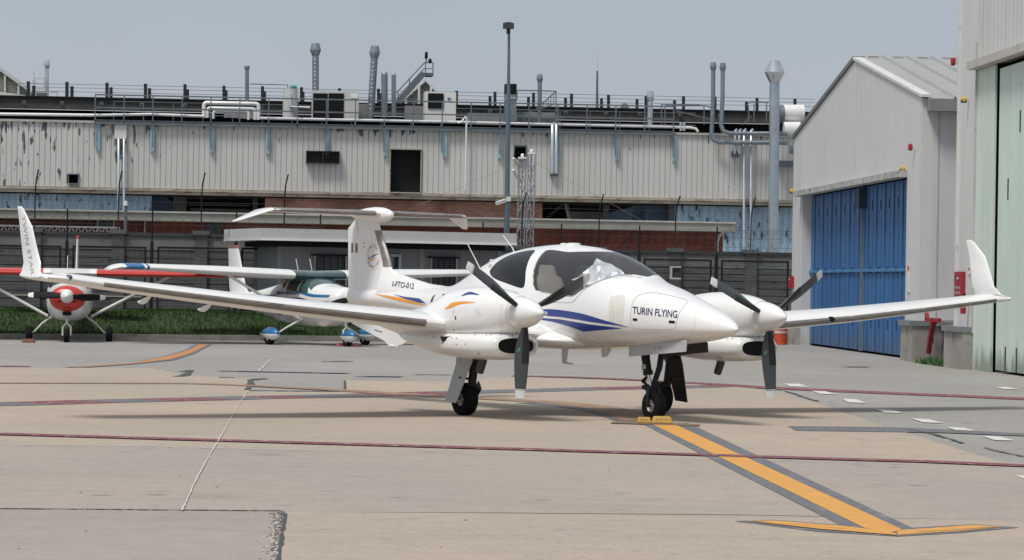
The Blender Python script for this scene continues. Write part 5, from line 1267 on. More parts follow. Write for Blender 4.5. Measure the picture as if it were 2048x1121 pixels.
t = thing('twin_pipes', 'two stubby white pipe ends standing at the right end of the roof pipe', 'pipe', FC.at(1365, 258, 0)); [build(MB().tube([FC.at(x, 262, 0), FC.at(x, 245, 0)], .065, 8), 'pipe', bright, t, smooth=50) for x in (1361.5, 1368)]
# roof stair with landing and the gabled skylight
t = thing('roof_stair', 'steel stair climbing to a small railed landing on the factory roof', 'stairs', FC.at(830, 215, -6)); mb = MB(); mb.bar(FC.at(793, 208, -6), FC.at(848, 147, -6), .10, .26); mb.pbox(FC, 846, 146, 866, 152, -7, -6); build(mb, 'stringer', dsteel, t)
mb = MB(); mb.bar(FC.at(793, 186, -6), FC.at(849, 126, -6), .05); mb.bar(FC.at(793, 197, -6), FC.at(849, 137, -6), .04); mb.bar(FC.at(849, 126, -6), FC.at(866, 126, -6), .05); mb.bar(FC.at(849, 138, -6), FC.at(866, 138, -6), .04)
for x, y0, y1 in ((851, 126, 150), (866, 126, 152), (819, 157, 182), (796, 184, 208)): mb.bar(FC.at(x, y1, -6), FC.at(x, y0, -6), .05)
build(mb, 'railing', dsteel, t); mb = MB(); mb.bar(FC.at(852, 126, -6), FC.at(852.5, 112, -6), .05); mb.lathe([(.05, 0), (.08, .08), (.06, .3), (.01, .34)], FC.at(852.5, 118, -6), (0, 0, 1), 8); mb.lathe([(.05, 0), (.09, .08), (.06, .2), (.01, .22)], FC.at(860, 127, -6), (0, 0, 1), 8); build(mb, 'beacon', black, t)
t = thing('gabled_skylight', 'green-grey gable with white edges rising behind the roof stair', 'skylight', FC.at(838, 212, -9)); build(MB().prism([FC.at(x, y, -9) for x, y in ((792, 214), (851, 162), (876, 186), (876, 214))], FC.n * -6), 'gable', M('olive_gable', (.19, .20, .165), .8, var=.1), t)
mb = MB()
for a, b in (((790, 214), (851, 160)), ((851, 160), (880, 190)), ((812, 200), (812, 214)), ((838, 174), (838, 214)), ((862, 172), (862, 212))): mb.bar(FC.at(*a, -8.9), FC.at(*b, -8.9), .11)
build(mb, 'white_trim', offw, t)
t = thing('sawtooth_roof', 'olive gable end of a second roof at the far left edge', 'roof', FC.at(20, 195, -9)); build(MB().prism([FC.at(x, y, -9) for x, y in ((-200, 196), (-120, 70), (0, 137), (56, 180), (56, 196))], FC.n * -8), 'gable', MATS['olive_gable'], t)
mb = MB(); mb.bar(FC.at(-10, 131, -8.9), FC.at(60, 181, -8.9), .16)
for x, y in ((10, 145), (37, 165)): mb.bar(FC.at(x, y, -8.9), FC.at(x, 194, -8.9), .08)
build(mb, 'white_trim', lgrey, t); build(MB().prism([FC.at(x, y, -8.5) for x, y in ((-60, 184), (0, 184), (50, 191), (50, 194), (-60, 194))], FC.n * -.3), 'gutter', offw, t)
t = thing('roof_platform', 'small railed steel platform behind the left chimney', 'platform', FC.at(80, 190, -8.6)); mb = MB()
for a, b in (((70, 157), (88, 157)), ((70, 168), (88, 168)), ((70, 157), (70, 178)), ((88, 157), (88, 178)), ((70, 178), (90, 178)), ((63, 168), (70, 157)), ((60, 185), (115, 185)), ((60, 183), (60, 195)), ((115, 183), (115, 195)), ((67.6, 142), (67.6, 178))): mb.bar(FC.at(*a, -8.6), FC.at(*b, -8.6), .05)
mb.pbox(FC, 72, 182, 90, 192, -9, -8.7); build(mb, 'frame', lgrey, t)
t = thing('sloped_railing', 'sloping steel stair railing right of the vent stack', 'railing', FC.at(1090, 225, -2.6)); mb = MB()
for a, b in (((1034, 181), (1112, 183)), ((1112, 183), (1068, 222)), ((1112, 208), (1068, 222)), ((1112, 183), (1112, 250)), ((1034, 181), (1034, 200))): mb.bar(FC.at(*a, -2.6), FC.at(*b, -2.6), .05)
for i in range(9): u = i / 8; mb.bar(FC.at(1112 - 40 * u, 183 + 36 * u, -2.6), FC.at(1112 - 40 * u, 208 + 13 * u, -2.6), .035)
build(mb, 'frame', dsteel, t)
t = thing('stair_railing', 'double steel railing frame left of the bent thin chimneys', 'railing', FC.at(1370, 255, -1)); mb = MB()
for a, b in (((1323, 209), (1400, 210)), ((1323, 209), (1323, 252)), ((1330, 212), (1412, 212)), ((1330, 212), (1330, 252)), ((1412, 212), (1440, 222)), ((1352, 222), (1425, 240)), ((1408, 212), (1408, 250)), ((1493, 210), (1502, 205)), ((1502, 205), (1538, 205)), ((1497, 213), (1497, 245)), ((1508, 208), (1508, 245)), ((1485, 250), (1502, 232)), ((1533, 205), (1533, 250))): mb.bar(FC.at(*a, -1), FC.at(*b, -1), .05)
build(mb, 'frame', dsteel, t)
t = thing('whip_antenna', 'very thin white whip antenna rising above the roof right of centre', 'antenna', FC.at(1194, 222, -7)); build(MB().tube([FC.at(1194, 222, -7), FC.at(1194.5, 142, -7)], [.07, .04], 6), 'mast', dsteel, t); build(MB().tube([FC.at(1194.5, 142, -7), FC.at(1194.6, 103, -7)], .025, 6), 'rod', wpipe, t)
solo(MB().lathe([(.02, 0), (.12, .02), (.2, .06), (.21, .07)], FC.at(1249, 216, -7), tuple(FC.n), 20), 'satellite_dish', M('dish_grey', (.22, .26, .28), .5), 'small round grey dish on the roof right of the whip antenna', 'dish')
# ------------------------------------------------------------------ brick annex with concrete canopy
AN = Pl((at(0, 430, 118).x, 118), (at(1470, 455, 122).x, 122))
cano = M("canopy_concrete", (.30, .295, .265), .9, var=.16, scale=1.2, dirt=((.14, .13, .11), .58, 2.2))
an = thing('brick_annex', 'low red brick building with a long concrete canopy in front of the factory', 'building', AN.at(735, 600))
zc1 = AN.az(735, 434, 0)[1]; zc0 = AN.az(735, 450, 0)[1]; b0, b1 = AN.az(-250, 430)[0], AN.az(1470, 455)[0]
build(MB().abox(AN, b0, zc0, b1, zc1, -8, 0), 'canopy', cano, an); build(MB().abox(AN, b0, zc1, b1 + .03, zc1 + .06, -8, .05), 'canopy_edge', M('canopy_edge_pale', (.44, .43, .40), .8, var=.15), an)
bb1 = AN.az(1446, 480, -1.5)[0]; build(MB().abox(AN, b0, 0, bb1, zc0, -7, -1.5), 'brick_wall', brick_d, an)
mb = MB()
for q in ((190, 438, 228, 456), (412, 445, 442, 475)): mb.pbox(AN, *q, -1.5, -1.44)
build(mb, 'window', M('annex_window', (.03, .045, .06), .2, var=.2), an)
mb = MB(); [mb.pbox(AN, x, 440, x + 3, 470, -1.5, -1.4) for x in (194, 226, 288)]; build(mb, 'annex_pipe', lgrey, an)
for x in (620, 1010):
    build(MB().pbox(AN, x, 467, x + 12, 486, -1.5, -1.42), 'window', MATS['annex_window'] if x == 620 else lgrey, an)
build(MB().tube([AN.at(1447, 463, -1.2), AN.at(1437, 474, -1.2), AN.at(1434, 485, -1.2), AN.at(1434, 520, -1.2)], .06, 8), 'downpipe', lgrey, an, smooth=50)
t = thing('lattice_rail', 'pale horizontal lattice pipe bridge above the left precast wall', 'pipe rack', AN.at(120, 462, 2)); mb = MB(); mb.bar(AN.at(-80, 450, 2), AN.at(240, 456, 2), .06); mb.bar(AN.at(-80, 463, 2), AN.at(240, 467, 2), .10)
for i in range(24): x = -80 + i * 13.5; mb.bar(AN.at(x, 463 + (x + 80) * .0125, 2), AN.at(x + 7, 450.5 + (x + 80) * .018, 2), .03); mb.bar(AN.at(x + 7, 450.5 + (x + 80) * .018, 2), AN.at(x + 13.5, 463 + (x + 80) * .0125, 2), .03)
build(mb, 'frame', M('rack_pale_grey', (.33, .34, .36), .6, .2), t)
# ------------------------------------------------------------------ lamp post, camera, lattice masts
t = thing('flood_lamp_post', 'tall grey lamp post with a dark floodlight head rising above the roof', 'lamp post', at(1015, 470, 98)); Yp = 98
def pole_pts(Y, pts): return [at(x, y, Y) for x, y in pts]
p = pole_pts(Yp, [(1018, 62), (1017.5, 125), (1016.5, 235), (1015, 310), (1013, 500)]); base = p[-1].copy(); base.z = 0
build(MB().tube([base] + p[::-1], [.095, .09, .085, .07, .045, .04], 12), 'pole', M('pole_blue_grey', (.15, .19, .225), .45, .4, var=.1), t, smooth=50)
mb = MB(); q = at(1017, 52, Yp); mb.obox(q + Vector((-.17, -.25, -.09)), (.34, 0, 0), (0, .4, 0), (0, 0, .16)); mb.bar(q + Vector((0, 0, -.25)), q, .12); mb.obox(q + Vector((-.10, -.05, .06)), (.2, 0, 0), (0, .2, 0), (0, 0, .05)); build(mb, 'lamp_head', M('lamp_head_dark', (.05, .05, .055), .5), t)
mb = MB(); mb.obox(at(1012.5, 398, Yp) + Vector((0, -.12, -.08)), (.14, 0, 0), (0, .2, 0), (0, 0, .14)); q = at(1004, 404, Yp); mb.bar(q + Vector((-.16, -.25, -.06)), q + Vector((.13, 0, .05)), .12, .10)
tag(build(mb, 'security_camera', offw), 'white security camera fixed to the tall lamp post', 'camera')
lat = M("lattice_galvanised", (.33, .35, .37), .45, .5, var=.1)
def lattice(x0, x1, yt, Y, label, k=0, ty=0):
    t = thing('lattice_mast', label, 'mast', at((x0 + x1) / 2, 560, Y)); c = at((x0 + x1) / 2, yt, Y); wd = (at(x1, yt, Y) - at(x0, yt, Y)).length; z1 = c.z; bx = at((x0 + x1) / 2 - 4, 500, Y).x; top = c.x
    cx = lambda z: bx + (top - bx) * (z - 1.5) / (z1 - 1.5)
    cor = [(-.5, -.3), (.5, -.3), (0, .55)]; mb = MB()
    for a, b in cor: mb.tube([Vector((cx(0) + a * wd, Y + b * wd, 0)), Vector((cx(z1) + a * wd, Y + b * wd, z1))], .017, 6)
    build(mb, 'leg', lat, t, smooth=50); mb = MB(); z = .3; s_ = 0; st_ = .30
    while z < z1 - st_:
        for i in range(3):
            a, b = cor[i], cor[(i + 1) % 3]
            if s_: a, b = b, a
            mb.bar((cx(z) + a[0] * wd, Y + a[1] * wd, z), (cx(z + st_) + b[0] * wd, Y + b[1] * wd, z + st_), .018)
        z += st_; s_ = 1 - s_
    build(mb, 'bracing', lat, t); mb = MB(); mb.obox((cx(z1) - wd * .6, Y - wd * .4, z1), (wd * 1.2, 0, 0), (0, wd, 0), (0, 0, .05)); mb.lathe([(.05, 0), (.055, .04), (.035, .10), (.01, .11)], (cx(z1) , Y, z1 + .05), (0, 0, 1), 10); build(mb, 'top_lamp', offw, t, smooth=50)
    if k:
        mb = MB(); [mb.bar((cx(z1 - .6 + i * .45) - wd * .5, Y - .1, z1 - .6 + i * .45), (cx(z1) - wd * .5 - .16, Y - .35, z1 - .35 + i * .35), .06) for i in (0, 1)]; build(mb, 'lamp_arm', offw, t)
lattice(1037.5, 1052, 318, 96, 'left lattice mast with two small white lamp arms near its top', 1)
lattice(1056.5, 1070, 309, 95, 'right lattice mast, slightly taller, with one small lamp on top')
mb = MB(); mb.bar(at(1037, 325, 96), at(700, 470, 90), .007); mb.bar(at(1071, 325, 95), at(1300, 450, 96), .007)
solo(mb, 'guy_wire', M('guy_wire_red', (.35, .25, .23), .6), 'thin reddish guy wires slanting from the lattice masts', 'wire')
t = thing('pole_sensor', 'short post with a white cylindrical head standing on the left precast wall', 'sensor', at(251, 468, 86)); build(MB().tube([at(250.5, 500, 86), at(251.5, 408, 86)], .045, 8), 'post', dsteel, t); build(MB().lathe([(.06, 0), (.06, .11), (.04, .13)], at(251.5, 412, 86), (0, 0, 1), 12), 'head', white, t, smooth=40)
# ------------------------------------------------------------------ site cabin
CB = Pl((at(555, 560, 81.6).x, 81.6), (at(1000, 560, 83.6).x, 83.6))
cab = thing('site_cabin', 'grey portable office cabin with a broad pale roof fascia behind the tail', 'cabin', CB.at(778, 660))
cabm = M("cabin_panel_grey", (.235, .245, .255), .6, var=.06, scale=1.0, stretch=(2, 2, .4)); fas = M("fascia_pale_grey", (.50, .505, .49), .55, var=.05)
a0, a1 = CB.az(555, 560)[0], CB.az(1001, 560)[0]; z0 = CB.az(778, 655)[1]; zf0 = CB.az(778, 484.5, .9)[1]; zf1 = CB.az(778, 462, .9)[1]
holes = [rect_az(633, 514, 690, 572, CB), rect_az(866, 519, 911, 577, CB), rect_az(787, 514, 797, 655, CB)]
mb = MB(); pts = sorted(set([a0, a1] + [h[0] for h in holes] + [h[2] for h in holes]))
for p, q in zip(pts[:-1], pts[1:]):
    sp_ = [(z0, zf0 + .1)]
    for h in holes:
        if h[0] - .001 <= p and q <= h[2] + .001: sp_ = [(z0, max(h[1], z0)), (h[3], zf0 + .1)]
    for s0, s1 in sp_:
        if s1 - s0 > .01: mb.abox(CB, p, s0, q, s1, -.08, 0)
mb.abox(CB, a0, z0, a0 + .08, zf0 + .1, -2.4, -.08); mb.abox(CB, a1 - .08, z0, a1, zf0 + .1, -2.4, -.08)
build(mb, 'wall', cabm, cab)
mb = MB(); mb.abox(CB, a0 + .1, z0 + .05, a1 - .1, zf0, -2.3, -1.2); build(mb, 'inner_room', dark_in, cab)
mb = MB(); [mb.pbox(CB, x, 487, x + w_, 655, .0, .035) for x, w_ in ((555, 6), (606, 2), (700, 2), (742, 2), (838, 10), (922, 2), (960, 2), (995, 6))]; build(mb, 'panel_trim', fas if False else M('cabin_trim', (.30, .31, .32), .6), cab)
f0, f1 = CB.az(521, 470, .9)[0], CB.az(1033, 476, .9)[0]
build(MB().abox(CB, f0, zf0 + .03, f1, zf1, -2.8, .9), 'roof_fascia', fas, cab); build(MB().abox(CB, f0 - .01, zf0 - .02, f1 + .01, zf0 + .03, -2.8, .93), 'fascia_edge', white, cab)
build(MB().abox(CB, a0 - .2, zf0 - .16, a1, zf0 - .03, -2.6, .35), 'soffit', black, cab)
for i, (x0, y0, x1, y1) in enumerate(((633, 514, 690, 572), (866, 519, 911, 577))):
    mb = MB(); wf_ = 5; mb.pbox(CB, x0 - wf_ + 1, y0 - 3, x0, y1, .0, .08); mb.pbox(CB, x1, y0 - 3, x1 + wf_ - 1, y1, .0, .08); mb.pbox(CB, x0, y1 - 2, x1, y1 + 2, .0, .08); wf2 = build(mb, 'window_frame', fas, cab)
    build(MB().pbox(CB, x0, y0, x1, y1, -.05, -.02), 'pane', M('cabin_pane', (.20, .22, .24), .25, var=.2), wf2)
    mb = MB(); 
    for k in range(5): x = x0 + (x1 - x0) * k / 4; mb.pbox(CB, x - .6, y0 - 1, x + .6, y1, .10, .13)
    for k in range(15): y = y0 + (y1 - y0) * k / 14; mb.pbox(CB, x0, y - .6, x1, y + .6, .08, .10)
    build(mb, 'window_bars', black, wf2)
    build(MB().pbox(CB, x0 - 8, y0 - 5, x1 + 8, y0 - 2, .0, .16), 'shutter_rail', black, wf2)
mb = MB(); mb.pbox(CB, 797, 509, 802, 655, 0, .09); mb.pbox(CB, 782, 509, 797, 514, 0, .09); build(mb, 'door_frame', fas, cab); build(MB().pbox(CB, 787, 514, 797, 655, -.05, -.02), 'door', M('door_dark', (.02, .022, .025), .4), cab)
mb = MB(); [mb.abox(CB, a0 + i * 1.5, 0, a0 + .3 + i * 1.5, z0, -.5, -.1) for i in range(4)]; mb.abox(CB, a0, z0 - .10, a1, z0, -2.3, -.02); build(mb, 'footing', M('footing_dark', (.06, .06, .06), .9), cab)
def foot_dirt(m, col_, h, st=.75):
    """splash dirt and scuffs on the lowest part of a sheet-metal surface, plus long thin rust runs"""
    n = m.node_tree.nodes; l = m.node_tree.links; b = n["Principled BSDF"]; base = b.inputs["Base Color"].links[0].from_socket
    geo = n.new("ShaderNodeNewGeometry"); sp = n.new("ShaderNodeSeparateXYZ"); l.new(geo.outputs["Position"], sp.inputs[0])
    z = n.new("ShaderNodeTexNoise"); mp = n.new("ShaderNodeMapping"); mp.inputs["Scale"].default_value = (5, 5, 1.6); l.new(geo.outputs["Position"], mp.inputs[0]); l.new(mp.outputs[0], z.inputs[0]); z.inputs["Detail"].default_value = 7; z.inputs["Scale"].default_value = 1
    a = n.new("ShaderNodeMapRange"); a.inputs[1].default_value = 0; a.inputs[2].default_value = h; a.inputs[3].default_value = .42; a.inputs[4].default_value = -.25; l.new(sp.outputs[2], a.inputs[0])
    s_ = n.new("ShaderNodeMath"); s_.operation = 'ADD'; l.new(a.outputs[0], s_.inputs[0]); l.new(z.outputs[0], s_.inputs[1])
    f = n.new("ShaderNodeMapRange"); f.inputs[1].default_value = .55; f.inputs[2].default_value = .85; f.inputs[4].default_value = st; l.new(s_.outputs[0], f.inputs[0])
    mx = n.new("ShaderNodeMix"); mx.data_type = 'RGBA'; l.new(f.outputs[0], mx.inputs[0]); l.new(base, mx.inputs[6]); mx.inputs[7].default_value = (*col_, 1)
    z2 = n.new("ShaderNodeTexNoise"); mp2 = n.new("ShaderNodeMapping"); mp2.inputs["Scale"].default_value = (4, 4, .12); l.new(geo.outputs["Position"], mp2.inputs[0]); l.new(mp2.outputs[0], z2.inputs[0]); z2.inputs["Detail"].default_value = 6; z2.inputs["Scale"].default_value = 1
    f2 = n.new("ShaderNodeMapRange"); f2.inputs[1].default_value = .60; f2.inputs[2].default_value = .78; f2.inputs[4].default_value = .30; l.new(z2.outputs[0], f2.inputs[0])
    mx2 = n.new("ShaderNodeMix"); mx2.data_type = 'RGBA'; l.new(f2.outputs[0], mx2.inputs[0]); l.new(mx.outputs[2], mx2.inputs[6]); mx2.inputs[7].default_value = (*[c * .9 for c in col_], 1); l.new(mx2.outputs[2], b.inputs["Base Color"])
# ------------------------------------------------------------------ hangar with blue doors
hp2, hp1 = (8.60, 67.6), (7.60, 87.0)
HG = Pl(hp1, hp2)
hm = M("hangar_panel_grey", (.60, .60, .59), .55, .0, var=.045, scale=1.0, stretch=(1, 1, .4), spec=.3, dirt=((.36, .35, .33), .66, 1.6)); hm2 = M("hangar_side_panel", (.56, .565, .57), .55, var=.05, stretch=(2, 2, .3), spec=.3)
foot_dirt(hm, (.30, .29, .27), 1.3, .5); foot_dirt(hm2, (.32, .31, .29), 1.6, .5)
hgr = thing('hangar', 'pale grey gabled hangar with large blue folding doors', 'hangar', (8.1, 77.5, 0))
HL = (Vector((hp2[0], hp2[1], 0)) - Vector((hp1[0], hp1[1], 0))).length
ez = 5.57; apx = HL * .53; az1 = 6.98
dr = rect_az(1601, 391, 1812, 351, HG)  # a range
da0 = HG.az(1603, 560)[0]; da1 = HG.az(1811, 560)[0]; dz1 = (HG.az(1605, 391)[1] + HG.az(1812, 351)[1]) / 2
mb = MB()
mb.prism([HG.w(0, 0, 0), HG.w(0, ez, 0), HG.w(da0, ez + (az1 - ez) * da0 / apx, 0), HG.w(da0, 0, 0)], HG.n * -.25)
mb.prism([HG.w(da1, 0, 0), HG.w(da1, az1 - (az1 - ez) * (da1 - apx) / (HL - apx), 0), HG.w(HL, ez, 0), HG.w(HL, 0, 0)], HG.n * -.25)
mb.prism([HG.w(da0, dz1, 0), HG.w(da0, ez + (az1 - ez) * da0 / apx, 0), HG.w(apx, az1, 0), HG.w(da1, az1 - (az1 - ez) * (da1 - apx) / (HL - apx), 0), HG.w(da1, dz1, 0)], HG.n * -.25)
build(mb, 'gable_wall', hm, hgr)
mb = MB()
for k in (1.45, 19 * .55):
    a = HL * k / 19; zt2_ = (ez + (az1 - ez) * a / apx if a < apx else az1 - (az1 - ez) * (a - apx) / (HL - apx)); zz0 = dz1 + .3 if da0 < a < da1 else 0
    mb.abox(HG, a - .012, zz0, a + .012, zt2_ - .05, -.01, .004)
build(mb, 'panel_joint', M('panel_joint_grey', (.43, .43, .425), .6), hgr)
# verge trims
trim = M("verge_trim_pale", (.62, .62, .60), .5, var=.08, dirt=((.3, .29, .27), .6, 3))
mb = MB(); mb.prism([HG.w(apx, az1 + .03, .05), HG.w(HL + .1, ez + .02, .05), HG.w(HL + .1, ez + .08, .05), HG.w(apx, az1 + .10, .05)], HG.n * -.22); build(mb, 'verge', trim, hgr)
mb = MB(); mb.prism([HG.w(apx, az1 + .02, .05), HG.w(-.1, ez + .0, .05), HG.w(-.1, ez + .10, .05), HG.w(apx, az1 + .12, .05)], HG.n * -.3); build(mb, 'verge', M('verge_dark', (.16, .16, .16), .6), hgr)
# roof slopes run away from the gable to the right
roofm = M("ribbed_roof_sheet", (.36, .365, .355), .5, .1, var=.08, stretch=(1, 1, 1), dirt=((.30, .30, .28), .62, 1.4))
RL = 26.0
mb = MB(); n = 44
for k in range(n):
    o1 = -RL * k / n - .1; o2 = o1 - RL / n * .9; o3 = o1 - RL / n
    p = [HG.w(apx, az1 + .10, o1), HG.w(HL + .25, ez - .02, o1), HG.w(HL + .25, ez - .02, o2), HG.w(apx, az1 + .10, o2)]; mb.add(p, [(0, 1, 2, 3)])
    p = [HG.w(apx, az1 + .10, o2), HG.w(HL + .25, ez - .02, o2), HG.w(HL + .25, ez + .05, (o2 + o3) / 2), HG.w(apx, az1 + .17, (o2 + o3) / 2)]; mb.add(p, [(0, 1, 2, 3)])
    p = [HG.w(apx, az1 + .17, (o2 + o3) / 2), HG.w(HL + .25, ez + .05, (o2 + o3) / 2), HG.w(HL + .25, ez - .02, o3), HG.w(apx, az1 + .10, o3)]; mb.add(p, [(0, 1, 2, 3)])
mb.add([HG.w(apx, az1 + .1, -.1), HG.w(-.2, ez, -.1), HG.w(-.2, ez, -RL), HG.w(apx, az1 + .1, -RL)], [(0, 1, 2, 3)])
build(mb, 'roof', roofm, hgr, recalc=False)
mb = MB(); [mb.obox(HG.w(apx - .10, az1 + .12, -.3 - i * .6), HG.d * .2, HG.n * -.28, (0, 0, .045)) for i in range(42)]; build(mb, 'ridge_cap', trim, hgr)
mb = MB(); mb.obox(HG.w(HL + .02, ez - .28, -.1), HG.d * .35, HG.n * -RL, (0, 0, .26)); build(mb, 'gutter', M('gutter_grey', (.25, .26, .265), .5, .2, var=.1), hgr)
mb = MB(); mb.obox(HG.w(HL - .25, 0, -.25), HG.d * .25, HG.n * -RL, (0, 0, ez - .25)); 
build(mb, 'side_wall', hm2, hgr)
mb = MB()
for k in range(12): mb.obox(HG.w(HL, .9, -.35 - k * .42), HG.d * .012, HG.n * -.03, (0, 0, ez - 1.2))
build(mb, 'panel_joint', MATS['panel_joint_grey'], hgr)
mb = MB(); mb.obox(HG.w(0, 0, -RL), HG.d * HL, HG.n * .25, (0, 0, ez)); mb.obox(HG.w(0, 0, -.25), HG.d * .25, HG.n * -RL, (0, 0, ez)); build(mb, 'rear_wall', hm2, hgr)
# door header and blue leaves
mb = MB(); mb.abox(HG, da0 - .35, dz1 - .04, da1 + .05, dz1 + .10, .0, .22); build(mb, 'door_header', M('header_worn', (.42, .42, .40), .7, var=.2, dirt=((.12, .11, .10), .53, 5)), hgr)
blued = M("blue_door_paint", (.030, .125, .31), .45, var=.10, scale=.8, stretch=(1, 1, .35), dirt=((.045, .17, .37), .6, 1.5)); blue2 = M("blue_door_rail", (.05, .20, .40), .5, var=.1); blk = M("door_fitting", (.02, .03, .06), .5)
foot_dirt(blued, (.06, .09, .13), .9, .6); am = HG.az(1708, 560)[0]; nl = 6
for s0, s1 in ((da0, am - .02), (am + .02, da1)):
    mb = MB(); wd = (s1 - s0) / nl
    for k in range(nl):
        b0 = s0 + k * wd; mb.abox(HG, b0 + .035, .06, b0 + wd - .035, dz1 - .04, -.32, -.24)
        mb.abox(HG, b0 + wd / 2 - .02, .06, b0 + wd / 2 + .02, dz1 - .04, -.24, -.21)
    mb.abox(HG, s0, .05, s1, dz1 - .03, -.36, -.32)
    d_ = build(mb, 'door_leaf', blued, hgr)
    zr = HG.az(1708, 541)[1]; build(MB().abox(HG, s0, zr - .04, s1, zr + .04, -.24, -.19), 'rail', blue2, d_)
    for k in range(nl):
        b0 = s0 + (k + .9) * wd; mb = MB(); mb.abox(HG, b0, .60, b0 + .03, .82, -.24, -.225); mb.abox(HG, b0, dz1 - .62, b0 + .03, dz1 - .40, -.24, -.225); mb.abox(HG, b0, zr - .07, b0 + .03, zr + .07, -.24, -.185); build(mb, 'bolt', blk, d_)
mb = MB(); mb.abox(HG, am - .03, .05, am + .03, dz1, -.24, -.14); build(mb, 'centre_post', M('centre_post_steel', (.16, .22, .28), .5, .4), hgr); build(MB().abox(HG, am - .25, dz1 - .55, am + .25, dz1 - .1, -.24, -.05), 'door_motor', blk, hgr)
mb = MB(); mb.abox(HG, da0 - .02, 0, da0 + .02, dz1, -.3, 0); mb.abox(HG, da1 - .02, 0, da1 + .02, dz1, -.3, 0); build(mb, 'door_jamb', hm2, hgr)
stain = M("stained_concrete", (.30, .285, .255), .9, var=.2, scale=1.2, bump=.4, dirt=((.07, .065, .06), .56, 2.2, .1), stretch=(1, 1, .6))
cap_ = M("cap_flashing", (.20, .21, .215), .6, .2, var=.15)
mb = MB(); mb.abox(HG, HL - 1.35, 0, HL + .12, .76, -.3, .14); build(mb, 'plinth', stain, hgr); build(MB().abox(HG, HL - 1.4, .76, HL + .16, .87, -.3, .20), 'plinth_cap', cap_, hgr)
mb = MB(); mb.abox(HG, -.05, 0, da0 - .05, .50, -.3, .10); build(mb, 'plinth', stain, hgr)
mb = MB(); mb.obox(HG.w(HL + .0, 0, -.3), HG.d * .10, HG.n * -8, (0, 0, .80)); build(mb, 'side_plinth', stain, hgr); build(MB().obox(HG.w(HL + .0, .80, -.3), HG.d * .14, HG.n * -8, (0, 0, .09)), 'plinth_cap', cap_, hgr)
# ------------------------------------------------------------------ big hangar
bq = Vector((8.80, 63.3, 0)); bdir = Vector((.0506, -.9987, 0)).normalized()
BG = Pl((bq.x, bq.y), (bq + bdir * 10)[:2])
big = thing('hangar', 'tall pale grey hangar with pale green doors cut off by the right edge', 'hangar', bq + bdir * 8)
gm_ = M("pale_green_door", (.60, .71, .62), .5, var=.05, scale=1.0, stretch=(1, 1, .35), dirt=((.28, .31, .26), .66, 2.0)); 
foot_dirt(gm_, (.22, .24, .20), .8, .85); BL = 24; hA, hz = BG.az(1951, 400); zhd = BG.az(1951, 137)[1]; BH = 10.5
slope_h = 0
mb = MB(); mb.abox(BG, 0, 0, hA, BH, -.3, 0); mb.abox(BG, hA, zhd, BL - 2, BH, -.3, 0); mb.abox(BG, BL - 2, 0, BL, BH, -.3, 0); build(mb, 'front_wall', hm, big)
mb = MB(); mb.obox(BG.w(0, 0, -.3), BG.d * .3, BG.n * -25, (0, 0, BH)); mb.obox(BG.w(BL, 0, -.3), BG.d * -.3, BG.n * -25, (0, 0, BH)); mb.obox(BG.w(0, 0, -25), BG.d * BL, BG.n * -.3, (0, 0, BH)); mb.obox(BG.w(0, BH - .3, -.3), BG.d * BL, BG.n * -25, (0, 0, .2)); build(mb, 'side_wall', hm2, big)
mb = MB(); 
for k in range(60): a = hA + .12 + k * .35; mb.abox(BG, a - .01, zhd + .05, a + .01, BH, -.01, .006) if a < BL else None
build(mb, 'panel_joint', MATS['panel_joint_grey'], big)
mb = MB(); mb.abox(BG, -.03, 0, .05, BH, -.05, .05); build(mb, 'corner_trim', trim, big)
mb = MB(); mb.abox(BG, hA - .06, zhd - .05, BL - 2, zhd + .10, .0, .20); mb.abox(BG, hA - .06, .7, hA, zhd + .5, 0, .03); build(mb, 'door_header', M('header_rusty', (.46, .44, .40), .7, var=.15, dirt=((.16, .12, .09), .58, 5)), big)
s_a = [hA, BG.az(1984, 420)[0]]
mb = MB(); mb.abox(BG, s_a[0], .0, s_a[1], zhd - .05, -.06, -.02); build(mb, 'green_pilaster', gm_, big)
cur = s_a[1] + .20; k = 0
while cur < BL - 2.3:
    wd = .98
    mb = MB(); mb.abox(BG, cur, .05, cur + wd - .03, zhd - .14, -.14, -.07); d_ = build(mb, 'door_leaf', gm_, big)
    mb = MB(); mb.abox(BG, cur + wd - .08, 3.2 + (k % 2) * 1.2, cur + wd - .03, 3.6 + (k % 2) * 1.2, -.07, -.055); mb.abox(BG, cur + wd - .08, .05, cur + wd - .03, .5, -.07, -.055); build(mb, 'hinge', blk, d_)
    cur += wd; k += 1
mb = MB(); mb.abox(BG, s_a[1], 0, BL - 2, zhd, -.9, -.8); build(mb, 'dark_gap', dark_in, big)
mb = MB(); mb.abox(BG, -.12, 0, hA - .03, .72, -.1, .22); mb.obox(BG.w(-.12, 0, -.3), BG.d * .1, BG.n * -5, (0, 0, .72)); build(mb, 'plinth', stain, big); build(MB().abox(BG, -.16, .72, hA - .01, .82, -.1, .27), 'plinth_cap', cap_, big)
# low stained wall between the hangars
w0 = HG.w(HL + .13, 0, -.25); w1 = BG.w(-.12, 0, -.35)
LW = Pl((w0.x, w0.y), (w1.x, w1.y)); LL = (w1 - w0).length
lw = thing('low_wall', 'stained low concrete wall in the gap between the two hangars', 'wall', (w0 + w1) / 2)
build(MB().abox(LW, 0, 0, LL, .78, -.25, 0), 'wall', M('black_stained_concrete', (.17, .16, .145), .9, var=.3, dirt=((.035, .035, .033), .5, 2)), lw); build(MB().abox(LW, 0, .78, LL, .88, -.3, .06), 'cap', cap_, lw)
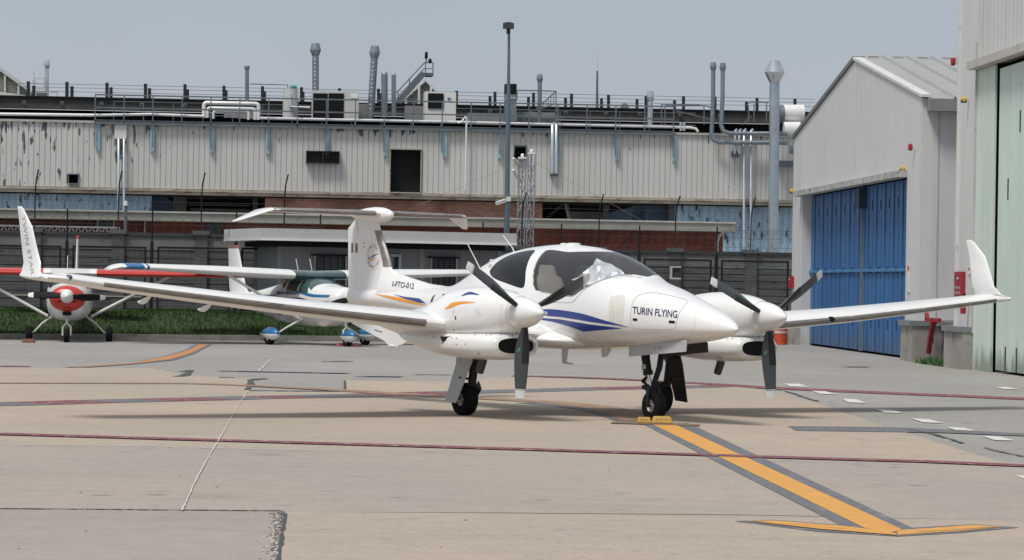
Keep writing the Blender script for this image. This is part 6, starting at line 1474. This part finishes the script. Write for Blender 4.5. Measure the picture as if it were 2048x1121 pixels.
# fittings on the hangars
redb = M("signal_red", (.33, .018, .028), .4, var=.08); yel = M("beacon_yellow", (.60, .40, .03), .35, var=.1)
def fit(pl, x, y, wpx, hpx, dep, name, label, cat, mt, dark=None, lens=None):
    t = thing(name, label, cat, pl.at(x, y + hpx / 2, .05)); a, z = pl.az(x, y, 0); k = (pl.at(x, y, 0) - CAM).length / F
    hh = hpx * k / 2; wd = dep * .5
    mb = MB(); rr = []
    for u, s_ in ((0, .85), (.2, 1), (.8, 1), (1, .7)): rr.append([pl.w(a + math.copysign(abs(math.cos(b)) ** .6, math.cos(b)) * wd * s_, z + math.copysign(abs(math.sin(b)) ** .6, math.sin(b)) * hh * s_, .06 + dep * u) for b in [2 * math.pi * j / 16 for j in range(16)]])
    mb.loft(rr); build(mb, 'housing', mt, t, smooth=40); build(MB().abox(pl, a - wd * .6, z - hh * .6, a + wd * .6, z + hh * .6, 0, .07), 'base', dark or lgrey, t)
    if lens: build(MB().abox(pl, a - wd * .9, z - hh * 1.05, a + wd * .9, z - hh * .1, .05, .07 + dep * 1.02), 'lower_housing', lens, t)
    return t
fit(HG, 1830, 295, 9, 14, .085, 'siren', 'red alarm siren on the blue-door hangar corner, above a yellow beacon', 'siren', redb)
fit(BG, 1916, 124, 9, 16, .085, 'siren', 'red alarm siren on the left edge of the tall hangar', 'siren', redb)
fit(HG, 1814, 338, 9, 11, .085, 'warning_beacon', 'yellow beacon above the right end of the blue doors', 'beacon', yel, lens=M('beacon_base_dark', (.04, .04, .05), .5))
fit(HG, 1592, 383, 8, 9, .095, 'warning_beacon', 'yellow beacon above the left end of the blue doors', 'beacon', yel, lens=MATS['beacon_base_dark'])
fit(BG, 1938, 200, 10, 12, .085, 'warning_beacon', 'yellow beacon left of the pale green doors', 'beacon', yel, lens=MATS['beacon_base_dark'])
def redbox(pl, x, y0, y1, wd, label, words=()):
    t = thing('hydrant_cabinet', label, 'fire cabinet', pl.at(x, y1, 0)); a = pl.az(x, (y0 + y1) / 2, 0)[0]; z1 = pl.az(x, y0, 0)[1]; z0 = pl.az(x, y1, 0)[1]
    build(MB().abox(pl, a - wd / 2, z0, a + wd / 2, z1, .01, .08), 'box', redb, t); build(MB().abox(pl, a - .04, z0 + (z1 - z0) * .70, a + .04, z0 + (z1 - z0) * .78, .08, .095), 'latch', white, t)
    for s_, zz in words:
        mb = MB(); flat_text(mb, s_, pl.w(a - wd * .38, z0 + (z1 - z0) * zz, .086), pl.d * wd * .76, Vector((0, 0, .055))); build(mb, 'lettering', offw, t)
redbox(BG, 1923.5, 544, 595, .75, 'red hydrant cabinet with white lettering on the tall hangar behind the winglet', (('Idrante', .34), ('UNI 45', .12)))
redbox(HG, 1585, 553, 577, .62, 'small red hydrant cabinet on the left pillar beside the blue doors')
t = thing('notice_sign', 'small faded notice on the tall hangar above the red hydrant cabinet', 'sign', BG.at(1938, 545)); build(MB().pbox(BG, 1935.5, 534, 1940, 549, .005, .02), 'plate', offw, t); build(MB().pbox(BG, 1936, 536, 1939.5, 541, .02, .025), 'red_mark', M('faded_red', (.45, .15, .13), .6), t)
t = thing('notice_sign', 'narrow faded notice on the pillar right of the blue doors', 'sign', HG.at(1817, 545)); build(MB().pbox(HG, 1814, 530, 1819, 585, .005, .02), 'plate', offw, t); build(MB().pbox(HG, 1814.5, 532, 1818.5, 542, .02, .025), 'red_mark', MATS['faded_red'], t)
t = thing('fire_extinguisher', 'small red fire extinguisher hanging below the hydrant cabinet on the tall hangar', 'extinguisher', BG.at(1926, 628)); q = BG.at(1926, 628, .12); build(MB().lathe([(.05, 0), (.055, .03), (.055, .26), (.03, .32), (.02, .36)], q, (0, 0, 1), 12), 'cylinder', redb, t, smooth=50); build(MB().bar(q + Vector((0, 0, .35)), q + Vector((.02, -.1, .38)), .03), 'handle', black, t)
t = thing('standpipe', 'crooked dark red standpipe leaning on the low stained wall', 'hydrant', LW.at(1859, 706, .25)); mred = M("dark_red_paint", (.28, .012, .02), .5, var=.15)
mb = MB(); mb.tube([LW.at(1857, 706, .25), LW.at(1860, 680, .25), LW.at(1867, 645, .25)], .055, 8); mb.bar(LW.at(1857, 706, .25), LW.at(1867, 645, .25), .09, .05); build(mb, 'stem', mred, t); mb = MB(); mb.bar(LW.at(1853, 626, .25), LW.at(1855, 640, .25), .08); mb.bar(LW.at(1853, 640, .25), LW.at(1879, 641, .25), .08); mb.bar(LW.at(1867, 638, .25), LW.at(1867, 648, .25), .14); build(mb, 'handle', mred, t)
t = thing('oil_drum', 'orange-red drum with a pale band at the foot of the blue-door hangar', 'drum', G(1562, 690)); c_ = G(1562, 690); c_.y += .1
build(MB().lathe([(.17, 0), (.185, .01), (.18, .05), (.18, .14), (.187, .15), (.18, .16), (.18, .29), (.187, .30), (.18, .31), (.18, .42), (.185, .44), (.17, .45)], c_, (0, 0, 1), 24), 'drum', M('drum_orange_red', (.50, .07, .025), .5, var=.15, dirt=((.25, .12, .06), .6, 6)), t, smooth=30); mb = MB(); mb.lathe([(.183, .0), (.183, .07)], c_ + Vector((0, 0, .30)), (0, 0, 1), 24); mb.box(c_.x - .16, c_.y - .1, .45, c_.x - .02, c_.y + .02, .50); build(mb, 'label_band', M('band_pale', (.55, .45, .40), .6, var=.3, scale=12), t)
wm = M("weed_green", (.05, .12, .025), .7, var=.3); mb = MB(); rw = random.Random(8)
for i in range(900):
    u = min(rw.random() ** .8, 1); a = LL * (.25 + .72 * u) ; o = rw.uniform(.02, .55); p = LW.w(a, 0, o); h = rw.uniform(.04, .20); an = rw.random() * 6.28; dx = Vector((math.cos(an), math.sin(an), 0)) * .012; mb.add([p - dx, p + dx, p + Vector((rw.uniform(-.1, .1), rw.uniform(-.1, .1), h))], [(0, 1, 2)])
tag(build(mb, 'weeds', wm, recalc=False), 'tuft of green weeds growing at the foot of the low stained wall', 'weeds', kind='stuff')
# ------------------------------------------------------------------ chocks
def chock(c, L_, wd, h, ang, label, mt, name='wheel_chock', grooves=True, group=None):
    t = thing(name, label, 'wheel chock', c, ang, group); mb = MB(); rings = []
    for k in range(13):
        x = -L_ / 2 + L_ * k / 12; e_ = min(1, (1 - abs(2 * x / L_)) * 4 + .25); rings.append([(x, -wd / 2, 0), (x, -wd / 2 * .95, h * .35 * e_), (x, -wd * .18, h * e_), (x, wd * .18, h * e_), (x, wd / 2 * .95, h * .35 * e_), (x, wd / 2, 0)])
    mb.loft(rings); build(mb, 'body', mt, t, local=True, smooth=50)
    if grooves:
        mb = MB(); [mb.box(-L_ * .3 + i * L_ * .12, -wd * .42, h * .42, -L_ * .3 + i * L_ * .12 + .008, -wd * .3, h * .62) for i in range(6)]; build(mb, 'grip_groove', black, t, local=True)
    return t
yc_ = M("chock_yellow", (.44, .27, .05), .6, var=.2, scale=20)
c1, c2 = G(1288, 845.5, .018), G(1324, 846.5, .018)
chock(c1, .16, .10, .06, .05, 'short yellow wheel chock at the left side of the nose wheel', yc_, group='yellow nose wheel chocks'); chock(c2, .23, .12, .075, .03, 'longer yellow wheel chock at the right side of the nose wheel', yc_, group='yellow nose wheel chocks')
t = chock(G(698, 693), .60, .12, .075, .02, 'long red chock with white letters under the blue and white airplane', redb, grooves=False)
mb = MB(); q = G(698, 693); flat_text(mb, 'NOA', q + Vector((-.02, -.064, .012)), Vector((.26, .004, 0)), Vector((0, .02, .055))); build(mb, 'lettering', offw, t)
chock(G(57, 686), .30, .14, .09, 0, 'brown-red chock at the left main wheel of the red airplane', M('chock_brown_red', (.16, .05, .035), .7), grooves=False)
# ------------------------------------------------------------------ small high-wing airplanes
def highwing(name, label, mtx, prm):
    t = thing(name, label, 'airplane', mtx=mtx); s = prm['sz']; wz = prm['wz']; wb_ = prm.get('wb', 1.05); bz = prm.get('bz', 1.0)
    B_ = Body([(1.62, 1.20 * s, .80 * s * bz, .20, 1.0 * s, 2.2, 2.2), (1.58, 1.24 * s, .74 * s * bz, .30, 1.0 * s, 2.3, 2.3), (1.35, 1.28 * s, .58 * s * bz, .42, .96 * s, 2.5, 2.4), (.75, 1.33 * s, .50 * s * bz, .50, .94 * s, 2.6, 2.5), (.55, 1.37 * s, .49 * s * bz, .51, .94 * s, 2.6, 2.6), (.05, wz - .02, .48 * s * bz, .53, .94 * s, 3.0, 2.6), (-.95, wz - .02, .50 * s * bz, .52, .94 * s, 3.0, 2.6), (-1.6, wz - .15, .56 * s * bz, .44, .95 * s, 2.6, 2.5),
              (-2.2, 1.30 * s, .66 * s * bz, .33, .98 * s, 2.4, 2.4), (-3.4, 1.17 * s, .82 * s * bz, .19, 1.0 * s, 2.1, 2.1), (-4.6, 1.10 * s, .93 * s * bz, .08, 1.02 * s, 2, 2), (-5.0, 1.06 * s, .98 * s * bz, .02, 1.02 * s, 2, 2)])
    pl = []
    for sd_ in (-1, 1):
        W_ = lambda pts: [(x, B_.phz(x, z * s, sd_)) for x, z in pts]
        for q in prm['stripes']: pl.append((q[0], W_(q[1])))
    for q in prm.get('bands', ()): pl.append(q)
    for sd_ in (-1, 1):
        W_ = lambda pts: [(x, B_.phz(x, z * s, sd_)) for x, z in pts]
        pl.append((1, W_([(-.02, (wz - .10) / s), (.30, (wz - .12) / s), (.44, 1.18 * wb_), (-.02, 1.14 * wb_)]))); pl.append((1, W_([(-.10, (wz - .10) / s), (-.72, (wz - .10) / s), (-.72, 1.14 * wb_), (-.10, 1.14 * wb_)]))); pl.append((1, W_([(-.84, (wz - .12) / s), (-1.38, 1.27 * wb_), (-1.25, 1.15 * wb_), (-.84, 1.14 * wb_)])))
    hp_ = math.pi / 2; zs_ = (wz - .04); pl.append((1, [(.12, hp_ - .75), (.54, hp_ - 1.0), (.60, hp_), (.54, hp_ + 1.0), (.12, hp_ + .75), (.10, hp_)]))
    mb = B_.mesh(pl, 60, 40); mb2 = MB(); body = build(split(mb, tuple(range(0, 1)) + tuple(range(2, 6))), 'fuselage', [prm['body'], prm['c1'], prm['c2'], prm['c1'], prm['c1']], t, local=True, smooth=50)
    build(split(mb, (1,)), 'cabin_window', prm['glass'], t, local=True, smooth=60)
    dz = prm.get('dih', .0)
    ws = [(0, .15, wz, 1.5), (2.4, .15, wz + dz * 2.4, 1.5), (4.72, .0, wz + dz * 4.8, 1.12), (4.90, -.12, wz + dz * 4.9 - .01, .9), (5.08, -.38, wz + dz * 5.0 - .08, .42)]
    ws = [tuple(a) + (1 - .25 * (a[0] / 5) ** 2,) for a in ws]
    fullw = [(-a[0],) + tuple(a[1:]) for a in ws[::-1]][:-1] + ws
    w_ = wing_mb(fullw, prm.get('wt', .115), .02, 12); nr = len(fullw)
    wb = MB()
    # split spanwise colours
    cuts = prm['wcuts']
    def wseg(y0, y1): 
        ys = [y0] + [a[0] for a in fullw if y0 < a[0] < y1] + [y1]; return wing_mb([lerp_st(fullw, y) for y in ys], prm.get('wt', .115), .02, 12)
    for (y0, y1, m_, nm) in cuts: build(wseg(y0, y1), nm, m_, t, local=True, smooth=40)
    for sd_ in (-1, 1):
        build(MB().tube([(.02, sd_ * .50, .58 * s), (-.15, sd_ * 2.35, wz + dz * 2.3 - .02)], .035, 8), 'wing_strut', prm['strut'], t, local=True, smooth=50)
        mb = MB().tube([(0, sd_ * .40, .58 * s), (-.02, sd_ * (.40 + (prm['tr'] - .5) * .55), .40), (0, sd_ * (prm['tr'] - .13), .22), (0, sd_ * prm['tr'], .17)], [.03, .022, .018, .016], 8); build(mb, 'gear_leg', prm['strut'], t, local=True, smooth=50)
        wheel(t, (0, sd_ * prm['tr'], .17), .175, .15)
        if prm['pants']:
            mb = MB(); rr = []
            for u, r_ in ((.46, .02), (.41, .09), (.24, .145), (0, .155), (-.3, .10), (-.55, .02)): rr.append([(u, sd_ * prm['tr'] + .85 * r_ * math.cos(a), .255 + r_ * math.sin(a)) for a in [2 * math.pi * j / 16 for j in range(16)]])
            mb.loft(rr, mi=lambda i, j: 0 if j < 8 else 1); build(mb, 'wheel_pant', [prm['c1'], prm['body']], t, local=True, smooth=60)
    wheel(t, (1.60, 0, .16), .165, .12)
    mb = MB().tube([(1.42, 0, .62 * s), (1.52, 0, .44)], [.035, .03], 8); mb.tube([(1.52, 0, .44), (1.54, .09, .36), (1.60, .09, .16)], .02, 6); mb.tube([(1.52, 0, .44), (1.54, -.09, .36), (1.60, -.09, .16)], .02, 6); build(mb, 'nose_leg', prm['strut'], t, local=True, smooth=50)
    if prm['pants']:
        mb = MB(); rr = []
        for u, r_ in ((.36, .02), (.32, .09), (.18, .14), (0, .145), (-.3, .08), (-.42, .02)): rr.append([(1.6 + u, .85 * r_ * math.cos(a), .24 + r_ * math.sin(a)) for a in [2 * math.pi * j / 16 for j in range(16)]])
        mb.loft(rr, mi=lambda i, j: 0 if j < 8 else 1); build(mb, 'wheel_pant', [prm['c1'], prm['body']], t, local=True, smooth=60)
    hz_ = 1.06 * s
    rr = [[(x, hw * math.cos(a), 1.0 * s + hh * math.sin(a)) for a in [2 * math.pi * j / 28 for j in range(28)]] for x, hw, hh in ((1.28, .40, .30), (1.45, .415, .305), (1.58, .40, .29), (1.66, .355, .25), (1.71, .27, .185), (1.73, .15, .10))]
    build(MB().loft(rr), 'nose_bowl', prm.get('bowl', prm['body']), t, local=True, smooth=50)
    pr = build(MB().lathe([(.16, -.02), (.155, .05), (.12, .16), (.06, .25), (.001, .28)], (1.75, 0, hz_), (1, 0, 0), 24), 'propeller', prm['spin'], t, local=True, smooth=50)
    for sg in (-1, 1):
        rr = []; a = R(prm['pang']); er = Vector((0, math.cos(a), math.sin(a))) * sg; et = Vector((0, -math.sin(a), math.cos(a)))
        def mi(i, j): return 1 if i >= 6 else 0
        for r_, c_, tk in ((.08, .09, .5), (.2, .13, .3), (.35, .17, .15), (.5, .17, .1), (.65, .15, .09), (.74, .135, .08), (.755, .135, .08), (.86, .10, .08), (.88, .05, .08)):
            cd_ = et * sg * math.cos(R(22)) + Vector((1, 0, 0)) * math.sin(R(22)); nd = Vector((1, 0, 0)) * math.cos(R(22)) - et * sg * math.sin(R(22))
            rr.append([Vector((1.82, 0, hz_)) + er * r_ + cd_ * c_ * (.4 - x) + nd * h * c_ for x, h in airfoil(8, tk, 0)])
        build(MB().loft(rr, mi=mi), 'blade', [black, offw], pr, local=True, smooth=40)
    mb = MB(); [mb.prism([(1.70, sg * .15, 1.02 * s), (1.675, sg * .27, 1.04 * s), (1.675, sg * .27, .93 * s), (1.70, sg * .14, .92 * s)], (.03, 0, 0)) for sg in (-1, 1)]; mb.box(1.60, -.09, .79 * s, 1.70, .09, .83 * s); mb.box(1.40, -.10, .62 * s, 1.60, .10, .70 * s); build(mb, 'air_inlet', prm.get('inlet', black), t, local=True)
    fz = prm['fin']; f_ = wing_mb([(1.05 * s, -3.85, 0, 1.2), (1.25 * s, -4.15, 0, 1.0), (fz - .08, -4.62, 0, .62)], .09, 0, 10, vert=True); build(f_, 'fin', prm['finm'], t, local=True, smooth=40)
    build(wing_mb([(fz - .08, -4.60, 0, .66), (fz, -4.66, 0, .60)], .10, 0, 10, vert=True), 'fin_tip', prm['tipm'], t, local=True, smooth=40)
    if prm.get('rudm'): build(wing_mb([(1.0 * s, -4.70, 0, .40), (fz - .03, -4.92, 0, .33)], .16, 0, 10, vert=True), 'rudder', prm['rudm'], t, local=True, smooth=40)
    tz = prm['tz']; build(wing_mb([(-1.6, -4.35, tz, .62), (0, -4.1, tz, .95), (1.6, -4.35, tz, .62)], .09, 0, 10), 'tailplane', prm['tailm'], t, local=True, smooth=40)
    for x, y in ((-.6, .12), (-.9, -.1)): build(MB().tube([(x, y, wz + .10), (x - .16, y, wz + .42)], .008, 5), 'antenna', offw, t, local=True)
    return t
wp = M("white_aero_paint", (.74, .74, .73), .35, var=.05, coat=.3); blue_l = M("light_blue_paint", (.022, .14, .32), .35, var=.08, coat=.3); navy2 = M("dark_navy_paint", (.01, .03, .14), .35); slate = M("slate_teal_paint", (.03, .12, .17), .4, var=.1)
gl_d = M("teal_glass", (.045, .085, .085), .10, var=.35, scale=1.5, coat=.5); gl_k = M("dark_glass", (.03, .035, .04), .12, var=.3, coat=.5)
c_ = G(138, 683); rm = Matrix.Translation((c_.x * (c_.y + .2) / c_.y, c_.y + .2, 0)) @ Matrix.Rotation(R(-84.2), 4, 'Z')
highwing('high_wing_airplane', 'red and white high-wing airplane facing the camera on the left', rm, dict(sz=1.0, wz=1.59, tr=.93, body=wp, c1=redp, c2=redp, glass=gl_k, strut=M('strut_white', (.62, .62, .60), .4), spin=offw, pang=-.5, pants=False, fin=2.54, finm=wp, tipm=redp, rudm=redp, tz=1.02, tailm=M('tailplane_olive', (.12, .12, .09), .5),
    stripes=[], bowl=redp, wcuts=[(-5.08, -.62, redp, 'wing'), (-.62, -.46, offw, 'wing_root_cap'), (-.46, .46, lgrey, 'roof_window'), (.46, .62, offw, 'wing_root_cap'), (.62, 5.08, redp, 'wing')]))
p1_, p2_ = G(537, 689), G(733, 691.5); mid = (p1_ + p2_) / 2; d_ = (p2_ - p1_); trk = 1.22
thb = R(29); bm_ = Matrix.Translation((mid.x, mid.y, 0)) @ Matrix.Rotation(thb - math.pi / 2, 4, 'Z')
ba = highwing('high_wing_airplane', 'blue and white high-wing airplane partly hidden behind the twin-engine tail', bm_, dict(sz=1.06, wz=1.60, wt=.155, bz=.86, wb=.97, tr=1.24, body=wp, c1=blue_l, c2=navy2, glass=gl_d, strut=wp, spin=offw, pang=20, pants=True, fin=2.36, finm=wp, tipm=M('fin_tip_brown', (.22, .12, .09), .6), rudm=None, tz=1.16, tailm=wp, dih=.034, inlet=redb,
    stripes=[(2, [(1.55, 1.12), (-1.5, 1.09), (-4.8, 1.045), (-4.8, 1.035), (-1.5, 1.06), (1.55, 1.07)]), (3, [(1.5, 1.0), (.2, 1.04), (-1.2, 1.01), (.2, .97), (1.4, .93)]), (4, [(-.9, .82), (-2.0, .86), (-4.6, .99), (-4.6, .95), (-2.0, .72), (-1.0, .62)])],
    wcuts=[(-5.08, -4.82, wp, 'wing_tip'), (-4.82, -4.4, blue_l, 'wing_band'), (-4.4, -4.33, wp, 'wing_band'), (-4.33, -4.28, navy2, 'wing_band'), (-4.28, -.66, wp, 'wing'), (-.66, .66, gl_d, 'roof_window'), (.66, 5.08, wp, 'wing')]))
